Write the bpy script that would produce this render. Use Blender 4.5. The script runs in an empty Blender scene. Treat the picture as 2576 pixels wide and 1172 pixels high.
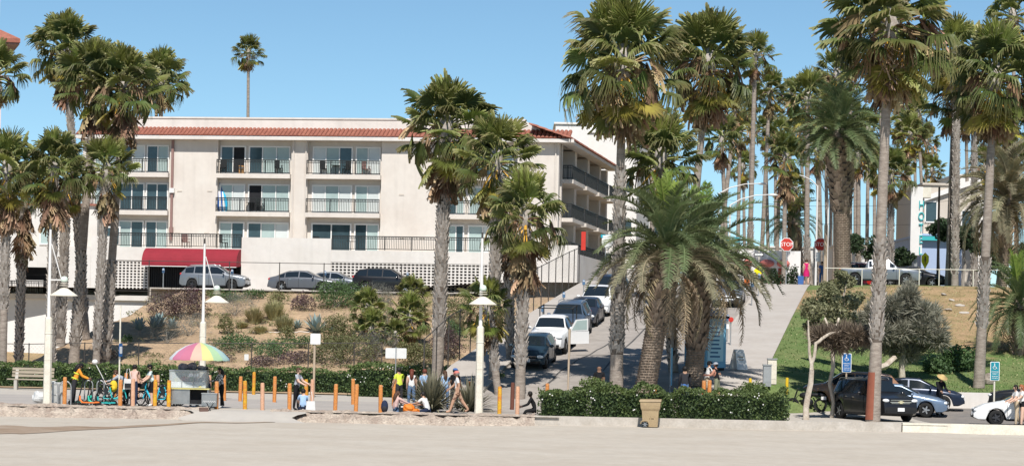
import bpy, bmesh, math, random
from mathutils import Vector, Matrix, Euler, noise
PI = math.pi
rad = math.radians
sin, cos = math.sin, math.cos
scene = bpy.context.scene
COL = scene.collection

# ------------------------------------------------------------------ camera
CAM_H = 3.2
ROLL = rad(1.2)
FD = 6321.0                       # focal length in reference units (2576 wide)
cam_data = bpy.data.cameras.new("camera")
cam_data.sensor_width = 36.0
cam_data.lens = 36.0 * FD / 2576.0
cam_data.shift_y = 265.0 / 2576.0
cam_data.clip_start = 0.5
cam_data.clip_end = 5000.0
cam = bpy.data.objects.new("camera", cam_data)
COL.objects.link(cam)
cam.location = (0, 0, CAM_H)
cam.rotation_euler = (rad(90), -ROLL, 0)
scene.camera = cam

# ------------------------------------------------------------------ light
SUN_AZ = rad(-2)      # left of straight behind the camera
SUN_EL = rad(52)
sun_dir = Vector((-sin(SUN_AZ) * cos(SUN_EL), -cos(SUN_AZ) * cos(SUN_EL), sin(SUN_EL)))
sl = bpy.data.lights.new("sun", 'SUN')
sl.energy = 4.2
sl.angle = rad(0.53)
sl.color = (1.0, 0.955, 0.90)
sun = bpy.data.objects.new("sun", sl)
COL.objects.link(sun)
sun.rotation_euler = (-sun_dir).to_track_quat('-Z', 'Y').to_euler()
sun.location = (0, 0, 60)
world = bpy.data.worlds.new("World")
scene.world = world
world.use_nodes = True
wn = world.node_tree
for n in list(wn.nodes):
    wn.nodes.remove(n)
sky = wn.nodes.new('ShaderNodeTexSky')
sky.sky_type = 'NISHITA'
sky.sun_disc = False
sky.sun_elevation = SUN_EL
sky.sun_rotation = math.atan2(sun_dir.x, sun_dir.y)
sky.air_density = 0.6
sky.dust_density = 0.0
sky.ozone_density = 3.6
sky.altitude = 0
bg = wn.nodes.new('ShaderNodeBackground')
bg.inputs['Strength'].default_value = 0.084
wo = wn.nodes.new('ShaderNodeOutputWorld')
tint = wn.nodes.new('ShaderNodeVectorMath'); tint.operation = 'MULTIPLY'
tint.inputs[1].default_value = (0.97, 1.09, 0.99)
wn.links.new(sky.outputs[0], tint.inputs[0])
wn.links.new(tint.outputs[0], bg.inputs[0])
wn.links.new(bg.outputs[0], wo.inputs[0])
vs = scene.view_settings
vs.view_transform = 'Standard'
vs.look = 'None'
vs.exposure = 0.48
vs.gamma = 1.0
vs.use_curve_mapping = False
scene.cycles.max_bounces = 6
scene.cycles.transparent_max_bounces = 8
scene.cycles.use_denoising = True

# ------------------------------------------------------------------ helpers
RS, RC = sin(ROLL), cos(ROLL)
def ray(dx, dy):
    a = dx - 1288.0; b = 851.0 - dy
    return ((a * RC - b * RS) / FD, (a * RS + b * RC) / FD)
def P(dx, dy, D):
    u, w = ray(dx, dy)
    return Vector((u * D, D, CAM_H + w * D))
def tag(o, label=None, cat=None, group=None, kind=None):
    if label: o['label'] = label
    if cat: o['category'] = cat
    if group: o['group'] = group
    if kind: o['kind'] = kind
    return o
def empty(name, loc=(0, 0, 0), rot=(0, 0, 0), label=None, cat=None, group=None):
    o = bpy.data.objects.new(name, None)
    COL.objects.link(o)
    o.empty_display_size = 0.1
    o.location = loc; o.rotation_euler = rot
    return tag(o, label, cat, group)
def inst(name, mesh, parent=None, loc=(0, 0, 0), rot=None, scale=None, mat4=None):
    o = bpy.data.objects.new(name, mesh)
    COL.objects.link(o)
    o.parent = parent
    if mat4 is not None:
        o.matrix_local = mat4
    else:
        o.location = loc
        if rot: o.rotation_euler = rot
        if scale: o.scale = scale if hasattr(scale, '__len__') else (scale,) * 3
    return o
class MB:
    def __init__(s):
        s.v = []; s.f = []; s.m = []; s.attr = None
    def add(s, vs, fs, m=0):
        o = len(s.v)
        s.v.extend(vs)
        for f in fs:
            s.f.append(tuple(i + o for i in f)); s.m.append(m)
        return s
    def box(s, c, d, m=0, rz=0.0, M=None):
        hx, hy, hz = d[0] / 2, d[1] / 2, d[2] / 2
        vs = []
        for x, y, z in ((-1,-1,-1),(1,-1,-1),(1,1,-1),(-1,1,-1),(-1,-1,1),(1,-1,1),(1,1,1),(-1,1,1)):
            p = Vector((x * hx, y * hy, z * hz))
            if M is not None: p = M @ p
            elif rz: p = Vector((p.x * cos(rz) - p.y * sin(rz), p.x * sin(rz) + p.y * cos(rz), p.z))
            vs.append((c[0] + p.x, c[1] + p.y, c[2] + p.z))
        return s.add(vs, [(0,3,2,1),(4,5,6,7),(0,1,5,4),(1,2,6,5),(2,3,7,6),(3,0,4,7)], m)
    def bar(s, a, b, w, h=None, m=0):
        """box beam between two points"""
        a = Vector(a); b = Vector(b); d = b - a
        h = h or w
        z = Vector((0, 0, 1))
        t = d.normalized()
        if abs(t.z) > 0.95: z = Vector((0, 1, 0))
        x = t.cross(z).normalized(); y = x.cross(t)
        vs = []
        for p in (a, b):
            for i, j in ((-1,-1),(1,-1),(1,1),(-1,1)):
                q = p + x * (i * w / 2) + y * (j * h / 2)
                vs.append(tuple(q))
        return s.add(vs, [(3,2,1,0),(4,5,6,7),(0,1,5,4),(1,2,6,5),(2,3,7,6),(3,0,4,7)], m)
    def tube(s, pts, rs, n=8, m=0, cap=True):
        pts = [Vector(p) for p in pts]
        if not hasattr(rs, '__len__'): rs = [rs] * len(pts)
        o = len(s.v)
        up = None
        for i, p in enumerate(pts):
            t = (pts[min(i + 1, len(pts) - 1)] - pts[max(i - 1, 0)]).normalized()
            if up is None:
                up = Vector((0, 0, 1)) if abs(t.z) < 0.9 else Vector((1, 0, 0))
            x = t.cross(up).normalized(); y = x.cross(t).normalized(); up = y
            for k in range(n):
                an = 2 * PI * k / n
                q = p + x * (cos(an) * rs[i]) + y * (sin(an) * rs[i])
                s.v.append(tuple(q))
        for i in range(len(pts) - 1):
            for k in range(n):
                a = o + i * n + k; b = o + i * n + (k + 1) % n
                s.f.append((a, b, b + n, a + n)); s.m.append(m)
        if cap:
            s.f.append(tuple(o + k for k in range(n))[::-1]); s.m.append(m)
            e = o + (len(pts) - 1) * n
            s.f.append(tuple(e + k for k in range(n))); s.m.append(m)
        return s
    def cyl(s, a, b, r, r2=None, n=10, m=0):
        return s.tube([a, b], [r, r if r2 is None else r2], n, m)
    def lathe(s, prof, n=16, c=(0, 0, 0), m=0):
        o = len(s.v)
        for r, z in prof:
            for k in range(n):
                an = 2 * PI * k / n
                s.v.append((c[0] + r * cos(an), c[1] + r * sin(an), c[2] + z))
        for i in range(len(prof) - 1):
            for k in range(n):
                a = o + i * n + k; b = o + i * n + (k + 1) % n
                s.f.append((a, b, b + n, a + n)); s.m.append(m)
        return s
    def ell(s, c, r, nu=10, nv=7, m=0, M=None):
        vs = []; fs = []
        for j in range(nv + 1):
            th = PI * j / nv
            for i in range(nu):
                ph = 2 * PI * i / nu
                p = Vector((r[0] * sin(th) * cos(ph), r[1] * sin(th) * sin(ph), r[2] * cos(th)))
                if M is not None: p = M @ p
                vs.append((c[0] + p.x, c[1] + p.y, c[2] + p.z))
        for j in range(nv):
            for i in range(nu):
                a = j * nu + i; b = j * nu + (i + 1) % nu
                fs.append((a, a + nu, b + nu, b))
        return s.add(vs, fs, m)
    def prism(s, poly, ax, lo, hi, m=0):
        """poly of 2-D points extruded along axis ax (0,1,2)"""
        n = len(poly); vs = []
        for t in (lo, hi):
            for p in poly:
                q = [p[0], p[1]]; q.insert(ax, t); vs.append(tuple(q))
        fs = [tuple(range(n))[::-1], tuple(range(n, 2 * n))]
        for i in range(n):
            j = (i + 1) % n
            fs.append((i, j, j + n, i + n))
        return s.add(vs, fs, m)
    def mesh(s, name, mats, smooth=None):
        me = bpy.data.meshes.new(name)
        me.from_pydata(s.v, [], s.f)
        if not isinstance(mats, (list, tuple)): mats = [mats]
        for mt in mats: me.materials.append(mt)
        if len(mats) > 1:
            me.polygons.foreach_set('material_index', s.m)
        if smooth is not None:
            me.polygons.foreach_set('use_smooth', [True] * len(me.polygons))
            if smooth < 179:
                me.set_sharp_from_angle(angle=rad(smooth))
        if s.attr:
            at = me.attributes.new('tip', 'FLOAT', 'POINT')
            at.data.foreach_set('value', s.attr)
        me.update()
        return me
    def build(s, name, mats, parent=None, smooth=None, loc=(0, 0, 0), rot=None):
        return inst(name, s.mesh(name, mats, smooth), parent, loc, rot)

def fix_normals(me):
    bm = bmesh.new(); bm.from_mesh(me)
    bmesh.ops.recalc_face_normals(bm, faces=bm.faces[:])
    bm.to_mesh(me); bm.free()

# ------------------------------------------------------------------ materials
MATS = {}
def mat(name, col, rough=0.8, var=0.0, vscale=3.0, bump=0.0, bscale=20.0, metal=0.0, spec=0.3,
        col2=None, objvar=0.0, trans=0.0, tipcol=None, coat=0.0, detail=6.0, ramp=(0.35, 0.65), stretch=None,
        tipname='tip', bdist=0.02, streak=0.0):
    if name in MATS: return MATS[name]
    m = bpy.data.materials.new(name); m.use_nodes = True
    nt = m.node_tree; N = nt.nodes; L = nt.links
    b = N['Principled BSDF']
    b.inputs['Roughness'].default_value = rough
    b.inputs['Metallic'].default_value = metal
    b.inputs['Specular IOR Level'].default_value = spec
    if coat:
        b.inputs['Coat Weight'].default_value = coat
        b.inputs['Coat Roughness'].default_value = 0.08
    tc = None
    def coords():
        nonlocal tc
        if tc is None:
            t = N.new('ShaderNodeTexCoord'); tc = t.outputs['Object']
            if stretch:
                mp = N.new('ShaderNodeMapping'); mp.inputs['Scale'].default_value = stretch
                L.new(tc, mp.inputs['Vector']); tc = mp.outputs[0]
        return tc
    cur = None
    c1 = tuple(col) + (1,)
    if var > 0 or col2:
        nz = N.new('ShaderNodeTexNoise'); nz.inputs['Scale'].default_value = vscale
        nz.inputs['Detail'].default_value = detail; nz.inputs['Roughness'].default_value = 0.65
        L.new(coords(), nz.inputs['Vector'])
        rp = N.new('ShaderNodeValToRGB')
        rp.color_ramp.elements[0].position = ramp[0]; rp.color_ramp.elements[1].position = ramp[1]
        ca = c1; cb = (tuple(col2) + (1,)) if col2 else tuple(min(1, x * (1 - var)) for x in col) + (1,)
        rp.color_ramp.elements[0].color = ca; rp.color_ramp.elements[1].color = cb
        L.new(nz.outputs['Fac'], rp.inputs['Fac']); cur = rp.outputs['Color']
        if col2 and var > 0:
            n2 = N.new('ShaderNodeTexNoise'); n2.inputs['Scale'].default_value = vscale * 7.3
            n2.inputs['Detail'].default_value = 4
            L.new(coords(), n2.inputs['Vector'])
            mr = N.new('ShaderNodeMapRange'); mr.inputs['To Min'].default_value = 1 - var; mr.inputs['To Max'].default_value = 1 + var
            mr.inputs['From Min'].default_value = 0.25; mr.inputs['From Max'].default_value = 0.75
            L.new(n2.outputs['Fac'], mr.inputs['Value'])
            mx = N.new('ShaderNodeVectorMath'); mx.operation = 'SCALE'
            L.new(cur, mx.inputs[0]); L.new(mr.outputs[0], mx.inputs['Scale']); cur = mx.outputs[0]
    if tipcol:
        at = N.new('ShaderNodeAttribute'); at.attribute_name = tipname
        mx = N.new('ShaderNodeMix'); mx.data_type = 'RGBA'
        L.new(at.outputs['Fac'], mx.inputs[0])
        if cur: L.new(cur, mx.inputs[6])
        else: mx.inputs[6].default_value = c1
        mx.inputs[7].default_value = tuple(tipcol) + (1,)
        cur = mx.outputs[2]
    if objvar > 0:
        oi = N.new('ShaderNodeObjectInfo')
        mr = N.new('ShaderNodeMapRange'); mr.inputs['To Min'].default_value = 1 - objvar; mr.inputs['To Max'].default_value = 1 + objvar
        L.new(oi.outputs['Random'], mr.inputs['Value'])
        hs = N.new('ShaderNodeHueSaturation')
        if cur: L.new(cur, hs.inputs['Color'])
        else: hs.inputs['Color'].default_value = c1
        L.new(mr.outputs[0], hs.inputs['Value'])
        mr2 = N.new('ShaderNodeMapRange'); mr2.inputs['To Min'].default_value = 0.5 - objvar * 0.06; mr2.inputs['To Max'].default_value = 0.5 + objvar * 0.06
        ml = N.new('ShaderNodeMath'); ml.operation = 'MULTIPLY'; ml.inputs[1].default_value = 7.31
        fr = N.new('ShaderNodeMath'); fr.operation = 'FRACT'
        L.new(oi.outputs['Random'], ml.inputs[0]); L.new(ml.outputs[0], fr.inputs[0]); L.new(fr.outputs[0], mr2.inputs['Value'])
        L.new(mr2.outputs[0], hs.inputs['Hue'])
        cur = hs.outputs[0]
    if streak > 0:
        mp = N.new('ShaderNodeMapping'); mp.inputs['Scale'].default_value = (1.6, 1.6, .12)
        tx = N.new('ShaderNodeTexCoord'); L.new(tx.outputs['Object'], mp.inputs['Vector'])
        nz = N.new('ShaderNodeTexNoise'); nz.inputs['Scale'].default_value = 1.3; nz.inputs['Detail'].default_value = 7; L.new(mp.outputs[0], nz.inputs['Vector'])
        mr = N.new('ShaderNodeMapRange'); mr.inputs['From Min'].default_value = .52; mr.inputs['From Max'].default_value = .78
        mr.inputs['To Min'].default_value = 1; mr.inputs['To Max'].default_value = 1 - streak
        L.new(nz.outputs['Fac'], mr.inputs['Value'])
        mx = N.new('ShaderNodeVectorMath'); mx.operation = 'SCALE'; L.new(cur, mx.inputs[0]); L.new(mr.outputs[0], mx.inputs['Scale']); cur = mx.outputs[0]
    if cur: L.new(cur, b.inputs['Base Color'])
    else: b.inputs['Base Color'].default_value = c1
    if bump > 0:
        nz = N.new('ShaderNodeTexNoise'); nz.inputs['Scale'].default_value = bscale; nz.inputs['Detail'].default_value = 5
        L.new(coords(), nz.inputs['Vector'])
        bp = N.new('ShaderNodeBump'); bp.inputs['Strength'].default_value = bump; bp.inputs['Distance'].default_value = bdist
        L.new(nz.outputs['Fac'], bp.inputs['Height']); L.new(bp.outputs[0], b.inputs['Normal'])
    if trans > 0:
        tr = N.new('ShaderNodeBsdfTranslucent')
        if cur: L.new(cur, tr.inputs['Color'])
        else: tr.inputs['Color'].default_value = c1
        ms = N.new('ShaderNodeMixShader'); ms.inputs[0].default_value = trans
        L.new(b.outputs[0], ms.inputs[1]); L.new(tr.outputs[0], ms.inputs[2])
        L.new(ms.outputs[0], N['Material Output'].inputs['Surface'])
    MATS[name] = m
    return m

M_sand = mat('sand', (0.475, 0.43, 0.365), 0.95, 0.08, 0.3, 0.6, 2.2, col2=(0.43, 0.38, 0.315), bdist=0.16)
M_wetsand = mat('damp_sand', (0.25, 0.175, 0.115), 0.9, 0.12, 0.6, 0.4, 5.0, col2=(0.34, 0.265, 0.20))
M_prom = mat('promenade_concrete', (0.42, 0.39, 0.35), 0.9, 0.06, 0.25, 0.2, 8.0, col2=(0.46, 0.42, 0.36))
M_path = mat('path_asphalt', (0.34, 0.315, 0.29), 0.9, 0.07, 0.4, 0.2, 20.0, col2=(0.40, 0.365, 0.33))
M_road = mat('road_asphalt', (0.37, 0.335, 0.30), 0.92, 0.14, 0.28, 0.3, 25.0, col2=(0.29, 0.26, 0.23))
M_lot = mat('lot_asphalt', (0.17, 0.16, 0.15), 0.9, 0.10, 0.5, 0.3, 25.0, col2=(0.26, 0.23, 0.20))
M_walk = mat('sidewalk_concrete', (0.45, 0.415, 0.375), 0.9, 0.05, 0.5, 0.15, 12.0, col2=(0.40, 0.36, 0.32))
M_kerb = mat('kerb_concrete', (0.50, 0.46, 0.41), 0.9, 0.10, 1.5, 0.3, 15.0, col2=(0.40, 0.36, 0.31))
M_soil = mat('bank_soil', (0.44, 0.315, 0.20), 0.97, 0.2, 0.5, 0.8, 3.5, col2=(0.33, 0.235, 0.15), bdist=0.15)
M_dirt = mat('dry_dirt', (0.36, 0.25, 0.14), 0.97, 0.2, 0.6, 0.8, 4.0, col2=(0.26, 0.20, 0.10), bdist=0.12)
M_stucco = mat('cream_stucco', (0.665, 0.615, 0.555), 0.9, 0.03, 0.4, 0.15, 30.0, col2=(0.60, 0.54, 0.48), streak=.09)
M_stucco_w = mat('white_stucco', (0.685, 0.65, 0.605), 0.9, 0.03, 0.4, 0.15, 30.0, col2=(0.62, 0.58, 0.53), streak=.09)
M_white = mat('white_paint', (0.74, 0.72, 0.69), 0.6, 0.05, 2.0)
M_offwhite = mat('aged_white_paint', (0.72, 0.68, 0.58), 0.7, 0.12, 2.5, col2=(0.62, 0.57, 0.47))
M_trim = mat('white_frame', (0.78, 0.77, 0.74), 0.5)
M_tile = mat('terracotta_tile', (0.36, 0.145, 0.10), 0.85, 0.25, 2.2, 0.2, 15, col2=(0.27, 0.10, 0.07))
M_maroon = mat('maroon_pipe', (0.28, 0.17, 0.15), 0.6, 0.1, 3)
M_awning = mat('red_awning_canvas', (0.27, 0.022, 0.035), 0.8, 0.15, 1.2)
M_iron = mat('black_iron', (0.02, 0.022, 0.022), 0.5)
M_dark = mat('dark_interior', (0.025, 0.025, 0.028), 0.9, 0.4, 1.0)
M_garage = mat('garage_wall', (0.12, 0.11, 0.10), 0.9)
M_glass = mat('window_glass', (0.05, 0.085, 0.10), 0.06, spec=0.6, var=0.4, vscale=0.7)
M_curtain = mat('curtain_behind_glass', (0.40, 0.50, 0.48), 0.25, 0.15, 0.8, spec=0.6)
M_blind = mat('pale_blind', (0.62, 0.66, 0.64), 0.3, 0.08, 2, spec=0.5)
M_soffit = mat('soffit', (0.55, 0.49, 0.42), 0.9)
M_steel = mat('galvanised_steel', (0.45, 0.46, 0.46), 0.45, 0.15, 4, metal=0.6)
M_darksteel = mat('dark_fence_steel', (0.06, 0.055, 0.05), 0.6)
M_wire = mat('fence_wire', (0.16, 0.15, 0.14), 0.6, metal=0.3)
M_barkdark = mat('palm_bark_dark', (0.13, 0.105, 0.085), 0.95, 0.3, 6.0)  # darker trunk colour between the leaf bases, for contrast
M_bark = mat('palm_bark', (0.36, 0.31, 0.26), 0.95, 0.18, 3.0, 0.8, 9.0, col2=(0.22, 0.18, 0.15), stretch=(1, 1, 3.5), bdist=0.03)
M_boot = mat('palm_boot', (0.46, 0.42, 0.38), 0.9, 0.25, 6.0, 0.5, 12, col2=(0.30, 0.26, 0.22))
M_datebark = mat('date_palm_bark', (0.33, 0.26, 0.20), 0.95, 0.2, 4.0, 0.5, 12, col2=(0.20, 0.15, 0.11))
M_frond = mat('fan_frond_green', (0.155, 0.20, 0.058), 0.5, 0.3, 2.5, spec=0.45, objvar=0.4, trans=0.34, tipcol=(0.27, 0.24, 0.10))
M_frond_l = mat('fan_frond_bright', (0.30, 0.345, 0.09), 0.45, 0.25, 2.5, spec=0.45, objvar=0.28, trans=0.36, tipcol=(0.36, 0.35, 0.15))
M_frond_y = mat('fan_frond_yellow', (0.50, 0.46, 0.10), 0.5, 0.2, 3.0, spec=0.4, objvar=0.25, trans=0.32, tipcol=(0.38, 0.31, 0.12))
M_frond_d = mat('fan_frond_dead', (0.36, 0.235, 0.135), 0.9, 0.35, 3.0, objvar=0.45, trans=0.15, tipcol=(0.42, 0.31, 0.19))
M_pet_y = mat('yellow_petiole', (0.70, 0.40, 0.06), 0.6, 0.2, 4)
M_pet_g = mat('green_petiole', (0.26, 0.28, 0.09), 0.6, 0.2, 4)
M_date = mat('date_frond', (0.125, 0.175, 0.07), 0.5, 0.25, 2, spec=0.4, objvar=0.3, trans=0.22, tipcol=(0.22, 0.24, 0.12))
M_date_y = mat('date_frond_young', (0.24, 0.34, 0.06), 0.5, 0.2, 2, spec=0.4, objvar=0.2, trans=0.3, tipcol=(0.30, 0.36, 0.10))
M_date_g = mat('date_frond_grey', (0.24, 0.235, 0.14), 0.7, 0.25, 2, objvar=0.3, trans=0.15, tipcol=(0.38, 0.31, 0.20))
M_date_d = mat('date_frond_dry', (0.36, 0.27, 0.17), 0.9, 0.25, 2, objvar=0.3, trans=0.1, tipcol=(0.44, 0.34, 0.22))
def leafmat(name, col, col2, trans=0.2, rough=0.6):
    return mat(name, col, rough, 0.25, 1.6, col2=col2, trans=trans, spec=0.35, objvar=0.12)
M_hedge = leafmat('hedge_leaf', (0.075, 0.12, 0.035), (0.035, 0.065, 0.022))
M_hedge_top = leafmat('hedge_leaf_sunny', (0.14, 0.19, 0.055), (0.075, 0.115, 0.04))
M_flower = mat('white_flower', (0.8, 0.78, 0.74), 0.8)
M_sage = leafmat('grey_sage_leaf', (0.22, 0.22, 0.19), (0.14, 0.15, 0.13))
M_purple = leafmat('purple_shrub_leaf', (0.15, 0.085, 0.10), (0.10, 0.085, 0.06))
M_olive = leafmat('olive_shrub_leaf', (0.20, 0.20, 0.085), (0.13, 0.14, 0.06))
M_straw = leafmat('straw_grass', (0.50, 0.44, 0.24), (0.40, 0.38, 0.18), .35)
M_tuft = leafmat('tuft_grass', (0.44, 0.41, 0.22), (0.36, 0.36, 0.18), .4)
M_bright = leafmat('green_shrub_leaf', (0.10, 0.17, 0.06), (0.055, 0.105, 0.04))
M_greytree = leafmat('grey_tree_needle', (0.31, 0.30, 0.23), (0.20, 0.20, 0.15))
M_olivetree = leafmat('olive_tree_leaf', (0.27, 0.27, 0.15), (0.17, 0.18, 0.09))
M_thatch = leafmat('dry_thatch', (0.25, 0.19, 0.14), (0.14, 0.105, 0.08))
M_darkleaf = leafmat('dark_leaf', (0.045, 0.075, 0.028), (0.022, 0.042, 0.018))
M_agave = mat('agave_leaf', (0.19, 0.29, 0.30), 0.55, 0.2, 3, spec=0.4, tipcol=(0.30, 0.38, 0.36))
M_flax = mat('flax_leaf', (0.11, 0.115, 0.075), 0.45, 0.35, 3, spec=0.5, tipcol=(0.26, 0.24, 0.16), trans=0.1)
M_palebark = mat('pale_bark', (0.54, 0.48, 0.40), 0.9, 0.2, 3, 0.6, 10, col2=(0.38, 0.31, 0.24))
M_twig = mat('grey_twig', (0.36, 0.32, 0.27), 0.9, 0.2, 3)
# ------------------------------------------------------------------ terrain heights
A9 = rad(9.0)
TN = Vector((sin(A9), cos(A9)))           # up the side street, away from the beach
TE = Vector((cos(A9), -sin(A9)))          # across it, to the right
SO = Vector((-0.3, 119.0))                # a point on the street's left kerb
def pq(x, y):
    d = Vector((x - SO.x, y - SO.y))
    return d.dot(TN), d.dot(TE)
def xy(p, q):
    v = SO + TN * p + TE * q
    return v.x, v.y
def smooth(a, b, t):
    if a == b: return 1.0 if t >= a else 0.0
    t = max(0.0, min(1.0, (t - a) / (b - a)))
    return t * t * (3 - 2 * t)
def lerp(a, b, t): return a + (b - a) * t
def interp(pts, x):
    if x <= pts[0][0]: return pts[0][1]
    for (x0, y0), (x1, y1) in zip(pts, pts[1:]):
        if x <= x1: return y0 + (y1 - y0) * (x - x0) / (x1 - x0)
    return pts[-1][1]
def z_street(x, y):
    p, q = pq(x, y)
    return interp([(-15.5, 0.0), (-12, 0.04), (-9.5, 0.14), (-6.5, 0.55), (0, 1.72), (24, 4.45), (40, 6.15), (46, 6.75), (50, 7.02), (56, 7.12), (60, 7.14)], p)
def z_bank(x, y):
    base = interp([(134, 0.05), (138, 0.25), (141, 0.7), (150, 2.7), (160, 4.9), (165.5, 5.85), (167, 5.95), (400, 6.0)], y + 0.15 * (x + 10))
    side = 4.3 + (x + 24.2) * 0.78
    n = noise.noise(Vector((x * 0.25, y * 0.25, 3.1))) * 0.25 + noise.noise(Vector((x * 0.9, y * 0.9, 7.7))) * 0.09
    w = smooth(138, 143, y) * (1 - smooth(160, 165, y + 0.15 * (x + 10)))
    return max(0.05, min(base, side)) + n * w
def z_lawn(x, y):
    p, q = pq(x, y)
    v = interp([(110, 0.0), (117.6, 1.08), (122, 1.35), (128, 2.0), (134, 2.75), (142, 4.1), (150, 5.55), (157, 6.75), (161, 7.15), (165, 7.25), (400, 7.25)], y)
    n = (noise.noise(Vector((x * 0.3, y * 0.3, 1.3))) * 0.22 + noise.noise(Vector((x * 1.1, y * 1.1, 5.5))) * 0.07) * smooth(124, 138, y) * (1 - smooth(156, 163, y))
    s = z_street(x, y)
    return lerp(s + 0.12, v + n, smooth(12.0, 19.0, q))

def zone(name, u0, u1, nu, v0, v1, nv, fn, m, kind='structure'):
    vs = []; fs = []
    for j in range(nv + 1):
        for i in range(nu + 1):
            vs.append(tuple(fn(u0 + (u1 - u0) * i / nu, v0 + (v1 - v0) * j / nv)))
    for j in range(nv):
        for i in range(nu):
            a = j * (nu + 1) + i
            fs.append((a, a + 1, a + nu + 2, a + nu + 1))
    mb = MB().add(vs, fs)
    o = mb.build(name, m, None, 180)
    o['kind'] = kind
    return o

# base sheet reaching the horizon
def z_base(x, y):
    if y < 104: return -0.75
    p, q = pq(x, y)
    if y < 133: return -0.5
    return 5.0 if y > 175 else -0.45
base = zone('ground', -900, 900, 36, -200, 2600, 70, lambda x, y: (x, y, z_base(x, y) if y < 200 else 5.3), M_dirt)

# beach
def z_sand(x, y):
    n = noise.noise(Vector((x * 0.12, y * 0.05, 0.0))) * 0.10 + noise.noise(Vector((x * 0.5, y * 0.2, 4.0))) * 0.035
    edge = -0.40 + 0.08 * smooth(-2, 4, x)
    return lerp(-0.36, edge, smooth(94, 103.4, y)) + n * (1 - 0.6 * smooth(98, 103, y))
sand_obj = zone('beach_sand', -60, 60, 200, 40, 104.2, 110, lambda x, y: (x, y, z_sand(x, y)), M_sand)
zone('far_sand', -300, 300, 30, -100, 40, 12, lambda x, y: (x, y, -0.40), M_sand)
# darker damp streak on the sand at the left
def damp(u, v):
    x = lerp(-21, -9.5, u)
    c = interp([(0, 86.0), (.4, 87.5), (.6, 92), (.8, 98), (1, 102)], u) + 0.3 * sin(u * 19)
    w = interp([(0, 9.0), (.4, 7.0), (.55, 3.0), (.75, 1.4), (1, 1.0)], u) * (1 + 0.25 * sin(u * 31) * (1 - u))
    y = c + (v - 0.5) * w
    return (x, y, z_sand(x, y) + 0.014)
zone('damp_sand', 0, 1, 120, 0, 1, 8, damp, M_wetsand)

# promenade (flat), with the asphalt bike path through it
def flat(z): return lambda x, y: (x, y, z)
zone('promenade', -75, 2.0, 60, 103.3, 139, 30, flat(0.0), M_prom)
zone('promenade_ramp', -13.2, -8.6, 12, 101.2, 103.3, 6, lambda x, y: (x + 0.3 * sin(y * 4 + x), y, lerp(z_sand(x, 101.2) - 0.03, 0.0, smooth(101.2, 103.3, y))), M_prom)
zone('bike_path', -75, 1.5, 60, 106.5, 121.5, 8, lambda x, y: (x, y + 0.15 * sin(x * 0.3), 0.006), M_path)
zone('promenade_apron', 0.5, 18, 20, 103.4, 105.3, 3, flat(-0.004), M_prom)
# parking lot at the right
def z_lot(y): return 0.38 * smooth(109, 117.5, y)
zone('parking_lot', 11.6, 75, 40, 103.7, 118.2, 30, lambda x, y: (x, y, z_lot(y) - 0.002), M_lot)
# side street
def st(p, q, dz=0.0):
    x, y = xy(p, q); return (x, y, z_street(x, y) + dz)
def p0(q): return (104.75 - SO.y + sin(A9) * q) / cos(A9)
def stz(q, v, dz, p1=60.0):
    p = lerp(p0(q), p1, v); x, y, z = st(p, q, dz)
    return (x, y, lerp(min(z, 0.012), z, smooth(0, 0.02, v)))
zone('side_street', 0, 9.2, 14, 0, 1, 170, lambda q, v: stz(q, v, 0.03, 62), M_road)
zone('pavement', -2.6, -0.15, 4, -5.0, 60, 140, lambda q, p: st(p, q, 0.16), M_walk)
zone('pavement_edge', 0, 1, 1, -5.0, 45, 60, lambda u, p: (st(p, -2.6, 0.16) if u else st(p, -2.6, 0.16)[:2] + (-0.2,)), M_kerb)
zone('pavement_edge', -2.6, 0, 4, 0, 1, 1, lambda q, u: (st(-5.0, q, 0.16) if u else st(-5.0, q, 0.16)[:2] + (-0.2,)), M_kerb)
zone('street_edge', 0, 1, 1, -14, -5, 20, lambda u, p: (st(p, 0, 0.03) if u else st(p, 0, 0.03)[:2] + (-0.2,)), M_kerb)
zone('pavement', 9.35, 12.3, 4, 0, 1, 140, lambda q, v: stz(q, v, 0.16), M_walk)
def kerb(name, q0, q1, p0, p1, n):
    mb = MB()
    for i in range(n):
        pa = lerp(p0, p1, i / n); pb = lerp(p0, p1, (i + 1) / n) - 0.02
        vs = []
        for p in (pa, pb):
            for q, dz in ((q0, -0.4), (q1, -0.4), (q1, 0.172), (q0, 0.172)):
                vs.append(st(p, q, dz))
        mb.add(vs, [(0,1,2,3),(7,6,5,4),(0,4,5,1),(1,5,6,2),(2,6,7,3),(3,7,4,0)])
    o = mb.build(name, M_kerb); o['kind'] = 'structure'
kerb('kerb', -0.15, 0.0, -5, 55, 25)
kerb('kerb', 9.2, 9.35, -11.5, 55, 28)
M_tar = mat('tar_seam', (0.10, 0.095, 0.09), 0.8, 0.2, 2)
rnd = random.Random(21)
for k, (qa, qb, pa, pb) in enumerate([(2.4, 3.6, -4, 12), (4.6, 4.7, -8, 40), (2.6, 8.6, 6, 7.5), (2.5, 6.8, 19, 18), (6.6, 7.4, -6, 20), (3.1, 4.2, 20, 38), (5.4, 8.8, 30, 31)]):
    vs = []; n = 40; dq, dp = qb - qa, pb - pa; l = math.hypot(dq, dp); ox, oy = -dp / l, dq / l
    for i in range(n + 1):
        t = i / n; w = 0.05 + 0.03 * noise.noise(Vector((t * 9, k, 0))); j = 0.22 * noise.noise(Vector((t * 5, k, 7)))
        for s_ in (-1, 1): vs.append(st(lerp(pa, pb, t) + oy * (j + s_ * w), lerp(qa, qb, t) + ox * (j + s_ * w), 0.036))
    o = MB().add(vs, [(2 * i, 2 * i + 1, 2 * i + 3, 2 * i + 2) for i in range(n)]).build('tar_seam', M_tar); o['kind'] = 'structure'
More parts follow.
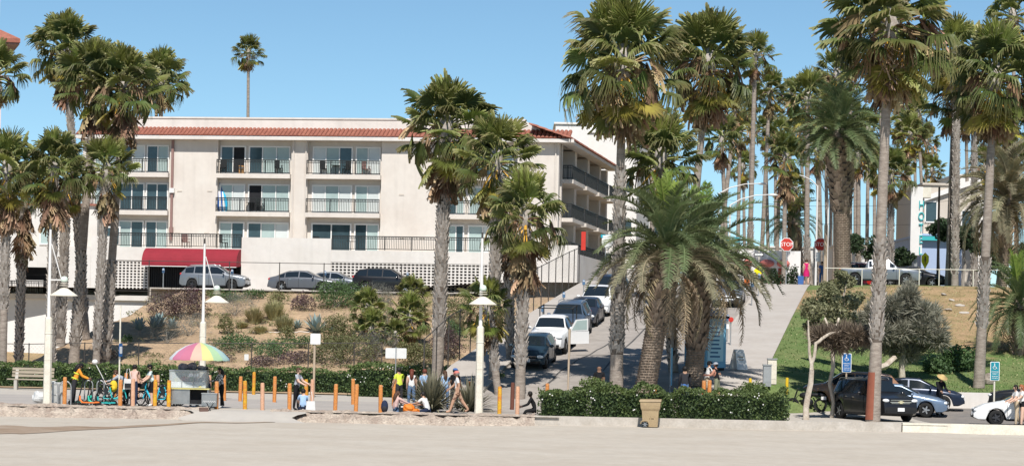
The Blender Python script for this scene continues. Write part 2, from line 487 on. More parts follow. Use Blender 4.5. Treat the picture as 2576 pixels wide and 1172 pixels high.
# crest and cross street
zone('cross_street', -80, 120, 60, 172, 188, 6, lambda x, y: (x, y, 7.13 - 1.05 * (1 - smooth(-14, 2, x)) - 0.02), M_road)
zone('upper_ground', -200, 260, 40, 186, 420, 20, lambda x, y: (x, y, 7.15 - 1.1 * (1 - smooth(-14, 2, x))), M_dirt)
zone('upper_street', -24.4, 1.5, 40, 165.8, 176, 6, lambda x, y: (x, y - 0.15 * (x + 10), 6.02 + 0.2 * smooth(-6, 1.5, x)), M_road)
# planted bank at the left
zone('planted_bank', -34, 5.5, 130, 0, 1, 100, lambda x, v: (min(x, 1e9), lerp(133.5, 167.0 - 0.15 * (x + 10), v), z_bank(x, lerp(133.5, 167.0 - 0.15 * (x + 10), v))), M_soil)
# lawn and dry slope at the right: one material going from grass to dry soil with patches
M_lawn = bpy.data.materials.new('lawn_grass'); M_lawn.use_nodes = True
def make_lawn():
    nt = M_lawn.node_tree; N = nt.nodes; L = nt.links; b = N['Principled BSDF']
    b.inputs['Roughness'].default_value = 0.95; b.inputs['Specular IOR Level'].default_value = 0.1
    tc = N.new('ShaderNodeTexCoord')
    def nz(s, d=6):
        n = N.new('ShaderNodeTexNoise'); n.inputs['Scale'].default_value = s; n.inputs['Detail'].default_value = d
        L.new(tc.outputs['Object'], n.inputs['Vector']); return n.outputs['Fac']
    at = N.new('ShaderNodeAttribute'); at.attribute_name = 'tip'
    def rampc(fac, p0, c0, p1, c1):
        r = N.new('ShaderNodeValToRGB'); e = r.color_ramp.elements
        e[0].position = p0; e[0].color = c0 + (1,); e[1].position = p1; e[1].color = c1 + (1,)
        L.new(fac, r.inputs['Fac']); return r.outputs['Color']
    grass = rampc(nz(0.55), 0.35, (0.115, 0.175, 0.055), 0.68, (0.18, 0.205, 0.085))
    soil = rampc(nz(0.9), 0.35, (0.38, 0.26, 0.15), 0.65, (0.26, 0.20, 0.10))
    ad = N.new('ShaderNodeMath'); ad.operation = 'MULTIPLY_ADD'; ad.inputs[1].default_value = 0.9; ad.inputs[2].default_value = -0.45
    L.new(nz(0.8, 8), ad.inputs[0])
    a2 = N.new('ShaderNodeMath'); a2.operation = 'ADD'
    L.new(at.outputs['Fac'], a2.inputs[0]); L.new(ad.outputs[0], a2.inputs[1])
    mr = N.new('ShaderNodeMapRange'); mr.inputs['From Min'].default_value = 0.35; mr.inputs['From Max'].default_value = 0.65
    L.new(a2.outputs[0], mr.inputs['Value'])
    mx = N.new('ShaderNodeMix'); mx.data_type = 'RGBA'
    L.new(mr.outputs[0], mx.inputs[0]); L.new(grass, mx.inputs[6]); L.new(soil, mx.inputs[7])
    sc = N.new('ShaderNodeVectorMath'); sc.operation = 'SCALE'
    m2 = N.new('ShaderNodeMapRange'); m2.inputs['From Min'].default_value = 0.3; m2.inputs['From Max'].default_value = 0.7
    m2.inputs['To Min'].default_value = 0.72; m2.inputs['To Max'].default_value = 1.25
    L.new(nz(9.0, 4), m2.inputs['Value']); L.new(mx.outputs[2], sc.inputs[0]); L.new(m2.outputs[0], sc.inputs['Scale'])
    L.new(sc.outputs[0], b.inputs['Base Color'])
    bp = N.new('ShaderNodeBump'); bp.inputs['Strength'].default_value = 0.8; bp.inputs['Distance'].default_value = 0.12
    L.new(nz(6.0), bp.inputs['Height']); L.new(bp.outputs[0], b.inputs['Normal'])
make_lawn()
zone('sandy_verge', 11.0, 18.5, 16, 103.8, 113.5, 16, lambda x, y: (x, y, 0.012 + z_lot(y) * 0.98 - 0.02 * smooth(16.5, 18.5, x)), M_prom)
def lawn_build():
    mb = MB(); mb.attr = []
    def patch(nq, np_, fn):
        o = len(mb.v)
        for j in range(np_ + 1):
            for i in range(nq + 1):
                x, y, z = fn(i / nq, j / np_)
                mb.v.append((x, y, z))
                p, q = pq(x, y)
                dry = smooth(128, 142, y) * smooth(14, 21, q) * (1 - 0.75 * smooth(158, 163, y))
                dry = max(dry, 0.75 * smooth(140, 150, y) * (1 - smooth(158, 165, y)))
                mb.attr.append(dry)
        for j in range(np_):
            for i in range(nq):
                a = o + j * (nq + 1) + i
                mb.f.append((a, a + 1, a + nq + 2, a + nq + 1)); mb.m.append(0)
    def xl(y):
        return xy((y - SO.y + sin(A9) * 12.15) / cos(A9), 12.15)[0]
    def upper(u, v):
        y = lerp(118.0, 172, v); x = lerp(xl(y), 72, u ** 1.5); return x, y, z_lawn(x, y)
    def corner(u, v):
        y = lerp(111.5, 118.0, v); x = lerp(xl(y), lerp(12.6, 17.0, smooth(110, 117, y)), u)
        e = 1 - smooth(0.55, 1.0, u) * (1 - smooth(0.9, 1, v))
        return x, y, lerp(0.02, z_lawn(x, y), smooth(111.5, 114.5, y) * e)
    patch(110, 85, upper); patch(16, 24, corner)
    o = mb.build('lawn', M_lawn, None, 180); o['kind'] = 'structure'
lawn_build()
def ground_z(x, y):
    p, q = pq(x, y)
    if y < 103.6: return z_sand(x, y)
    if -2.6 <= q < 0 and p < -5: return 0.0
    if -2.6 <= q <= 12.3 and p > -15:
        return z_street(x, y) + (0.03 if 0 <= q <= 9.2 else 0.16)
    if q < -2.6:
        return 0.0 if y < 134 else z_bank(x, y)
    if y < 118 and x > 13.2: return z_lot(y)
    return z_lawn(x, y)
def on_ground(dx, dy, D):
    v = P(dx, dy, D)
    return Vector((v.x, v.y, ground_z(v.x, v.y)))

# low cream wall between the lot and the lawn
def poly_wall(name, pts, th, z0, z1, m, label, cat, cap=None, parent=None):
    mb = MB()
    for (a, b) in zip(pts, pts[1:]):
        a = Vector(a); b = Vector(b); d = (b - a); L = d.length
        an = math.atan2(d.y, d.x); c = (a + b) / 2
        mb.box((c.x, c.y, (z0 + z1) / 2), (L, th, z1 - z0), 0, an)
        if cap: mb.box((c.x, c.y, z1 + 0.045), (L - 0.01, th + 0.10, 0.09), 0, an)
    o = mb.build(name, m); tag(o, label, cat); return o
poly_wall('retaining_wall', [(16.5, 118.1), (34, 117.9), (60, 117.5)], 0.3, -0.3, 1.12, M_stucco_w, 'long low cream wall between the parking lot and the lawn', 'wall')
# kerb edging sand at the right and eroded concrete edge at the left
poly_wall('kerb_wall', [(16.15, 103.6), (70, 103.6)], 0.35, -0.6, 0.07, M_offwhite, 'low pale kerb wall along the parking lot beside the sand', 'kerb wall')
poly_wall('kerb_wall', [(1.0, 103.55), (16.1, 103.55)], 0.3, -0.6, 0.05, M_kerb, 'low concrete kerb in front of the flowering hedge', 'kerb wall')
M_rubble = mat('eroded_concrete', (0.47, 0.40, 0.325), 0.95, 0.3, 1.6, 1.0, 5.0, col2=(0.30, 0.235, 0.19), bdist=0.15)
def eroded(name, x0, x1, seed, hmax, label):
    rnd = random.Random(seed); mb = MB(); n = int((x1 - x0) / 0.12); rows = 7
    for i in range(n + 1):
        x = lerp(x0, x1, i / n)
        for j in range(rows):
            t = j / (rows - 1)
            y = 103.95 - 1.5 * t - 0.12 * noise.noise(Vector((x * 1.7, t * 3, seed)))
            z = lerp(0.03 + hmax * 0.5 * (0.5 + noise.noise(Vector((x * 0.6, 0, seed)))), -0.5, t ** 1.9)
            z += (0.14 * noise.noise(Vector((x * 2.3, t * 6, seed + 3.0))) + 0.08 * noise.noise(Vector((x * 6, t * 9, seed)))) * (1 if 0 < t < 1 else 0.3)
            mb.v.append((x, y, z))
    for i in range(n):
        for j in range(rows - 1):
            a = i * rows + j
            mb.f.append((a, a + 1, a + rows + 1, a + rows)); mb.m.append(0)
    o = mb.build(name, M_rubble); tag(o, label, 'kerb wall')
eroded('eroded_edge', -45, -12.4, 2, 0.22, 'crumbling brown concrete edge between sand and the scooters')
eroded('eroded_edge', -9.9, 1.0, 5, 0.16, 'crumbling concrete edge below the picnickers and bollards')
# scattered rubble on the edge
rnd = random.Random(11)
stone_me = []
for k in range(4):
    mb = MB().ell((0, 0, 0), (0.10, 0.08, 0.06), 6, 4)
    mb.v = [tuple(Vector(v) * (1 + 0.35 * noise.noise(Vector(v) * 9 + Vector((k * 5, 0, 0))))) for v in mb.v]
    stone_me.append(mb.mesh('stone', M_rubble))
for k in range(26):
    x = rnd.choice([rnd.uniform(-22, -12.5), rnd.uniform(-9.5, 1.5), rnd.uniform(-14, -12.2)])
    y = rnd.uniform(102.6, 103.7)
    o = inst('stone', rnd.choice(stone_me), None, (x, y, z_sand(x, y) + 0.014), (rnd.uniform(-.3, .3), 0, rnd.uniform(0, 6)), rnd.uniform(0.5, 1.6))
    tag(o, 'small broken brown stone lying where sand meets the concrete edge', 'stone', 'broken stones along the edge')
# ------------------------------------------------------------------ apartment building
BC = Vector((3.06, 178.0))
def FB(dx, dy, off=0.0):
    u, w = ray(dx, dy)
    t = (off + BC.dot(TN)) / (u * TN.x + TN.y)
    p = Vector((u * t, t))
    return (p - BC).dot(TE), CAM_H + w * t
def fx(dx, off=0.0, dy=500): return FB(dx, dy, off)[0]
apt = empty('apartment_building', (BC.x, BC.y, 0), (0, 0, -A9), 'three-storey cream apartment building with red tile eaves and iron balconies', 'building')
Z1, Z2, Z3, ZE, ZP, ZR = 9.15, 11.9, 14.65, 17.1, 18.72, 6.0
XL = fx(206)
bays = [(fx(232), fx(425)), (fx(546), fx(731)), (fx(772), fx(958)), (fx(1124), fx(1300))]
RD = 0.38
wall = MB()
edges = [XL] + [v for b in bays for v in b] + [0.0]
for i in range(0, len(edges), 2):
    wall.box(((edges[i] + edges[i + 1]) / 2, 0.35, (ZR + ZE) / 2), (edges[i + 1] - edges[i], 0.7, ZE - ZR))
wall.box(((XL - 1.7) / 2, RD + 0.16, (ZR + ZE) / 2), (-XL - 1.7 - 0.3, 0.3, ZE - ZR))     # back of the recesses
# street side (right)
sb = [(2.0, 8.5), (9.7, 16.0), (17.2, 23.5), (24.5, 28.0)]
se = [1.6] + [v for b in sb for v in b] + [29.0]
for i in range(0, len(se), 2):
    wall.box((-0.8, (se[i] + se[i + 1]) / 2, (ZR + ZE) / 2), (1.6, se[i + 1] - se[i], ZE - ZR - 0.01))
wall.box((-1.66, 15.5, (ZR + ZE) / 2), (0.3, 27, ZE - ZR - 0.02))
wall.box((XL / 2, 28.9, (ZR + ZE) / 2), (-XL - 0.5, 0.3, ZE - ZR - 0.03))
wall.box((XL + 0.15, 15, (ZR + ZE) / 2), (0.3, 27.5, ZE - ZR - 0.04))
wall.build('wall', M_stucco, apt)
# parapet
par = MB()
xr = -2.6
par.box(((XL + 1 + xr) / 2, 0.9, (ZE + ZP) / 2 + 0.2), (xr - XL - 1, 0.5, ZP - ZE - 0.4))
par.box(((XL + 1 + xr) / 2, 0.9, ZP + 0.03), (xr - XL - 0.9, 0.62, 0.12))
par.box((xr - 0.26, 15.2, (ZE + ZP) / 2 + 0.05), (0.5, 28, ZP - ZE - 0.45))
par.prism([(xr - 4.0, ZP), (xr, ZP), (xr + 1.3, ZE + 0.9), (xr - 4.0, ZE + 0.9)], 1, 0.7, 1.1)
par.build('parapet', M_stucco_w, apt)
# eave: soffit and fascia
ev = MB()
OV = 0.62
ev.box(((XL + 0.75) / 2, -OV / 2 + 0.2, ZE + 0.05), (0.75 - XL + 0.7, OV + 0.4, 0.1))
ev.box(((XL + 0.75) / 2, -OV - 0.03, ZE + 0.11), (0.75 - XL + 0.78, 0.06, 0.24))
ev.box((0.40, 14.6, ZE + 0.06), (0.8, 29.2, 0.1))
ev.box((0.83, 14.3, ZE + 0.115), (0.06, 30.3, 0.24))
ev.build('eave', M_stucco_w, apt)
# roof deck
roof = MB().box((XL / 2, 15, ZE + 0.25), (-XL - 0.6, 28, 0.2)).build('roof', M_soffit, apt)
# barrel tiles: corrugated rows
def tiles(axis, a0, a1, o0, z0, o1, z1, name):
    mb = MB(); pitch = 0.30; n = int((a1 - a0) / pitch); rows = 5; sub = 6
    for r in range(rows):
        ta, tb = r / rows, (r + 1.12) / rows
        oa, ob = lerp(o0, o1, ta), lerp(o0, o1, tb)
        za, zb = lerp(z0, z1, ta) + 0.055, lerp(z0, z1, tb) + 0.01
        for i in range(n):
            c = a0 + (i + 0.5) * pitch
            jit = random.uniform(-0.02, 0.02)
            vs = []
            for o_, z_ in ((oa + jit, za), (ob, zb)):
                for k in range(sub + 1):
                    an = PI * k / sub
                    h = 0.12 * sin(an); w = c - 0.135 * cos(an)
                    vs.append((w, o_, z_ + h) if axis == 'x' else (o_, w, z_ + h))
            fs = [(k, k + 1, k + sub + 2, k + sub + 1) for k in range(sub)]
            fs.append(tuple(range(sub + 1)))
            mb.add(vs, fs)
    # bed under the tiles
    q = [(a0, o0 + 0.03, z0), (a1, o0 + 0.03, z0), (a1, o1, z1), (a0, o1, z1)]
    if axis == 'y': q = [(o, a, z) for a, o, z in q]
    mb.add(q, [(0, 1, 2, 3)])
    o = mb.build(name, M_tile, roof); o['kind'] = 'stuff'; return o
random.seed(4)
tiles('x', XL - 0.35, 0.85, -OV - 0.08, ZE + 0.24, 0.66, ZE + 0.86, 'roof_tiles')
tiles('y', -0.9, 29, 0.92, ZE + 0.24, -2.0, ZE + 1.2, 'roof_tiles')
# balconies
rnd = random.Random(5)
def railing_mesh(L, h=1.0, post=None):
    mb = MB()
    mb.box((L / 2, 0, h), (L, 0.06, 0.065)); mb.box((L / 2, 0, h - 0.16), (L, 0.03, 0.04)); mb.box((L / 2, 0, 0.10), (L, 0.04, 0.05))
    n = max(2, int(L / 0.125))
    for i in range(1, n):
        x = L * i / n
        mb.box((x, 0, (h - 0.06) / 2 + 0.1), (0.028, 0.022, h - 0.14))
    for i in range(int(L / 0.25)):
        x = (i + 0.5) * 0.25
        for k in range(6):
            a0 = 2 * PI * k / 6; a1 = 2 * PI * (k + 1) / 6
            mb.bar((x + 0.062 * cos(a0), 0, h - 0.085 + 0.062 * sin(a0)), (x + 0.062 * cos(a1), 0, h - 0.085 + 0.062 * sin(a1)), 0.014)
    np_ = post or max(2, int(L / 1.7))
    for i in range(np_ + 1):
        x = min(max(L * i / np_, 0.02), L - 0.02)
        mb.box((x, 0, h / 2 + 0.015), (0.045, 0.045, h))
    return mb
def window(parent, x0, x1, z0, z1, off, splits=2, axis='x', kinds=None):
    fr = MB(); t = 0.10
    w = x1 - x0; h = z1 - z0
    def bx(cx, cz, sx, sz, dy=0.0, sy=0.1):
        return ((cx, off + dy, cz), (sx, sy, sz)) if axis == 'x' else ((-off - dy, cx, cz), (sy, sx, sz))
    for a in (bx((x0 + x1) / 2, z1 - t / 2, w, t), bx((x0 + x1) / 2, z0 + t / 2, w, t), bx(x0 + t / 2, (z0 + z1) / 2, t, h - 2 * t), bx(x1 - t / 2, (z0 + z1) / 2, t, h - 2 * t)):
        fr.box(*a)
    for i in range(1, splits):
        fr.box(*bx(x0 + w * i / splits, (z0 + z1) / 2, 0.075, h - 2 * t, 0.005))
    f = fr.build('window', M_trim, parent)
    for i in range(splits):
        a = x0 + w * i / splits + 0.05; b = x0 + w * (i + 1) / splits - 0.05
        k = kinds[i] if kinds else rnd.choice('gggcbc')
        m = {'g': M_glass, 'c': M_curtain, 'b': M_blind, 'd': M_dark}[k]
        c, s = bx((a + b) / 2, (z0 + z1) / 2, b - a, h - 2 * t + 0.01, 0.02, 0.03)
        MB().box(c, s).build('pane', m, f)
    return f
units = {0: [(300, 364), (367, 424)], 1: [(553, 617), (624, 729)], 2: [(785, 886), (893, 956)], 3: [(1128, 1170), (1179, 1290)]}
kinds = {(0, 2): ['gb', 'gc'], (0, 1): ['gg', 'gg'], (0, 0): ['cg', 'gc'],
         (1, 2): ['gd', 'gcc'], (1, 1): ['cb', 'dcc'], (1, 0): ['cg', 'gcb'],
         (2, 2): ['bcg', 'cb'], (2, 1): ['bcb', 'cb'], (2, 0): ['gg', 'gc'],
         (3, 2): ['cg', 'ggc'], (3, 1): ['gc', 'cgg'], (3, 0): ['cg', 'cbg']}
for bi, (x0, x1) in enumerate(bays):
    for fi, zf in enumerate((Z1, Z2, Z3)):
        for ui, (ua, ub) in enumerate(units[bi]):
            k = kinds[(bi, fi)][ui]
            window(apt, fx(ua, RD), fx(ub, RD), zf + 0.04, zf + 2.06, RD - 0.04, len(k), 'x', k)
        if bi == 0:
            window(apt, fx(236, RD), fx(296, RD), zf + 0.04, zf + 2.06, RD - 0.04, 2)
        if fi > 0:
            bal = MB().box(((x0 + x1) / 2, 0.02, zf - 0.14), (x1 - x0 + 0.02, 0.9, 0.32)).build('balcony', M_stucco, apt)
            railing_mesh(x1 - x0 - 0.04).build('railing', M_iron, bal, loc=(x0 + 0.02, -0.40, zf))
    # head band over the top floor
# side balconies
for (y0, y1) in sb:
    for fi, zf in enumerate((Z1, Z2, Z3)):
        window(apt, y0 + 0.6, y0 + 2.9, zf + 0.04, zf + 2.06, 1.46, 2, 'y')
        window(apt, y0 + 3.4, y1 - 0.5, zf + 0.04, zf + 2.06, 1.46, 2, 'y')
        bal = MB().box((-0.35, (y0 + y1) / 2, zf - 0.14), (2.3, y1 - y0 + 0.02, 0.28)).build('balcony', M_stucco, apt)
        r = railing_mesh(y1 - y0 - 0.04); r.v = [(-y, x, z) for x, y, z in r.v]
        r.build('railing', M_iron, bal, loc=(0.72, y0 + 0.02, zf))
        r2 = railing_mesh(0.7)
        r2.build('railing', M_iron, bal, loc=(0.02, y0 + 0.05, zf))
# drain pipe and white boxes
px = fx(433)
mb = MB().box((px, -0.09, (Z1 + 0.6 + ZE) / 2), (0.17, 0.16, ZE - Z1 - 0.7))
dp = mb.build('drain_pipe', M_maroon, apt)
MB().box((px + 0.02, -0.14, 13.4), (0.36, 0.26, 0.34)).build('pipe_box', M_white, dp)
MB().box((px + 0.02, -0.13, 10.55), (0.26, 0.24, 0.4)).build('pipe_box', M_maroon, dp)
for d in (737, 768, 1396):
    MB().cyl((fx(d), -0.06, Z1 - 0.2), (fx(d), -0.06, ZE - 0.01), 0.055, n=8).build('drain_pipe', M_stucco, apt)
for d, r_ in ((452, 481), (528, 481), (447, 586), (520, 586), (1010, 490), (1012, 598), (1062, 598)):
    x_, z_ = FB(d, r_)
    MB().box((x_, -0.012, z_), (0.36, 0.03, 0.10)).build('vent', M_soffit, apt)

# ---- podium with terrace, breeze-block screens, awning and garage
PO = -3.2
def px_(d): return fx(d, PO, 680)
pod = MB()
xa, xb, xc, xd, xe = px_(288), px_(372), px_(607), px_(832), px_(1237)
xf = px_(1452)
yc = PO + 0.15
pod.box(((xa + xb) / 2, yc, (8.15 + Z1) / 2 + 0.02), (xb - xa, 0.3, Z1 - 8.15))
pod.box(((xa + xb) / 2, yc, 5.80), (xb - xa, 0.3, 0.62))
pod.box(((xb + xc) / 2, yc, (8.0 + Z1) / 2 + 0.02), (xc - xb, 0.298, Z1 - 8.0))
pod.box(((xc + xd) / 2, yc - 0.02, (5.5 + 9.97) / 2), (xd - xc, 0.34, 9.97 - 5.5))
pod.box(((xd + xe) / 2, yc, (8.30 + Z1) / 2 + 0.02), (xe - xd, 0.3, Z1 - 8.30))
pod.box(((xd + xe) / 2, yc, 5.86), (xe - xd, 0.3, 0.7))
pod.box(((xe + xf) / 2, yc - 0.02, (5.5 + 9.75) / 2), (xf - xe, 0.34, 9.75 - 5.5))
pod.box((xf - 0.17, 12.5, (5.5 + 9.75) / 2 - 0.3), (0.34, 31, 9.75 - 5.5 - 0.6))
pod.box(((px_(228) + xa) / 2, yc, (5.5 + 9.9) / 2), (xa - px_(228), 0.32, 9.9 - 5.5))
pod.build('podium_wall', M_stucco_w, apt)
MB().box(((px_(40) + xf) / 2, (PO + 1.3) / 2 + 0.2, Z1 - 0.12), (xf - px_(40) - 0.5, -PO + 0.9, 0.2)).build('terrace', M_soffit, apt)
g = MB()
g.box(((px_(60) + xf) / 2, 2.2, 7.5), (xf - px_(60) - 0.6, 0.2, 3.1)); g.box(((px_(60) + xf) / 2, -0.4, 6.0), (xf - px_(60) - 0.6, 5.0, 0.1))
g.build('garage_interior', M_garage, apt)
# screens
def screen(x0, x1, z0, z1, cols, rows):
    mb = MB(); cw = (x1 - x0) / cols; ch = (z1 - z0) / rows; hw = cw * 0.33; hh = ch * 0.31; y0, y1 = PO + 0.02, PO + 0.24
    for i in range(cols):
        for j in range(rows):
            cx = x0 + (i + 0.5) * cw; cz = z0 + (j + 0.5) * ch
            o = [(cx - cw / 2, cz - ch / 2), (cx + cw / 2, cz - ch / 2), (cx + cw / 2, cz + ch / 2), (cx - cw / 2, cz + ch / 2)]
            ins = [(cx - hw, cz - hh), (cx + hw, cz - hh), (cx + hw, cz + hh), (cx - hw, cz + hh)]
            vs = [(a, y0, b) for a, b in o] + [(a, y0, b) for a, b in ins] + [(a, y1, b) for a, b in ins] + [(a, y1, b) for a, b in o]
            fs = []
            for k in range(4):
                l = (k + 1) % 4
                fs += [(k, l, 4 + l, 4 + k), (4 + k, 4 + l, 8 + l, 8 + k), (8 + k, 8 + l, 12 + l, 12 + k)]
            mb.add(vs, fs)
    o = mb.build('breeze_block_screen', M_stucco_w, apt); o['kind'] = 'stuff'
screen(xa, xb, 6.11, 8.15, 9, 10)
screen(xd, xe, 6.21, 8.30, 40, 10)
MB().box(((xa + xe) / 2, PO + 0.6, 7.2), (xe - xa, 0.1, 2.4)).build('screen_shade_sheet', M_dark, apt)  # near-black sheet added behind the screens, painting deep shade into their holes
# terrace railings
railing_mesh(xc - px_(290) - 0.05, 0.98).build('terrace_railing', M_iron, apt, loc=(px_(290), PO + 0.1, Z1 + 0.03))
railing_mesh(xe - xd - 0.05, 0.98).build('terrace_railing', M_iron, apt, loc=(xd + 0.02, PO + 0.1, Z1 + 0.03))
# awning: quarter-round canvas
aw = MB(); prof = []
for k in range(9):
    an = PI / 2 * k / 8
    prof.append((PO - 0.02 - 1.25 * sin(an), 7.95 + 1.15 * cos(an)))
prof.append((PO - 1.25, 7.80)); 
ax0, ax1 = px_(369), px_(606)
for (pa, pb) in zip(prof, prof[1:]):
    aw.add([(ax0, pa[0], pa[1]), (ax1, pa[0], pa[1]), (ax1, pb[0], pb[1]), (ax0, pb[0], pb[1])], [(0, 1, 2, 3)])
for x in (ax0, ax1):
    aw.add([(x, PO - 0.02, 7.9)] + [(x, a, b) for a, b in prof], [tuple(range(len(prof) + 1))])
awn = aw.build('awning', M_awning, apt, 40)
MB().box(((ax0 + ax1) / 2, PO - 1.255, 7.80), (ax1 - ax0, 0.02, 0.05)).build('awning_trim', M_white, awn)
# garage gate: vertical bars, and the red banner on it
gt = MB()
n = int((xc - xb) / 0.16)
for i in range(n + 1):
    x = lerp(xb + 0.05, xc - 0.05, i / n); gt.box((x, PO + 0.2, 6.95), (0.035, 0.035, 2.0))
gt.box(((xb + xc) / 2, PO + 0.2, 7.93), (xc - xb - 0.1, 0.05, 0.08)); gt.box(((xb + xc) / 2, PO + 0.2, 6.1), (xc - xb - 0.1, 0.05, 0.08))
gt.build('garage_gate', M_iron, apt)
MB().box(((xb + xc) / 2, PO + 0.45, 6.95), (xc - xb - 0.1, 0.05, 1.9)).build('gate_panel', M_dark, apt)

# lettering
def text_mesh(name, body, size, m, extrude=0.004, align='CENTER', spacing=1.0):
    cu = bpy.data.curves.new(name, 'FONT'); cu.body = body; cu.size = size; cu.align_x = align; cu.align_y = 'CENTER'
    cu.extrude = extrude; cu.space_line = 0.9; cu.space_character = spacing
    o = bpy.data.objects.new(name, cu); COL.objects.link(o)
    dg = bpy.context.evaluated_depsgraph_get()
    me = bpy.data.meshes.new_from_object(o.evaluated_get(dg))
    bpy.data.objects.remove(o); bpy.data.curves.remove(cu)
    me.materials.clear(); me.materials.append(m)
    return me
M_red = mat('sign_red', (0.55, 0.045, 0.03), 0.5, 0.15, 2)
M_signwhite = mat('sign_white', (0.82, 0.82, 0.80), 0.5)
M_orangebanner = mat('banner_red_orange', (0.50, 0.09, 0.045), 0.7, 0.15, 2)
bx0, bz0 = FB(547, 690, PO - 0.3); bx1, bz1 = FB(584, 677, PO - 0.3)
ban = MB().box((0, 0, 0), (bx1 - bx0, 0.02, 0.85)).build('leasing_banner', M_orangebanner, None)
v = BC + TE * ((bx0 + bx1) / 2) + TN * (PO - 0.15)
ban.location = (v.x, v.y, 7.27); ban.rotation_euler = (0, 0, -A9)
tag(ban, 'red leasing banner hung on the dark garage gate under the awning', 'banner')
inst('lettering', text_mesh('lettering', 'NOW LEASING', 0.155, M_signwhite), ban, (0, -0.02, 0.24), (PI / 2, 0, 0))

# left wing with carport opening, deck ledge and tall white retaining wall
lw = empty('parking_deck', (BC.x, BC.y, 0), (0, 0, -A9), 'white parking deck with dark carport above a tall white retaining wall', 'parking deck')
RW = -10.0
def rx(d, dy=800): return fx(d, RW, dy)
MB().box(((rx(-60) + rx(377)) / 2, RW + 0.2, 2.6), (rx(377) - rx(-60), 0.4, 5.3)).build('retaining_wall', M_white, lw)
MB().box(((rx(-60) + rx(379)) / 2, RW + 0.1, 5.42), (rx(379) - rx(-60), 0.7, 0.34)).build('deck_ledge', M_stucco_w, lw)
MB().box(((rx(-60) + rx(377)) / 2, RW / 2 - 1.2, 5.46), (rx(377) - rx(-60), -RW - 2.2, 0.2)).build('deck', M_road, lw)
MB().box((rx(378.5) + 0.6, RW + 0.05, 4.9), (1.4, 0.36, 1.6)).build('corner_wall', M_stucco_w, lw)
w = MB()
w.box(((px_(-60) + px_(228)) / 2, PO + 0.1, 8.35), (px_(228) - px_(-60), 0.3, 1.5))
for a, b in ((-60, 62), (150, 228)):
    w.box(((px_(a) + px_(b)) / 2, PO + 0.1, 6.6), (px_(b) - px_(a), 0.32, 2.1))
w.box(((px_(70) + px_(150)) / 2, PO - 3.4, 6.1), (px_(120) - px_(40), 0.2, 1.0))
w.build('wall', M_stucco_w, lw)
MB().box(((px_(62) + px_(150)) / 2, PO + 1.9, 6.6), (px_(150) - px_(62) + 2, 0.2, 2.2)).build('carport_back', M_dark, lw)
rl = railing_mesh(px_(225) - px_(-40), 0.9)
rl.build('deck_railing', M_darksteel, lw, loc=(px_(-40), PO - 5.0, 5.6))
for d in (120, 280):
    window(lw, px_(d - 50), px_(d - 4), 9.3, 10.7, PO + 2.3, 2)
MB().box(((px_(-60) + px_(215)) / 2, PO + 4.4, 10.6), (px_(215) - px_(-60), 4.0, 3.2)).build('upper_wall', M_stucco_w, lw)
MB().box(((px_(-60) + px_(215)) / 2, PO + 4.4, 12.25), (px_(215) - px_(-60) + 0.4, 4.4, 0.14)).build('roof', M_tile, lw)
# low concrete wall along the top of the bank
mb = MB()
for i in range(26):
    xa_ = lerp(-24.6, 1.0, i / 26); xb_ = lerp(-24.6, 1.0, (i + 1) / 26) - 0.01
    def yy(x): return 167.2 - 0.15 * (x + 10)
    za = 6.13 + 0.2 * smooth(-6, 1.5, xa_)
    mb.add([(xa_, yy(xa_), 3.8), (xb_, yy(xb_), 3.8), (xb_, yy(xb_) + 0.25, 3.8), (xa_, yy(xa_) + 0.25, 3.8),
            (xa_, yy(xa_), za), (xb_, yy(xb_), za), (xb_, yy(xb_) + 0.25, za), (xa_, yy(xa_) + 0.25, za)],
           [(0,3,2,1),(4,5,6,7),(0,1,5,4),(1,2,6,5),(2,3,7,6),(3,0,4,7)])
tag(mb.build('bank_wall', M_kerb), 'low concrete wall along the top of the planted bank below the parked cars', 'wall')

# ---- chain-link fences
def fence(name, pts, h, label, post_step=3.0, m=M_darksteel, wire=True, wirestep=0.16, midrail=False, toprail=True, wt=0.008):
    """pts: list of (x,y,z) ground points"""
    o = empty(name, (0, 0, 0), label=label, cat='fence')
    pts = [Vector(p) for p in pts]
    rail = MB(); wires = MB()
    for a, b in zip(pts, pts[1:]):
        L = (Vector((b.x, b.y)) - Vector((a.x, a.y))).length
        n = max(1, round(L / post_step))
        for i in range(n + (1 if b is pts[-1] else 0)):
            p = a.lerp(b, i / n)
            MB().cyl((0, 0, -0.2), (0, 0, h + 0.05), 0.035, n=6).build('post', m, o, loc=p)
        up = Vector((0, 0, h))
        if toprail: rail.cyl(a + up, b + up, 0.024, n=6)
        if midrail: rail.cyl(a + Vector((0, 0, 0.12)), b + Vector((0, 0, 0.12)), 0.02, n=6)
        if wire:
            k = int(L / wirestep); hh = h - 0.08; sl = hh / 1.0
            dirn = (b - a) / L
            for i in range(-int(hh / wirestep), k + 1):
                for sgn in (1, -1):
                    s0 = i * wirestep; s1 = s0 + hh
                    t0 = max(0, s0); t1 = min(L, s1)
                    if t1 <= t0: continue
                    f0 = (t0 - s0) / hh; f1 = (t1 - s0) / hh
                    if sgn < 0: f0, f1 = 1 - f0, 1 - f1
                    pa = a + dirn * t0 + Vector((0, 0, 0.05 + f0 * hh)); pb = a + dirn * t1 + Vector((0, 0, 0.05 + f1 * hh))
                    dv = Vector((0, 0, wt))
                    wires.add([tuple(pa), tuple(pb), tuple(pb + dv), tuple(pa + dv)], [(0, 1, 2, 3)])
    rail.build('rail', m, o)
    if wire:
        wr = wires.build('wire_mesh', M_wire, o); wr['kind'] = 'stuff'
    return o
def yb(x): return 167.05 - 0.15 * (x + 10)
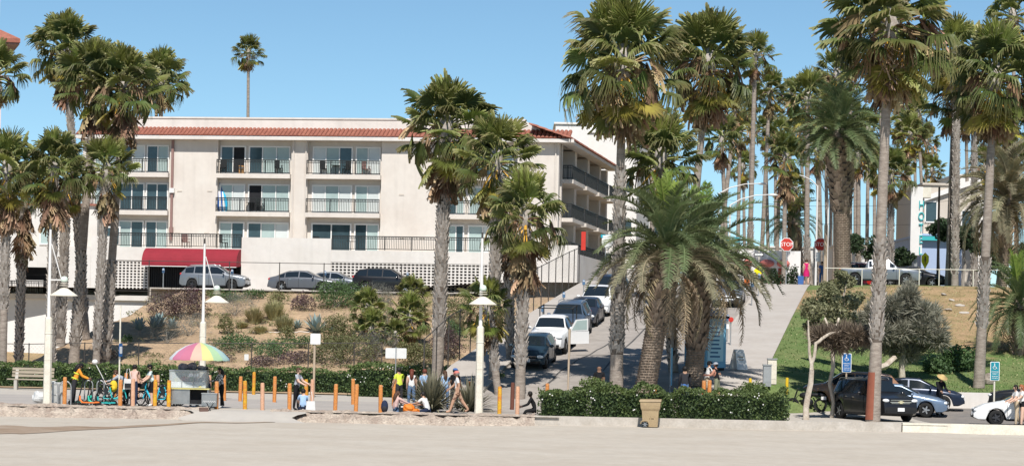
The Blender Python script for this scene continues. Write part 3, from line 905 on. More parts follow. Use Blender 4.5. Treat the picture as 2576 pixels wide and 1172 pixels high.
fence('chain_link_fence', [(x, yb(x) - 0.25, 5.75) for x in (-27.5, -24.5, -19.0, -15.6, -12.6, -7.4, -2.0, 1.6)], 2.15, 'thin chain-link fence along the upper street in front of parked cars', 9.0, M_darksteel, False, 0.3, True, True, 0.006)
low = []
for dx in (-30, 72, 212, 348, 490, 632, 775, 890, 960):
    v = P(dx, 925, 140.5); low.append((v.x, v.y, max(0.1, z_bank(v.x, v.y))))
fence('chain_link_fence', low, 2.1, 'dark low chain-link fence behind the long clipped hedge', 9.0, M_darksteel, True, 0.22, False, True, 0.006)
# fence up the left side of the street
fence('chain_link_fence', [st(p, -2.75, 0.15) for p in (-6, 0, 6, 12, 18, 24, 30, 36, 42, 47)], 2.3, 'tall dark chain-link fence beside the steep left pavement', 3.0, M_darksteel, True, 0.2, False, True, 0.012)
# white rail fence on the crest of the lawn
v0 = [(P(dx, 712, 163.5)) for dx in (2100, 2175, 2360, 2460, 2576, 2700)]
wf = empty('rail_fence', (0, 0, 0), label='thin pale metal rail fence along the top of the dry slope', cat='fence')
rr = MB()
for dx in (2168, 2262, 2312, 2362, 2448, 2535, 2620):
    v = P(dx, 712, 162.8); zz = z_lawn(v.x, v.y)
    hh = 1.05
    MB().cyl((0, 0, -0.2), (0, 0, hh), 0.035, n=6).build('post', M_offwhite, wf, loc=(v.x, v.y, zz))
a = P(2075, 712, 162.8); b = P(2640, 712, 162.8)
rr.cyl((a.x, a.y, 8.18), (b.x, b.y, 8.3), 0.03, n=6); rr.build('rail', M_offwhite, wf)

# ---- other buildings
def far_box(name, dx0, dx1, D, depth, ztop, m, label, zb=5.5, wins=(), roofm=None, rz=0.0, zw=None):
    a = P(dx0, 600, D); b = P(dx1, 600, D)
    o = empty(name, ((a.x + b.x) / 2, D, 0), (0, 0, rz), label, 'building')
    w = b.x - a.x
    MB().box((0, depth / 2, (zb + ztop) / 2), (w, depth, ztop - zb)).build('wall', m, o)
    MB().box((0, depth / 2, ztop + 0.08), (w + 0.3, depth + 0.3, 0.16)).build('roof', roofm or m, o)
    for (wx, wz, ww, wh) in wins:
        f = MB()
        for (cx, cz, sx, sz) in ((0, wh / 2, ww, 0.08), (0, -wh / 2, ww, 0.08), (-ww / 2, 0, 0.08, wh + 0.08), (ww / 2, 0, 0.08, wh + 0.08)):
            f.box((wx + cx, -0.03, wz + cz), (sx + 0.002, 0.08, sz))
        fo = f.build('window', M_trim, o)
        MB().box((wx, -0.01, wz), (ww - 0.04, 0.03, wh - 0.04)).build('pane', rnd.choice([M_glass, M_glass, M_curtain]), fo)
    return o, w
o, w = far_box('white_building', 1440, 1600, 228, 30, 22.0, M_white, 'plain white apartment block behind the tiled building, with rooftop vents', wins=[(2.0, 17.2, 1.0, 1.3), (2.0, 13.4, 1.0, 1.3), (4.6, 13.4, 1.0, 1.3)], rz=-A9)
MB().box((-2.0, 6, 22.5), (2.4, 5, 1.2)).build('roof_room', M_white, o)
o2, w2 = far_box('white_building', 1392, 1476, 222, 12, 22.2, M_white, 'small white rooftop block carrying vents and antennas above the tile roof', zb=10)
for k, (x_, h_) in enumerate(((-0.6, 1.3), (0.4, 0.7), (0.9, 1.1), (1.3, 0.6), (2.4, 0.6))):
    MB().cyl((x_, 2, 22.3), (x_, 2, 22.3 + h_), 0.07, n=6).ell((x_, 2, 22.3 + h_), (0.16, 0.16, 0.12), 8, 5).build('vent', M_steel, o2)
# tall building with tile eave at the far left
a = P(4, 200, 192)
tw = empty('tall_building', (a.x, 192, 0), (0, 0, rad(16)), label='tall building cut by the left edge, with a red tile eave corner', cat='building')
MB().box((-6, 6, 14), (12, 12, 20.6)).build('wall', M_stucco, tw)
zt = P(4, 100, 192).z
MB().box((-6, 6, zt + 3.2), (11.6, 11, 3.0)).build('wall', M_stucco_w, tw)
rf = MB()
rf.add([(-12, -1.2, zt), (1.25, -1.2, zt), (1.25, 13, zt), (-12, 13, zt), (-12, 1.2, zt + 1.1), (-0.6, 1.2, zt + 1.1), (-0.6, 11, zt + 1.1), (-12, 11, zt + 1.1),
        (-12, -1.2, zt - 0.3), (1.25, -1.2, zt - 0.3), (1.25, 13, zt - 0.3)],
       [(0, 1, 5, 4), (1, 2, 6, 5), (4, 5, 6, 7), (8, 9, 1, 0), (9, 10, 2, 1), (8, 0, 2, 10)])
rf.build('roof', M_tile, tw)
MB().box((0.5, 4, zt - 0.35), (1.4, 10, 0.18)).build('eave', M_maroon, tw)
# hillside hotel with vertical sign
M_blue = mat('pale_blue_wall', (0.36, 0.45, 0.62), 0.9, 0.05, 0.5)
M_beige = mat('beige_wall', (0.56, 0.50, 0.43), 0.9, 0.06, 0.5)
M_turq = mat('turquoise_letters', (0.05, 0.42, 0.44), 0.5)
M_clapboard = mat('pale_clapboard', (0.66, 0.65, 0.62), 0.8, 0.05, 1)
o, w = far_box('hotel_building', 2318, 2420, 190, 14, 11.6, M_blue, 'pale blue hotel wing behind the vertical sign', zb=6.5)
MB().box((0.0, -0.2, 11.4), (w + 0.2, 0.5, 0.3)).build('ledge', M_turq, o)
hb, w = far_box('beige_building', 2322, 2462, 197, 14, 15.9, M_beige, 'beige building with a slanted white roof line beside the vertical sign', zb=6.5, wins=[(-1.6, 13.8, 0.9, 1.6), (1.2, 13.2, 0.8, 1.5)])
MB().prism([(-w / 2, 14.6), (w / 2, 16.2), (w / 2, 16.6), (-w / 2, 15.0)], 1, -0.3, -0.05).build('fascia', M_white, hb)
MB().box((-w / 2 + 0.3, -0.7, 11.9), (1.6, 1.6, 0.25)).build('balcony', M_white, hb)
hs = P(2304, 640, 184)
sg = empty('hotel_sign', (hs.x, 184, 0), (0, 0, rad(-6)), 'tall white vertical sign slab with turquoise letters reading HOTEL', 'sign')
ztop = P(2304, 470, 184).z; zbot = P(2304, 642, 184).z
MB().box((0, 0.4, (ztop + zbot) / 2), (0.85, 1.0, ztop - zbot)).build('slab', M_white, sg)
MB().box((0.72, 0.45, ztop - 0.4), (0.58, 0.9, 0.75)).build('cap', M_offwhite, sg)
MB().box((0, 0.5, (7.0 + zbot) / 2), (0.25, 0.4, zbot - 7.0)).build('post', M_steel, sg)
for i, ch in enumerate('HOTEL'):
    me = text_mesh('letter', ch, 0.86, M_turq, 0.04)
    inst('letter', me, sg, (0.33, -0.16, ztop - 1.35 - i * 0.84), (PI / 2, 0, rad(8)), (0.7, 1, 1))
# white houses closing the view at the top of the street
wins = [(x, z, 0.9, 1.0) for x in (-8, -5.4, -2.8, 0.2, 3, 5.6, 8.2) for z in (8.9, 11.2)]
far_box('white_house', 1868, 2096, 246, 12, 12.6, M_clapboard, 'long low white house seen between palm trunks at the top of the street', zb=6.5, wins=wins)
far_box('white_house', 1800, 1866, 236, 10, 11.2, M_white, 'small white house behind the street lights at the crest', zb=6.5, wins=[(-0.6, 9.6, 0.8, 0.9)])
far_box('blue_house', 2110, 2240, 232, 12, 12.4, M_clapboard, 'pale house hidden behind the thick palm trunks right of the stop signs', zb=6.5, wins=[(-1, 9.6, 0.8, 0.9)])
far_box('white_building', 2400, 2475, 240, 12, 19.6, M_white, 'white block peeking out above the feathery palm on the right', zb=6.5)
lb = MB()
for i in range(9):
    lb.box((-0.36 + i * 0.088, -0.014, -0.02 - 0.01 * (i % 2)), (0.05, 0.01, 0.10 if i % 3 else 0.13))
lb.build('faded_line', M_signwhite, ban)
# ------------------------------------------------------------------ palms
def fan_mesh(name, m_blade, m_pet, pet=0.95, R=0.95, spread=125, nseg=30, droop=0.35, cup=0.18, fold=0.035, wid=1.0, seed=0, petdroop=0.0, ragged=0.15, shred=0.0, hang=False):
    rnd = random.Random(seed); mb = MB(); mb.attr = []
    # petiole
    pts = [(0, 0, 0), (pet * 0.5, 0, 0.03 - petdroop * 0.25), (pet, 0, -petdroop)]
    n0 = len(mb.v)
    mb.tube(pts, [0.055, 0.038, 0.022], 4, 1)
    mb.attr += [0.0] * (len(mb.v) - n0)
    hub = Vector(pts[2])
    for i in range(nseg):
        t = (i + 0.5) / nseg * 2 - 1
        al = rad(spread) * t + rnd.uniform(-0.03, 0.03)
        Rl = R * (1 - 0.22 * abs(t) ** 2) * (1 + rnd.uniform(-ragged, ragged))
        if rnd.random() < shred: continue
        da = rad(spread) / nseg * 1.06 * wid
        d = rnd.uniform(0.6, 1.5) * droop
        tw = rnd.uniform(-0.10, 0.10)
        secs = [(0.06, 0.9, 0), (0.55, 1.0, 0.05), (0.78, 0.62, 0.35), (1.0, 0.05, 1.0)]
        ring = []
        for (f, wf, dd) in secs:
            r = Rl * f
            zc = cup * (1 - t * t) * f * R * 0.9 - cup * 0.5 * abs(t) * f - d * dd * R
            rr = r if dd < 0.2 else r * (1 - 0.25 * min(1, d * dd))
            a2 = al + tw * dd
            w = r * da * wf if f < 0.6 else Rl * 0.55 * da * wf
            cx, cy = cos(a2), sin(a2)
            zf = fold * min(1, f * 2)
            for k, zz in ((-1, -zf), (0, zf), (1, -zf)):
                lx, ly, lz = rr * cx - k * w * cy, rr * cy + k * w * cx, zc + zz
                p = hub + (Vector((lz + 0.25 * lx * (1 - f), ly, -lx)) if hang else Vector((lx, ly, lz)))
                ring.append(tuple(p)); mb.attr.append(0.0 if f < 0.6 else (0.3 if f < 0.8 else 1.0))
        o = len(mb.v); mb.v.extend(ring)
        for s in range(3):
            for k in range(2):
                a = o + s * 3 + k
                mb.f.append((a, a + 1, a + 4, a + 3)); mb.m.append(0)
    return mb.mesh(name, [m_blade, m_pet])
FAN = {
    'up': [fan_mesh('frond', M_frond_l, M_pet_g, 0.95, 0.85, 100, 28, 0.04 + 0.05 * k, 0.35, 0.03, seed=k) for k in range(3)],
    'out': [fan_mesh('frond', M_frond if k else M_frond_l, M_pet_g, 1.25, 0.80, 118, 30, 0.10 + 0.14 * k, 0.2, 0.03, seed=10 + k, petdroop=0.08) for k in range(4)],
    'droop': [fan_mesh('frond', M_frond, M_pet_g, 1.3, 0.85, 95, 28, 0.25 + 0.3 * k, 0.1, 0.03, seed=20 + k, petdroop=0.2, wid=0.9) for k in range(3)],
    'hang': [fan_mesh('frond', M_frond_y, M_pet_y, 1.25, 0.70, 112, 28, 0.06, 0.12, 0.03, seed=30 + k, petdroop=0.1) for k in range(3)],
    'hangg': [fan_mesh('frond', M_frond_l, M_pet_y, 1.25, 0.78, 108, 28, 0.12, 0.12, 0.03, seed=35 + k, petdroop=0.1) for k in range(2)],
    'shag': [fan_mesh('dry_frond', M_frond_d, M_frond_d, 0.95, 1.0, 30, 13, 0.0, 0.05, 0.03, seed=40 + k, petdroop=0.15, wid=0.75, ragged=0.3, shred=0.1, hang=True) for k in range(3)],
    'limp': [fan_mesh('frond', M_frond, M_pet_g, 1.15, 0.95, 42, 16, 0.0, 0.05, 0.03, seed=45 + k, petdroop=0.12, wid=0.8, ragged=0.25, hang=True) for k in range(3)],
    'dead': [fan_mesh('dead_frond', M_frond_d, M_frond_d, 0.55, 1.15, 34, 16, 0.12, 0.1, 0.05, seed=50 + k, wid=0.9, ragged=0.25) for k in range(3)],
}
def date_mesh(name, m, L=3.4, rise=0.5, droop=0.9, n=54, ll=0.58, seed=0, vang=0.45, hang=0.0):
    rnd = random.Random(seed); mb = MB(); mb.attr = []
    def pt(s):
        return Vector((L * (s - 0.12 * droop * s ** 3), 0, L * (rise * s * (1 - 0.35 * s) - droop * 0.55 * s ** 2.4)))
    pts = [pt(i / 8) for i in range(9)]
    mb.tube(pts, [0.055 * (1 - 0.85 * i / 8) + 0.006 for i in range(9)], 4, 0)
    mb.attr += [0.6] * len(mb.v)
    for i in range(n):
        s = 0.10 + 0.90 * (i + 0.5) / n
        p = pt(s); tng = (pt(min(1, s + 0.01)) - pt(s - 0.01)).normalized()
        nrm = Vector((-tng.z, 0, tng.x))
        lf = ll * (0.35 + 0.65 * min(1, s * 3.2)) * (1 - 0.65 * max(0, (s - 0.55) / 0.45) ** 1.6)
        for sd in (-1, 1):
            l2 = lf * rnd.uniform(0.85, 1.12)
            fwd = rnd.uniform(0.45, 0.75); up = vang + rnd.uniform(-0.25, 0.2)
            d = (tng * fwd + Vector((0, sd, 0)) * 0.8 + nrm * up).normalized()
            mid = p + d * (l2 * 0.5) ; tip = p + d * l2 + Vector((0, 0, -0.18 * l2 - hang * l2))
            side = tng * 0.028
            o = len(mb.v)
            mb.v += [tuple(p - side * 0.7), tuple(p + side * 0.7), tuple(mid + side + Vector((0, 0, 0.01))), tuple(mid - side), tuple(tip)]
            mb.attr += [0.0, 0.0, 0.2, 0.2, 0.9]
            mb.f += [(o, o + 1, o + 2, o + 3), (o + 3, o + 2, o + 4)]; mb.m += [0, 0]
    return mb.mesh(name, m)
DATE = {
    'young': [date_mesh('frond', M_date_y, 3.0, 0.25, 0.15, seed=k) for k in range(2)],
    'mid': [date_mesh('frond', M_date, 3.5, 0.55, 0.75, seed=5 + k) for k in range(3)],
    'old': [date_mesh('frond', M_date, 3.6, 0.45, 1.15, seed=10 + k, vang=0.3) for k in range(3)],
    'dry': [date_mesh('dry_frond', M_date_d, 3.5, 0.35, 1.25, seed=20 + k, vang=0.1, hang=0.3, n=38) for k in range(2)],
    'grey': [date_mesh('frond', M_date_g, 3.6, 0.5, 0.95, seed=30 + k) for k in range(3)],
}
def trunk_mesh(pts, rs, boots=None, seed=0, m1=None, bootlen=0.30, ringed=False, bootout=0.10):
    """pts: centre line (local); boots: (f0,f1) range covered with old leaf bases"""
    rnd = random.Random(seed)
    mb = MB(); n = 12
    N = 40
    def cl(f):
        f = max(0, min(1, f)) * (len(pts) - 1); i = min(int(f), len(pts) - 2)
        return pts[i].lerp(pts[i + 1], f - i)
    def rr(f):
        f = max(0, min(1, f)) * (len(rs) - 1); i = min(int(f), len(rs) - 2)
        return lerp(rs[i], rs[i + 1], f - i)
    o = 0
    for i in range(N + 1):
        f = i / N; c = cl(f); r = rr(f)
        if boots and boots[0] <= f <= boots[1]: r *= 0.93
        for k in range(n):
            an = 2 * PI * k / n
            q = r * (1 + 0.07 * noise.noise(Vector((cos(an) * 2, sin(an) * 2, f * 14 + seed))))
            mb.v.append((c.x + q * cos(an), c.y + q * sin(an), c.z))
    for i in range(N):
        for k in range(n):
            a = i * n + k; b = i * n + (k + 1) % n
            mb.f.append((a, b, b + n, a + n)); mb.m.append(1 if boots and boots[0] <= (i + .5) / N <= boots[1] else 0)
    bt = MB()
    if boots:
        L = (pts[-1] - pts[0]).length
        f0, f1 = boots; rows = max(2, int((f1 - f0) * L / (bootlen * 0.62)))
        for j in range(rows):
            f = lerp(f0, f1, (j + 0.5) / rows); c = cl(f); r = rr(f)
            nb = 9
            edge = max(0, 1 - min(f - f0, f1 - f) / 0.05)
            for k in range(nb):
                if rnd.random() < 0.06 + 0.5 * edge * 0.5: continue
                an = 2 * PI * (k + 0.5 * (j % 2)) / nb + rnd.uniform(-.12, .12)
                d = Vector((cos(an), sin(an), 0)); s = Vector((-sin(an), cos(an), 0)); u = Vector((0, 0, 1))
                w = 2 * PI * r / nb * 0.52; l = bootlen * rnd.uniform(0.75, 1.35); out = bootout * rnd.uniform(0.6, 1.4)
                b0 = c + d * (r * 0.9) - u * (l * 0.55)
                v = [b0 - s * w, b0 + s * w, b0 + d * (0.10 * r) - u * 0.02, ]
                t0 = c + d * (r * 0.98 + out) + u * (l * 0.5)
                v += [t0 - s * (w * 0.62), t0 + s * (w * 0.62), c + d * (r * 0.85) + u * (l * 0.25)]
                bt.add([tuple(x) for x in v], [(0, 1, 4, 3), (0, 3, 5), (1, 5, 4), (3, 4, 5)])
    return mb, bt
PALM_GROUP = 'fan palms'
def fan_palm(base, top, r0, r1, label, S=1.0, boots=None, nfr=46, nsk=14, seed=0, skirt=0.0, bow=0.0, nhang=5, shag=8, name='fan_palm', group='tall fan palms', band=None, lean=None):
    rnd = random.Random(seed * 77 + 5)
    base = Vector(base); top = Vector(top)
    o = empty(name, base, label=label, cat='palm tree', group=group)
    d = top - base
    pts = [d * (i / 6) + Vector((bow * sin(PI * i / 6), 0, 0)) for i in range(7)]
    rs = [r0 * 1.18, r0 * 0.98, lerp(r0, r1, .3) , lerp(r0, r1, .5), lerp(r0, r1, .75), r1, r1 * 0.95]
    tm, bt = trunk_mesh(pts, rs, boots, seed)
    tr = tm.build('trunk', [M_bark, M_barkdark], o, 60)
    if bt.v:
        b_ = bt.build('leaf_bases', M_boot, tr); b_['kind'] = 'stuff'
    if band:
        bd = MB(); za, zb2 = band
        n = 7
        vs = []; fs = []
        for j in range(5):
            z = lerp(za, zb2, j / 4); f = z / d.z; c = d * f + Vector((bow * sin(PI * f), 0, 0))
            r = interp([(i / 6, rs[i]) for i in range(7)], f) * 1.06
            for k in range(n):
                an = lerp(rad(170), rad(262), k / (n - 1)); vs.append((c.x + r * cos(an), c.y + r * sin(an), z))
        for j in range(4):
            for k in range(n - 1):
                a = j * n + k; fs.append((a, a + 1, a + n + 1, a + n))
        bd.add(vs, fs).build('painted_band', mat('rust_paint', (0.30, 0.10, 0.06), 0.8, 0.2, 3), tr)
    cr = MB().ell((0, 0, 0.05), (0.30 * S, 0.30 * S, 0.7 * S), 10, 6).build('crown', M_boot, o, 180, loc=d)
    def put(kind, th, ph, sc, roll=0.0, dz=0.0, nm=None):
        el = PI / 2 - th
        R = Euler((0, 0, ph)).to_matrix().to_4x4() @ Euler((0, -el, 0)).to_matrix().to_4x4() @ Euler((roll, 0, 0)).to_matrix().to_4x4()
        me = rnd.choice(FAN[kind])
        inst(me.name.split('.')[0], me, cr, mat4=Matrix.Translation((0, 0, dz)) @ R @ Matrix.Scale(sc, 4))
    ga = 2.39996
    for i in range(nfr):
        t = (i + 0.5) / nfr
        th = rad(6) + rad(108) * t ** 0.85 + rnd.uniform(-.12, .12)
        ph = i * ga + rnd.uniform(-.3, .3)
        sc = S * rnd.uniform(0.85, 1.15)
        kind = 'up' if t < 0.30 else ('out' if t < 0.72 else ('droop' if rnd.random() < 0.6 else 'limp'))
        put(kind, th, ph, sc, rnd.uniform(-.5, .5), (0.45 - 0.65 * t) * S)
    for i in range(nhang):
        ph = rad(-90) + rnd.uniform(-1.7, 1.7) if rnd.random() < 0.8 else rnd.uniform(0, 6.28)
        put('hang' if rnd.random() < 0.65 else 'hangg', rad(rnd.uniform(128, 160)), ph, S * rnd.uniform(0.9, 1.12), rnd.uniform(-.3, .3), -0.25 * S)
    for i in range(shag):
        put('shag' if rnd.random() < 0.75 else 'limp', rad(rnd.uniform(48, 108)), rnd.uniform(0, 6.28), S * rnd.uniform(0.8, 1.15), rnd.uniform(-.6, .6), rnd.uniform(-0.4, 0.0) * S)
    for i in range(nsk):
        t = i / max(1, nsk - 1)
        put('dead', rad(rnd.uniform(150, 172)), i * ga + rnd.uniform(-.3, .3), S * rnd.uniform(0.75, 1.05), rnd.uniform(-1, 1), -0.45 * S - skirt * t)
    return o
def date_palm(base, top, r0, r1, label, S=1.0, nfr=60, seed=0, mix=(0.15, 0.45, 0.85), dry=6, kinds=('young', 'mid', 'old'), boots=(0.35, 1.0), name='date_palm', thmax=115, pineapple=True, bow=0.0):
    rnd = random.Random(seed * 31 + 9)
    base = Vector(base); top = Vector(top); d = top - base
    o = empty(name, base, label=label, cat='palm tree')
    pts = [d * (i / 6) + Vector((bow * sin(PI * i / 6), 0, 0)) for i in range(7)]
    if pineapple: rs = [r0 * 1.15, r0, r0 * 0.97, r0 * 1.0, r1 * 1.0, r1 * 1.15, r1 * 0.9]
    else: rs = [r0 * 1.15, r0, r0, r0, r1, r1, r1]
    tm, bt = trunk_mesh(pts, rs, boots, seed, bootlen=0.38, bootout=0.15)
    # rings of diamond scars on the lower trunk
    sc_ = MB(); rndd = random.Random(seed)
    L = d.length; f1 = boots[0] if boots else 1.0
    rows = int(L * f1 / 0.115)
    for j in range(rows):
        f = f1 * (j + 0.5) / rows
        i = min(int(f * 6), 5); c = pts[i].lerp(pts[i + 1], f * 6 - i); r = lerp(rs[i], rs[i + 1], f * 6 - i)
        nb = 14
        for k in range(nb):
            an = 2 * PI * (k + 0.5 * (j % 2)) / nb
            dd = Vector((cos(an), sin(an), 0)); s = Vector((-sin(an), cos(an), 0)); u = Vector((0, 0, 1)); w = PI * r / nb * 0.9
            p = c + dd * (r * 0.98)
            sc_.add([tuple(p - s * w - u * 0.035), tuple(p + s * w - u * 0.035), tuple(p + dd * 0.045 + s * w + u * 0.035), tuple(p + dd * 0.045 - s * w + u * 0.035)], [(0, 1, 2, 3)])
    tr = tm.build('trunk', [M_datebark, M_barkdark], o, 60)
    if sc_.v: sc_.build('leaf_scars', M_datebark, tr)['kind'] = 'stuff'
    if bt.v: bt.build('leaf_bases', M_datebark, tr)['kind'] = 'stuff'
    cr = MB().ell((0, 0, 0.1), (r1 * 1.0, r1 * 1.0, 0.7 * S), 10, 6).build('crown', M_datebark, o, 180, loc=d)
    ga = 2.39996
    for i in range(nfr):
        t = (i + 0.5) / nfr
        th = rad(4) + rad(thmax) * t ** 0.75 + rnd.uniform(-.08, .08); ph = i * ga + rnd.uniform(-.2, .2)
        kind = kinds[0] if t < mix[0] else kinds[1] if t < mix[1] else kinds[2] if t < mix[2] else kinds[-1]
        el = PI / 2 - th
        # meshes already arch: keep elevation relative
        R = Euler((0, 0, ph)).to_matrix().to_4x4() @ Euler((0, -el, 0)).to_matrix().to_4x4() @ Euler((rnd.uniform(-.4, .4), 0, 0)).to_matrix().to_4x4()
        me = rnd.choice(DATE[kind])
        inst(me.name.split('.')[0], me, cr, mat4=Matrix.Translation((0, 0, (0.4 - 0.6 * t) * S)) @ R @ Matrix.Scale(S * rnd.uniform(0.85, 1.08), 4))
    for i in range(dry):
        R = Euler((0, 0, rnd.uniform(0, 6.28))).to_matrix().to_4x4() @ Euler((0, rad(rnd.uniform(25, 50)), 0)).to_matrix().to_4x4()
        me = rnd.choice(DATE['dry'])
        inst('dry_frond', me, cr, mat4=Matrix.Translation((0, 0, -0.4 * S)) @ R @ Matrix.Scale(S * rnd.uniform(0.7, 0.95), 4))
    return o
def fp(bx, by, tx, ty, D, label, S, seed, zb=None, **k):
    """base pixel column/row, crown pixel, distance"""
    b = P(bx, by, D)
    b.z = ground_z(b.x, b.y) if zb is None else zb
    t = P(tx, ty, D)
    if bx < 300 and D < 160: S *= .9
    return fan_palm(b, t, k.pop('r0', 0.30) * .78, k.pop('r1', 0.20) * .86, label, S * .95, seed=seed, **{**k, 'nfr': int(k.get('nfr', 46) * .84)})
# --- left group (on the bank foot behind the hedge)
fp(262, 905, 312, 225, 142, 'fan palm with tall bare trunk, rightmost crown over the left end of tile roof', 1.35, 1, boots=(0.06, 0.40), nsk=22, skirt=1.2, r0=0.34, r1=0.22, shag=22, nhang=3, nfr=60)
fp(184, 905, 240, 205, 143, 'fan palm with pale leaning trunk, crown between two others at upper left', 1.35, 2, boots=(0.10, 0.42), nsk=18, skirt=1.0, r0=0.36, r1=0.22, shag=20, nhang=2, nfr=60)
fp(215, 905, 165, 135, 152, 'topmost fan palm of the upper left cluster, with loose brown skirt', 1.35, 3, boots=(0.1, 0.9), nsk=12, skirt=1.4, r0=0.30, r1=0.20, shag=14, nhang=5, nfr=56)
fp(240, 905, 268, 430, 140, 'dark shaded fan palm with brown skirt under the tall left palms', 1.05, 4, boots=(0.15, 0.98), nsk=22, skirt=1.3, r0=0.26, r1=0.22, shag=10, nhang=2, nfr=44)
fp(128, 905, 135, 425, 139, 'short fan palm with thick straw skirt beside the left lamp post', 1.2, 5, boots=(0.03, 0.95), nsk=34, skirt=1.5, r0=0.30, r1=0.25, shag=10, nhang=5, nfr=54)
fp(6, 910, 18, 430, 139, 'fan palm with thick straw skirt cut by the left edge', 1.25, 6, boots=(0.35, 0.97), nsk=34, skirt=1.8, r0=0.30, r1=0.25, shag=10, nhang=5, nfr=50)
fp(47, 905, 60, 480, 145, 'dark fan palm with long hanging skirt between two brighter palms at left', 1.0, 7, boots=(0.05, 0.7), nsk=40, skirt=3.0, r0=0.27, r1=0.24, shag=8, nhang=0, nfr=30)
fp(150, 905, 168, 470, 150, 'shaded fan palm trunk just right of the left lamp post, crown half hidden', 1.0, 8, boots=(0.05, 0.97), nsk=14, r0=0.34, r1=0.28, shag=6, nhang=1, nfr=34)
fp(-40, 910, -12, 195, 150, 'fan palm mostly outside the left edge below the tile eave', 1.15, 9, boots=None, nsk=4, nfr=40, nhang=2)
fp(405, 700, 405, 205, 205, 'fan palm with drooping crown rising behind the left end of the roof', 1.35, 10, zb=6, boots=None, nsk=8, nhang=3, nfr=50, shag=18)
fp(622, 700, 625, 135, 262, 'lone distant fan palm rising above the middle of the roof', 0.95, 11, zb=6, boots=None, nsk=8, nhang=5, nfr=40, shag=4, r0=0.25, r1=0.18)
# --- centre group
fp(1098, 1000, 1122, 330, 120, 'large fan palm with thick booted trunk beside the spiky flax plant', 1.3, 12, zb=0, boots=(0.25, 0.98), nsk=30, skirt=0.9, r0=0.36, r1=0.30, shag=16, nhang=6, nfr=62)
fp(1240, 1030, 1250, 405, 116, 'medium fan palm right of the largest central one, yellow fronds below', 1.05, 13, zb=0, boots=(0.30, 0.98), nsk=22, skirt=0.8, r0=0.28, r1=0.24, shag=10, nhang=6, nfr=48)
fp(1306, 1035, 1322, 545, 112, 'fan palm with torn dead fronds hanging in front of the building corner', 1.0, 14, zb=0.05, boots=(0.22, 0.97), nsk=34, skirt=1.6, r0=0.30, r1=0.26, shag=10, nhang=7, nfr=44)
fp(1284, 1000, 1278, 560, 122, 'shaded fan palm squeezed behind the torn one at the pavement corner', 0.85, 15, zb=0.2, boots=(0.3, 0.97), nsk=16, skirt=1.2, r0=0.25, r1=0.22, shag=6, nhang=2, nfr=32)
fp(1258, 1010, 1228, 775, 113, 'low young fan palm with yellowish crown beside the right lamp post', 0.72, 16, zb=0, boots=(0.4, 0.97), nsk=18, skirt=0.7, r0=0.22, r1=0.2, shag=12, nhang=8, nfr=30)
fp(1550, 985, 1566, 165, 110, 'tallest fan palm in front of the street, trunk half smooth half shaggy', 1.5, 17, boots=(0.16, 0.70), nsk=30, skirt=0.5, r0=0.36, r1=0.20, shag=26, nhang=12, nfr=62)
fp(1715, 900, 1782, 165, 136, 'fan palm with leaning trunk and yellow lower fronds right of the tallest', 1.5, 18, boots=(0.1, 0.5), nsk=22, skirt=0.6, r0=0.32, r1=0.20, shag=26, nhang=12, nfr=62)
fp(1693, 985, 1662, 405, 118, 'broad low fan palm rising behind the feathery date palm', 1.15, 19, boots=(0.05, 0.95), nsk=14, skirt=0.7, r0=0.27, r1=0.24, shag=8, nhang=4, nfr=50)
fp(1640, 800, 1640, 310, 150, 'small yellowish fan palm half hidden behind the tallest trunk', 0.8, 20, nsk=8, nfr=30, r0=0.2, r1=0.16)
# --- skinny palms over the crest
far = [
 (1884, 700, 1900, 140, 200, 'skinny far palm, highest crown between the street lights and the central palms', .95), (1912, 700, 1936, 232, 205, 'skinny far palm right of the highest one over the crest', .9),
 (1834, 640, 1816, 352, 190, 'far palm with ragged drooping crown left of the street lights', 1.0), (1800, 640, 1850, 275, 215, 'far palm crown just above the street lights on the left', 1.0),
 (1937, 700, 1925, 330, 240, 'smallest far palm crown low between two skinny trunks', .8), (1972, 700, 1976, 400, 182, 'far palm with a long reddish-brown skirt near the left stop sign', .95),
 (2030, 700, 2032, 250, 190, 'far palm left of the big feathery palm, crown touching it', 1.1), (2100, 700, 2105, 190, 195, 'far palm crown poking out above the big feathery palm', 1.1),
 (2045, 700, 2010, 330, 230, 'far palm half hidden behind the feathery palm at left', .9), (2068, 700, 2055, 380, 215, 'far palm trunk crossing behind the right stop sign', .9),
 (2090, 700, 2092, 330, 240, 'far palm hidden behind the feathery palm crown', .9), (2020, 700, 2000, 480, 200, 'short dark far palm behind the left stop sign', .8),
 (2160, 700, 2160, 390, 210, 'far palm trunk just right of the feathery palm', .9), (2180, 700, 2185, 330, 225, 'far palm behind the smooth tall trunk at right', .95),
 (2240, 690, 2242, 440, 178, 'short palm with yellow fronds left of the vertical sign', 1.0), (2262, 690, 2290, 340, 230, 'far palm cluster left member above the vertical sign', 1.0),
 (2335, 650, 2310, 290, 240, 'far palm cluster top member above the vertical sign', 1.0), (2330, 650, 2330, 360, 255, 'far palm cluster lower member above the vertical sign', .9),
 (2352, 650, 2262, 310, 250, 'far palm leaning left over the vertical sign', .9), (2402, 712, 2408, 140, 164, 'tall palm with dark shaggy trunk near the top of the dry slope', 1.3),
 (2384, 712, 2400, 240, 168, 'second palm with dark trunk, lower crown, at the top of the dry slope', 1.2), (2452, 700, 2450, 260, 185, 'palm with shaggy trunk behind the right-hand smooth one', 1.0),
 (2560, 700, 2548, 45, 190, 'palm crown in the upper right corner of the view', 1.25), (2530, 700, 2535, 300, 188, 'palm with pale booted trunk at the right edge', 1.1),
 (2590, 700, 2585, 420, 186, 'palm whose trunk is cut by the right edge', 1.0),
 (2222, 690, 2215, 200, 215, 'far palm hidden behind the tall smooth trunk crown', 1.1), (2140, 700, 2140, 150, 230, 'far palm left of the tall palm by the black suv', 1.0),
]
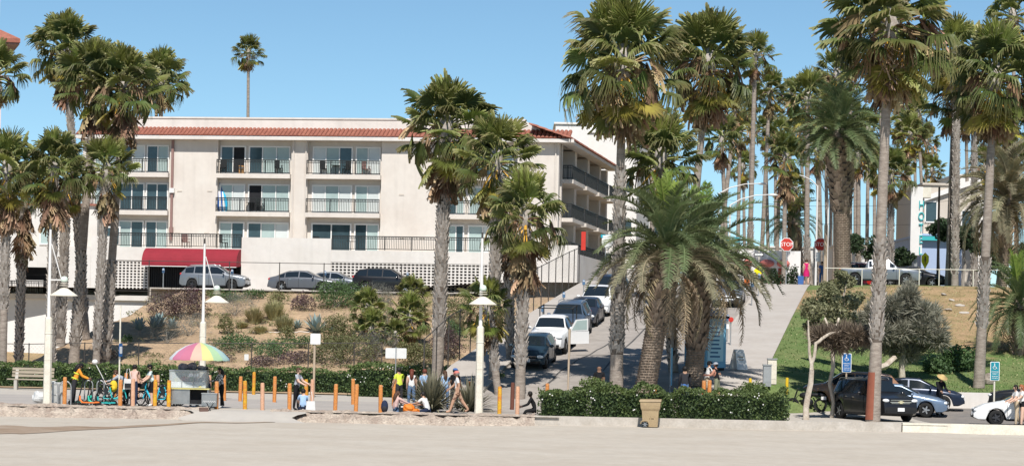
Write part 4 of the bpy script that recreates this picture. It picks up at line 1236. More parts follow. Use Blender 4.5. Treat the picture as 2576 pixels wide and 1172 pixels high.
for i, (bx, by, tx, ty, D, lab, S) in enumerate(far):
    b = P(bx, by, D)
    z = 7.1 if D > 172 else z_lawn(b.x, b.y)
    bt = (0.05, 0.95) if 'shaggy' in lab or 'booted' in lab or 'short' in lab else (None if i % 3 else (0.02, 0.3))
    sk = (1.8, 26) if 'reddish' in lab else (0.5, 10)
    fp(bx, by, tx, ty, D, lab, S, 60 + i, zb=z, boots=bt, nsk=sk[1], skirt=sk[0], nfr=36, shag=9, nhang=4, r0=0.27 if bt else 0.23, r1=0.2 if bt else 0.17, group='palms over the crest')
rnd_f = random.Random(3)
for i, (tx, ty, D) in enumerate([(1862, 330, 225), (1890, 255, 250), (1950, 300, 260), (1965, 345, 235), (1990, 240, 255), (2058, 300, 262), (2075, 230, 240), (2120, 420, 230), (2150, 300, 255), (2200, 420, 240), (2285, 400, 262), (2300, 250, 268), (2345, 430, 250), (2430, 300, 230), (2480, 420, 215), (1870, 420, 265)]):
    w = ['first', 'second', 'third', 'fourth', 'fifth', 'sixth', 'seventh', 'eighth', 'ninth', 'tenth', 'eleventh', 'twelfth', 'thirteenth', 'fourteenth', 'fifteenth', 'sixteenth'][sorted([1862, 1890, 1950, 1965, 1990, 2058, 2075, 2120, 2150, 2200, 2285, 2300, 2345, 2430, 2480, 1870]).index(tx)]
    fp(tx + rnd_f.uniform(-14, 14), 700, tx, ty, D, 'very thin distant palm on the skyline, ' + w + ' from the left of its row', rnd_f.uniform(.8, 1.0), 120 + i, zb=7.1, boots=None, nsk=8, skirt=.5, nfr=34, shag=8, nhang=3, r0=0.24, r1=0.17, group='palms over the crest')
# --- right foreground
fp(2196, 1058, 2238, 62, 106, 'tall fan palm with rust-painted trunk base in front of the black suv', 1.55, 21, zb=0, boots=(0.20, 0.46), nsk=26, skirt=0.6, r0=0.34, r1=0.22, shag=30, nhang=12, nfr=64, band=(0.1, 2.1))
fp(2462, 985, 2502, 200, 121, 'tall fan palm with smooth pale trunk on the lawn at right', 1.35, 22, boots=(0.20, 0.42), nsk=24, skirt=0.7, r0=0.32, r1=0.22, shag=20, nhang=7, nfr=60)
# --- feathery date palms
def dpz(bx, by, tx, ty, D, label, **k):
    b = P(bx, by, D); b.z = ground_z(b.x, b.y) if k.get('zb') is None else k['zb']
    k.pop('zb', None)
    return date_palm(b, P(tx, ty, D), k.pop('r0', .5), k.pop('r1', .5), label, **k)
dpz(1616, 990, 1682, 650, 109.5, 'big feathery date palm with scaly trunk beside the tan bin', S=1.12, nfr=70, seed=1, r0=0.46, r1=0.46, boots=(0.55, 1.0), dry=12, thmax=106, kinds=('young', 'mid', 'old', 'grey'), mix=(0.14, 0.45, 0.74))
dpz(1742, 990, 1768, 672, 114, 'second feathery date palm shading the blue kiosk', S=1.12, nfr=64, seed=2, r0=0.42, r1=0.44, boots=(0.3, 1.0), dry=12, thmax=110, mix=(0.06, 0.36, 0.72), kinds=('young', 'mid', 'old', 'grey'))
dpz(2122, 705, 2112, 345, 168, 'stout pineapple-trunk date palm at the top of the street', S=1.1, nfr=86, seed=3, r0=0.55, r1=0.78, boots=(0.5, 1.0), dry=3, zb=7.1, thmax=125, kinds=('mid', 'mid', 'mid'))
dpz(2520, 700, 2535, 510, 165, 'grey-brown weeping feathery palm at the right edge', S=1.2, nfr=76, seed=4, r0=0.35, r1=0.4, boots=(0.3, 1.0), dry=20, zb=7.2, kinds=('grey', 'grey', 'grey'), thmax=125)
dpz(2562, 900, 2566, 775, 135, 'low green feathery palm spilling over the slope at the right edge', S=0.92, nfr=56, seed=5, r0=0.35, r1=0.35, boots=(0.0, 1.0), dry=4, thmax=120)
dpz(2020, 700, 1992, 560, 200, 'dark feathery palm partly hidden behind the stop sign', S=0.8, nfr=40, seed=6, r0=0.3, r1=0.35, zb=7.1, dry=3)
# ------------------------------------------------------------------ shrubs, hedges, trees
def leaf_cloud(mb, c, r, n, size, rnd, flat=0.0, shell=0.55, m=0, blade=False, lo=-1.0):
    for _ in range(n):
        while True:
            v = Vector((rnd.uniform(-1, 1), rnd.uniform(-1, 1), rnd.uniform(lo, 1)))
            l = v.length
            if 0.05 < l <= 1: break
        f = shell + (1 - shell) * rnd.random() ** 0.6
        bumpy = 1 + 0.28 * noise.noise(v.normalized() * 2.3 + Vector((c[0], c[1], c[2])))
        v = v.normalized() * f * bumpy
        p = Vector((c[0] + v.x * r[0], c[1] + v.y * r[1], c[2] + v.z * r[2]))
        if blade:
            d = (v + Vector((rnd.uniform(-.4, .4), rnd.uniform(-.4, .4), rnd.uniform(0.0, .6)))).normalized()
            s = d.cross(Vector((rnd.uniform(-1, 1), rnd.uniform(-1, 1), rnd.uniform(-1, 1)))).normalized()
            L = size * rnd.uniform(0.8, 1.6); w = size * 0.11
            mb.add([tuple(p - s * w), tuple(p + s * w), tuple(p + d * L)], [(0, 1, 2)], m)
        else:
            d = Vector((rnd.gauss(0, 1), rnd.gauss(0, 1), rnd.gauss(0, 1))).normalized()
            s = d.cross(Vector((rnd.gauss(0, 1), rnd.gauss(0, 1), rnd.gauss(0, 1)))).normalized()
            L = size * rnd.uniform(0.7, 1.3)
            mb.add([tuple(p - d * L * .6), tuple(p + s * L * .38), tuple(p + d * L * .6), tuple(p - s * L * .38)], [(0, 1, 2, 3)], m)
def shrub(dx, dy, D, r, m, label, name='shrub', seed=0, n=None, size=0.09, lo=-0.35, blade=False, z=None, group=None):
    """dx, dy: pixel of the centre"""
    rnd = random.Random(seed)
    c = P(dx, dy, D)
    zz = ground_z(c.x, c.y) if z is None else z
    o = empty(name, (c.x, c.y, zz), label=label, cat='shrub', group=group)
    mb = MB(); st_ = MB()
    k = 5 if r[0] > 0.5 else 3
    n = n or int(1300 * r[0] * max(r[2], 0.4) / (size / 0.09) ** 2)
    for i in range(k):
        cc = (rnd.uniform(-.5, .5) * r[0], rnd.uniform(-.5, .5) * r[1], r[2] * rnd.uniform(0.25, 0.6))
        rr = tuple(x * rnd.uniform(0.5, 0.75) for x in r)
        leaf_cloud(mb, cc, rr, n // k, size, rnd, m=0, blade=blade, lo=lo)
        st_.tube([(0, 0, -0.1), (cc[0] * .6, cc[1] * .6, cc[2] * .7), (cc[0] * 1.3, cc[1] * 1.3, cc[2] * 1.4)], [0.03, 0.02, 0.006], 4)
    mb.build('foliage', m, o)['kind'] = 'stuff'
    st_.build('stems', M_twig, o)
    return o
def hedge(name, path, wdt, h, label, dens, seed, size=0.09, flowers=0, base=None, bump=0.12):
    rnd = random.Random(seed)
    o = empty(name, (path[0][0], path[0][1], 0), label=label, cat='hedge')
    ox, oy = path[0]
    mb = MB(); core = MB(); fl = MB()
    for (x0, y0), (x1, y1) in zip(path, path[1:]):
        L = math.hypot(x1 - x0, y1 - y0); ux, uy = (x1 - x0) / L, (y1 - y0) / L
        an = math.atan2(uy, ux)
        z0 = 0.0 if base is None else base
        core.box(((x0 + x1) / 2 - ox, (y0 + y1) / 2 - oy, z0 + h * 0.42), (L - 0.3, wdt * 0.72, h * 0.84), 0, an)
        for _ in range(int(L * dens)):
            s = rnd.uniform(0, L); face = rnd.random()
            hh = h * (1 + bump * 2 * noise.noise(Vector((s * 0.55 + x0, seed, 0))) + bump * noise.noise(Vector((s * 1.9 + x0, seed, 4))))
            if face < 0.5:
                q = -wdt / 2 + rnd.uniform(-0.08, 0.12); z = rnd.uniform(0.02, hh)
                q += 0.10 * noise.noise(Vector((s * 1.3, z * 2, seed)))
            elif face < 0.85:
                q = rnd.uniform(-wdt / 2, wdt / 2); z = hh + rnd.uniform(-0.12, 0.06)
                if abs(q) > wdt * 0.36: z -= 0.12
            else:
                q = wdt / 2 + rnd.uniform(-0.1, 0.08); z = rnd.uniform(0.02, hh)
            if rnd.random() < 0.05:
                s = rnd.choice([rnd.uniform(-.1, .15), L - rnd.uniform(-.1, .15)]); q = rnd.uniform(-wdt / 2, wdt / 2); z = rnd.uniform(0, hh)
            p = Vector((x0 - ox + ux * s - uy * q, y0 - oy + uy * s + ux * q, z0 + z))
            d = Vector((rnd.gauss(0, 1), rnd.gauss(0, 1), rnd.gauss(0.2, 1))).normalized()
            sd = d.cross(Vector((rnd.gauss(0, 1), rnd.gauss(0, 1), rnd.gauss(0, 1)))).normalized()
            l = size * rnd.uniform(0.7, 1.4)
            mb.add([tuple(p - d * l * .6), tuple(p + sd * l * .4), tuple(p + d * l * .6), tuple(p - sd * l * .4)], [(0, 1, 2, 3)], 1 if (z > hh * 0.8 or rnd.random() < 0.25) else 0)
        for _ in range(int(L * flowers)):
            s = rnd.uniform(0, L); z = rnd.uniform(0.15, 1) ** 0.7 * h; q = -wdt / 2 - 0.06
            if noise.noise(Vector((s * 0.5, z, seed + 9))) < -0.1: continue
            p = (x0 - ox + ux * s - uy * q, y0 - oy + uy * s + ux * q, z0 + z)
            fl.ell(p, (0.032, 0.032, 0.032), 5, 3)
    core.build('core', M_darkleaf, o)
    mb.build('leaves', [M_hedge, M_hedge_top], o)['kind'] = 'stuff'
    if flowers: fl.build('flowers', M_flower, o)['kind'] = 'stuff'
    return o
def gx(dx, D, dy=1000): return P(dx, dy, D).x
hedge('flowering_hedge', [(gx(1356, 105.2), 105.0), (gx(1480, 105.2), 105.15), (gx(1700, 105.2), 105.05), (gx(1978, 105.2), 104.8)], 1.7, 1.18, 'wide clipped hedge with small white flowers behind the tan bin', 1150, 3, 0.085, 5, None, .2)
rnd = random.Random(5)
for i, (dx, r, lab) in enumerate([(1500, 1.0, 'bulging leafy shrub growing out of the flowering hedge near its left end'), (1885, .8, 'leafy shrub mound rising from the right part of the flowering hedge')]):
    shrub(dx, 990, 105.1, (r, .75, .55), M_hedge_top, lab, 'shrub', 33 + i, 1500, .085, z=.95)
hedge('clipped_hedge', [(gx(-60, 137), 137.0), (gx(430, 136), 136.2), (gx(900, 136), 135.5)], 1.6, 1.32, 'long clipped hedge along the foot of the planted bank at left', 620, 4, 0.10, 1)
hedge('flowering_hedge', [(gx(900, 133), 133.0), (gx(1060, 131), 131.0), (gx(1170, 128), 128.5)], 2.0, 1.65, 'taller hedge dotted with white flowers behind the white signs', 900, 5, 0.10, 10)
hedge('clipped_hedge', [(gx(1150, 117.5), 117.8), (gx(1272, 117.5), 117.3)], 1.4, 1.35, 'short hedge between the palm trunks and the sloping pavement', 800, 6, 0.09, 8)

def grass_tuft(dx, dy, D, h, w, m, label, seed=0, n=420, z=None):
    rnd = random.Random(seed); c = P(dx, dy, D); zz = ground_z(c.x, c.y) if z is None else z
    mb = MB()
    for _ in range(n):
        an = rnd.uniform(0, 6.28); r0 = rnd.uniform(0, 0.25) * w; L = h * rnd.uniform(0.6, 1.1); lean = rnd.uniform(0.05, 0.8)
        d = Vector((cos(an), sin(an), 0)); s = Vector((-sin(an), cos(an), 0)) * 0.02
        p0 = d * r0; p1 = d * (r0 + lean * w * 0.6) + Vector((0, 0, L * 0.65)); p2 = d * (r0 + lean * w) + Vector((0, 0, L * (1 - 0.45 * lean)))
        mb.add([tuple(p0 - s), tuple(p0 + s), tuple(p1 + s), tuple(p1 - s), tuple(p2)], [(0, 1, 2, 3), (3, 2, 4)])
    o = mb.build('grass_tuft', m, None, loc=(c.x, c.y, zz - 0.05)); tag(o, label, 'grass tuft'); return o
def spiky(name, c, n, L, w, m, label, seed, cat='plant', up=0.6, stem=0.0, thick=0.02, bend=0.25):
    rnd = random.Random(seed); mb = MB(); mb.attr = []
    for i in range(n):
        an = i * 2.39996 + rnd.uniform(-.2, .2); t = (i + 0.5) / n
        el = rad(lerp(84, 90 - 95 * (1 - up) - 20, t)) + rnd.uniform(-.08, .08)
        d = Vector((cos(an) * cos(el), sin(an) * cos(el), sin(el))); s = Vector((-sin(an), cos(an), 0)); u = s.cross(d) * -1
        l = L * rnd.uniform(0.8, 1.1)
        base_ = Vector((0, 0, stem))
        prof = [(0.0, 0.6, 0), (0.35, 1.0, -0.02), (0.7, 0.7, -0.3), (1.0, 0.04, -1.0)]
        o = len(mb.v)
        for f, wf, bd in prof:
            p = base_ + d * (l * f) + Vector((0, 0, bd * bend * l * cos(el)))
            mb.v += [tuple(p - s * w * wf), tuple(p - u * thick * wf * 0.5), tuple(p + s * w * wf)]
            mb.attr += [f] * 3
        for k in range(3):
            for j in range(2):
                a = o + k * 3 + j; mb.f.append((a, a + 1, a + 4, a + 3)); mb.m.append(0)
    o = empty(name, c, label=label, cat=cat)
    mb.build('leaves', m, o)
    if stem: MB().cyl((0, 0, -0.1), (0, 0, stem + 0.05), 0.06, 0.07, 6).build('stem', M_bark, o)
    return o
def bank_at(dx, dy):
    """pixel to the bank surface: march along the ray"""
    u, w = ray(dx, dy)
    D = 134.0
    while D < 170:
        z = CAM_H + w * D; x = u * D
        if z <= z_bank(x, D): return D
        D += 0.25
    return 166.0
# tangled low growth over the bank
rnd = random.Random(61); mb = MB()
for _ in range(800):
    x = rnd.uniform(-24, 2); y = rnd.uniform(140, 165.5 - 0.15 * (x + 10)); z = z_bank(x, y)
    if z < 0.4 or z > 5.9: continue
    if noise.noise(Vector((x * .22, y * .22, 8.0))) < -0.12: continue
    k = rnd.choice((0, 1, 2, 2, 2, 3, 4, 4)); r = rnd.uniform(.18, .6)
    leaf_cloud(mb, (x, y, z + r * .15), (r, r, r * .5), int(60 * r / .3), .085, rnd, m=k, blade=(k != 3), lo=-.2)
tag(mb.build('bank_undergrowth', [M_thatch, M_sage, M_straw, M_olive, M_tuft]), 'dry tangled scrub and litter spread over the bank', 'undergrowth', kind='stuff')
# agaves
for i, (dx, dy, L, lab) in enumerate([(400, 805, .75, 'blue agave, uppermost of the left group on the bank'), (432, 812, .6, 'blue agave right of the uppermost, beside the purple shrub'), (350, 838, .75, 'blue agave on a short stem at the left end of the bank'), (385, 832, .7, 'blue agave between the two stemmed ones'),
                                      (796, 820, 1.0, 'largest blue agave, alone in the middle of the bank'), (748, 812, .5, 'small blue agave left of the largest one'), (838, 822, .42, 'smallest blue agave right of the largest one')]):
    D = bank_at(dx, dy + 15); v = P(dx, dy + 15, D)
    spiky('agave', (v.x, v.y, z_bank(v.x, v.y) - 0.05), 30, L * 1.3, 0.14 * L, M_agave, lab, 100 + i, 'agave', 0.52, 0.55 if 'stem' in lab else 0.0, 0.03, 0.12)
# spiky flax in front of the large central palm
v = P(1120, 1040, 107.5); spiky('flax_plant', (v.x - 0.6, 107.5, 0), 260, 1.95, 0.045, M_flax, 'large spiky flax plant behind the seated picnickers', 120, 'plant', 0.42, 0, 0.02, 0.30)
v = P(1175, 1040, 107.2); spiky('flax_plant', (v.x + 0.1, 107.0, 0), 170, 1.7, 0.045, M_flax, 'second spiky flax plant behind the walking man in white', 121, 'plant', 0.40, 0, 0.02, 0.30)
# bank shrubs: (dx, dy centre, half width px, half height px, material, label)
M_darkpurple = leafmat('dark_purple_leaf', (0.11, 0.045, 0.06), (0.07, 0.03, 0.03))
bank_shrubs = [
 (450, 780, 55, 28, M_purple, 'wide purple-brown shrub at the upper left of the bank'), (490, 752, 18, 16, M_darkpurple, 'small dark red shrub beside the middle lamp pole'),
 (420, 845, 38, 22, M_sage, 'grey sage mound at the lower left of the bank'), (478, 828, 32, 20, M_sage, 'grey sage mound right of the lower left one'), (500, 810, 22, 14, M_sage, 'pale sage mound behind the lamp pole'),
 (590, 775, 42, 24, M_sage, 'grey sage mound right of the lamp pole'), (575, 748, 30, 12, M_bright, 'green shrub under the parked silver suv'),
 (840, 755, 68, 26, M_bright, 'dense green shrub below the parked dark suv'), (758, 768, 22, 18, M_purple, 'purplish shrub left of the dense green one'), (700, 755, 20, 12, M_olive, 'small olive shrub under the gap between parked cars'),
 (965, 750, 38, 22, M_sage, 'grey shrub right of the dense green one'), (612, 870, 48, 17, M_bright, 'flat green mound low on the bank right of the umbrella'), (705, 882, 42, 17, M_bright, 'flat green mound beside the second low fence post'),
 (752, 866, 26, 12, M_bright, 'small flat green mound behind the square sign'), (850, 850, 40, 35, M_olive, 'tall olive shrub behind the square sign'), (868, 890, 62, 28, M_olive, 'wide grey-olive shrub behind the long hedge'),
 (940, 890, 45, 30, M_sage, 'grey shrub under the clump of small palms'), (1030, 900, 40, 25, M_olive, 'olive shrub left of the thick booted trunk'), (1130, 880, 36, 30, M_purple, 'brownish shrub right of the thick booted trunk'),
 (1155, 790, 34, 22, M_olive, 'dry olive shrub high beside the thick booted trunk'), (1130, 840, 30, 20, M_bright, 'green shrub halfway up beside the thick booted trunk'), (577, 825, 18, 20, M_olive, 'lone leafy sapling shrub above the umbrella'),
 (720, 845, 14, 16, M_olive, 'thin leafy sapling beside the white hose line'), (660, 915, 36, 10, M_purple, 'low dry brown scrub behind the long hedge'), (560, 905, 24, 8, M_thatch, 'low dry scrub behind the umbrella'), (320, 858, 10, 9, M_bright, 'tiny bush at the left end of the bank'),
 (270, 895, 26, 12, M_thatch, 'dry brush at the foot of the left palms'), (975, 800, 30, 25, M_sage, 'grey brush between small palms'), (1090, 770, 30, 24, M_straw, 'dry pale brush above the small palms'),
 (745, 905, 40, 12, M_purple, 'low dry brown brush left of the square sign post'), (640, 745, 24, 9, M_bright, 'green creeper at the bank top left of the grey sedan'), (530, 742, 26, 8, M_olive, 'creeper along the bank wall beside the lamp hat'),
]
for i, (dx, dy, hw, hh, m, lab) in enumerate(bank_shrubs):
    D = bank_at(dx, dy + hh * 0.8); s = D / FD
    shrub(dx, dy, D, (hw * s * 1.5, hw * s * 1.1, hh * s * 2.3), m, lab, 'shrub', 200 + i, size=0.085, blade=(m in (M_sage, M_straw)))
for i, (dx, dy, h, w, m, lab) in enumerate([(640, 805, 1.2, 1.2, M_straw, 'pale feathery grass tuft, left of three on the bank'), (690, 795, 1.5, 1.3, M_tuft, 'tallest feathery grass tuft on the bank'), (715, 825, 1.2, 1.2, M_tuft, 'greenish grass tuft below the tallest one'),
        (655, 830, .6, .8, M_straw, 'low straw tuft above the flat green mound'), (1010, 820, 1.0, .9, M_straw, 'straw tuft among the small bank palms'), (1060, 800, .9, .9, M_straw, 'straw tuft left of the thick booted trunk'), (1150, 830, 1.1, 1.0, M_tuft, 'straw tuft right of the thick booted trunk'), (610, 815, .5, .7, M_straw, 'small straw tuft near the lamp pole')]):
    D = bank_at(dx, dy + 10); grass_tuft(dx, dy, D, h, w, m, lab, 300 + i)
# small cycad-like palms on the bank
for i, (dx, dy, bx, by, S, lab) in enumerate([(925, 780, 935, 850, .55, 'small palm, left of the clump on the bank'), (1035, 742, 1035, 790, .5, 'small palm at the top of the bank clump'), (1030, 800, 1035, 880, .62, 'largest small palm of the bank clump'), (935, 830, 945, 900, .52, 'small palm, lowest left of the bank clump'), (995, 845, 995, 900, .42, 'small palm, lowest right of the bank clump')]):
    D = bank_at(bx, by); b = P(bx, by, D); b.z = z_bank(b.x, b.y) - 0.1
    t = P(dx, dy, D); t.z = max(t.z, b.z + 0.5)
    fan_palm(b, t, 0.14, 0.13, lab, S * 1.15, (0.1, 1.0), 34, 14, 400 + i, 0.3, 0, 2, 6, 'dwarf_palm', 'small palms on the bank')
# irrigation hose
mb = MB(); pts = []
for i in range(30):
    dx = lerp(625, 800, i / 29); D = bank_at(dx, 838); v = P(dx, 838, D); pts.append((v.x, v.y, z_bank(v.x, v.y) + 0.05))
tag(mb.tube(pts, 0.022, 5).build('garden_hose', M_white), 'thin white irrigation hose across the bank', 'hose')

# ---- trees on the right slope
def branch_tube(mb, a, b, r0, r1, rnd, k=4, wob=0.12):
    a = Vector(a); b = Vector(b); L = (b - a).length
    pts = [a.lerp(b, i / k) + (Vector((rnd.uniform(-1, 1), rnd.uniform(-1, 1), rnd.uniform(-.5, .5))) * wob * L * 0.3 if 0 < i < k else Vector()) for i in range(k + 1)]
    mb.tube(pts, [lerp(r0, r1, i / k) for i in range(k + 1)], 6)
    return pts
def bushy_tree(base, limbs, label, m, clouds, seed, size=0.11, blade=True, barkm=M_palebark, name='tree', dens=1.0, trunk_r=0.14):
    rnd = random.Random(seed)
    base = Vector(base)
    o = empty(name, base, label=label, cat='tree')
    tb = MB()
    for (a, b, r0, r1) in limbs: branch_tube(tb, Vector(a) - base, Vector(b) - base, r0, r1, rnd)
    tb.build('trunk', barkm, o, 60)
    mb = MB(); tw = MB()
    for (c, r, n) in clouds:
        c = Vector(c) - base
        for k in range(6):
            cc = c + Vector((rnd.uniform(-.6, .6) * r[0], rnd.uniform(-.6, .6) * r[1], rnd.uniform(-.6, .6) * r[2]))
            leaf_cloud(mb, cc, tuple(x * rnd.uniform(.35, .55) for x in r), int(n * dens / 6), size, rnd, m=0, blade=blade)
            tw.tube([c, c.lerp(cc, 1.25)], [0.03, 0.008], 4)
    mb.build('crown', m, o)['kind'] = 'stuff'
    tw.build('twigs', M_twig, o)
    return o
D = 124
q = lambda dx, dy, D: P(dx, dy, D)
# forked white tree with a horizontal limb
b = q(2028, 1045, 107); b.z = 0
bushy_tree(b, [(b, q(2042, 930, 107), .15, .11), (q(2042, 930, 107), q(2052, 862, 107), .09, .065), (q(2040, 935, 107), q(2036, 860, 107), .08, .06), (q(2036, 860, 107), q(2033, 805, 107), .06, .03),
               (q(2050, 865, 107), q(2090, 838, 107.5), .075, .06), (q(2090, 838, 107.5), q(2135, 830, 108), .06, .03)],
           'forked white-barked tree with a sideways limb in front of the brown suv', M_thatch, [(q(2105, 852, 108), (1.0, .8, .5), 2200), (q(2148, 846, 108), (.8, .7, .42), 1400), (q(2075, 848, 108), (.5, .5, .3), 700)], 1, 0.34, True, name='forked_tree')
b = q(2093, 1020, 110); b.z = 0
bushy_tree(b, [(b, q(2094, 880, 110), .11, .09), (q(2094, 880, 110), q(2075, 800, 111), .08, .05), (q(2094, 880, 110), q(2110, 800, 111), .08, .05)],
           'white slender trunk tree with olive crown beside the black suv', M_olivetree, [(q(2085, 790, 112), (1.3, 1.0, .85), 2600), (q(2120, 815, 112), (.9, .9, .6), 1500), (q(2050, 820, 112), (.55, .6, .4), 700)], 2, 0.12, False, name='slender_tree')
b = q(2125, 930, 122)
b.z = ground_z(b.x, b.y)
bushy_tree(b, [(b, q(2120, 800, 122), .14, .09), (q(2120, 800, 122), q(2090, 740, 122), .07, .04), (q(2120, 800, 122), q(2132, 690, 122), .08, .03)],
           'scraggly olive tree with pale twisted twigs near the pavement top', M_olivetree, [(q(2085, 740, 122), (.85, .8, .75), 2200), (q(2125, 705, 122), (.6, .6, .55), 1300), (q(2060, 765, 122), (.5, .5, .4), 700), (q(2150, 760, 122), (.6, .6, .6), 900)], 3, 0.11, False, name='scraggly_tree')
b = q(2270, 930, 124); b.z = ground_z(b.x, b.y)
cl = []
rnd = random.Random(8)
for (dx, dy, rx_, rz_, n) in [(2235, 830, 1.2, 1.2, 2600), (2290, 800, 1.5, 1.4, 3600), (2330, 840, 1.1, 1.0, 2200), (2270, 870, 1.4, .9, 2600), (2300, 760, 1.0, .8, 1500), (2200, 800, .9, 1.1, 1800), (2275, 735, .45, .7, 700), (2190, 860, .9, .8, 1500), (2340, 795, .6, .7, 900), (2170, 825, 1.0, 1.0, 1700), (2225, 765, .8, .8, 1400), (2350, 850, .8, .8, 1400)]:
    cl.append((q(dx, dy, 124 + rnd.uniform(-.8, .8)), (rx_ * .85, 1.0, rz_ * .8), n))
bushy_tree(b, [(b, q(2272, 860, 124), .18, .12), (q(2272, 860, 124), q(2300, 780, 124), .1, .05), (q(2272, 860, 124), q(2230, 800, 124), .1, .05), (q(2250, 900, 123), q(2150, 965, 119), .14, .2), (q(2300, 780, 124), q(2278, 715, 124), .05, .03), (q(2272, 860, 124), q(2335, 815, 124), .07, .03)],
           'dense grey-green needle tree on the lawn behind the black suv', M_greytree, cl, 4, 0.30, True, name='needle_tree', barkm=M_palebark)
shrub(2390, 865, 128, (1.5, 1.0, 1.15), M_bright, 'dark green bush on the dry slope right of the needle tree', 'bush', 21, 2600, 0.13, lo=-.6)
shrub(2350, 885, 127, (.8, .8, .7), M_bright, 'small green bush at the foot of the needle tree', 'bush', 22, 1200, 0.12)
shrub(2118, 690, 160, (.9, .7, .7), M_olive, 'grey-green shrub beside the parked pickup at the crest', 'shrub', 23, 1100, 0.1)
shrub(2290, 700, 158, (.55, .5, .6), M_sage, 'small grey shrub on the crest below the red car', 'shrub', 24, 600, 0.1, blade=True)
shrub(1915, 690, 175, (.7, .6, .8), M_darkleaf, 'dark clipped bush left of the stop sign post', 'bush', 25, 700, 0.13, z=7.1)
shrub(1955, 690, 178, (.6, .6, 1.2), M_darkleaf, 'tall dark bush beside the left stop sign', 'bush', 26, 800, 0.13, z=7.1)
shrub(1995, 690, 180, (.6, .6, 1.4), M_darkleaf, 'tall dark bush left of the woman in pink', 'bush', 27, 800, 0.13, z=7.1)
for i, (dx, dy, D, r, lab) in enumerate([(2365, 585, 178, 1.3, 'round dark-leaved tree beside the vertical sign'), (2425, 600, 182, 1.5, 'round dark-leaved tree under the weeping palm'), (2180, 620, 186, 1.6, 'dark leafy tree behind the tall smooth trunk'), (2480, 640, 178, 1.5, 'dark leafy tree at the crest near the right edge'), (2265, 650, 184, 1.1, 'small dark tree left of the vertical sign'), (2560, 640, 182, 1.6, 'dark leafy tree cut by the right edge')]):
    c = P(dx, dy, D); b = Vector((c.x, c.y, 7.1))
    bushy_tree(b, [(b, c, .14, .08)], lab, M_darkleaf, [(c, (r, r, r * .85), 2200), (c + Vector((r * .5, 0, -.3)), (r * .6, r * .6, r * .5), 900)], 40 + i, 0.17, False, M_twig, 'leafy_tree')
# grass blades breaking up the lawn
rnd = random.Random(77); mb = MB()
cnt = 0
while cnt < 16000:
    y = rnd.uniform(109, 160); x = rnd.uniform(9, 40)
    p_, q_ = pq(x, y)
    if q_ < 12.4 or (y < 118.2 and x > 13.4): continue
    dry = smooth(128, 142, y) * smooth(14, 21, q_)
    if rnd.random() < dry * 0.55: continue
    z = z_lawn(x, y)
    if y < 118: continue
    an = rnd.uniform(0, 3.14); h = rnd.uniform(.04, .10); w = rnd.uniform(.02, .05)
    mb.add([(x - w * cos(an), y - w * sin(an), z - .01), (x + w * cos(an), y + w * sin(an), z - .01), (x + rnd.uniform(-.06, .06), y + rnd.uniform(-.06, .06), z + h)], [(0, 1, 2)], 1 if rnd.random() < 0.15 + 0.75 * dry else 0)
    cnt += 1
tag(mb.build('lawn_grass', [leafmat('lawn_blade', (0.14, 0.20, 0.065), (0.10, 0.155, 0.05)), M_straw]), 'green and dry grass growing over the lawn and slope', 'grass', kind='stuff')
# ------------------------------------------------------------------ cars
M_tyre = mat('tyre_rubber', (0.018, 0.018, 0.018), 0.9)
M_rim = mat('alloy_rim', (0.45, 0.46, 0.47), 0.35, metal=0.7)
M_rimdark = mat('dark_rim', (0.06, 0.06, 0.065), 0.4, metal=0.5)
M_cglass = mat('car_glass', (0.012, 0.018, 0.024), 0.05, spec=0.7)
M_lamp = mat('headlight_lens', (0.75, 0.77, 0.78), 0.15, spec=0.7)
M_tail = mat('tail_light', (0.45, 0.02, 0.02), 0.25, spec=0.6)
M_trimblk = mat('black_trim', (0.015, 0.015, 0.016), 0.6)
M_chrome = mat('chrome', (0.7, 0.7, 0.7), 0.15, metal=1.0)
M_plate = mat('licence_plate', (0.72, 0.72, 0.72), 0.5)
def paint(name, c, metal=0.0, rough=0.3):
    return mat('paint_' + name, c, rough, 0.06, 1.2, metal=metal, spec=0.4, coat=0.35)
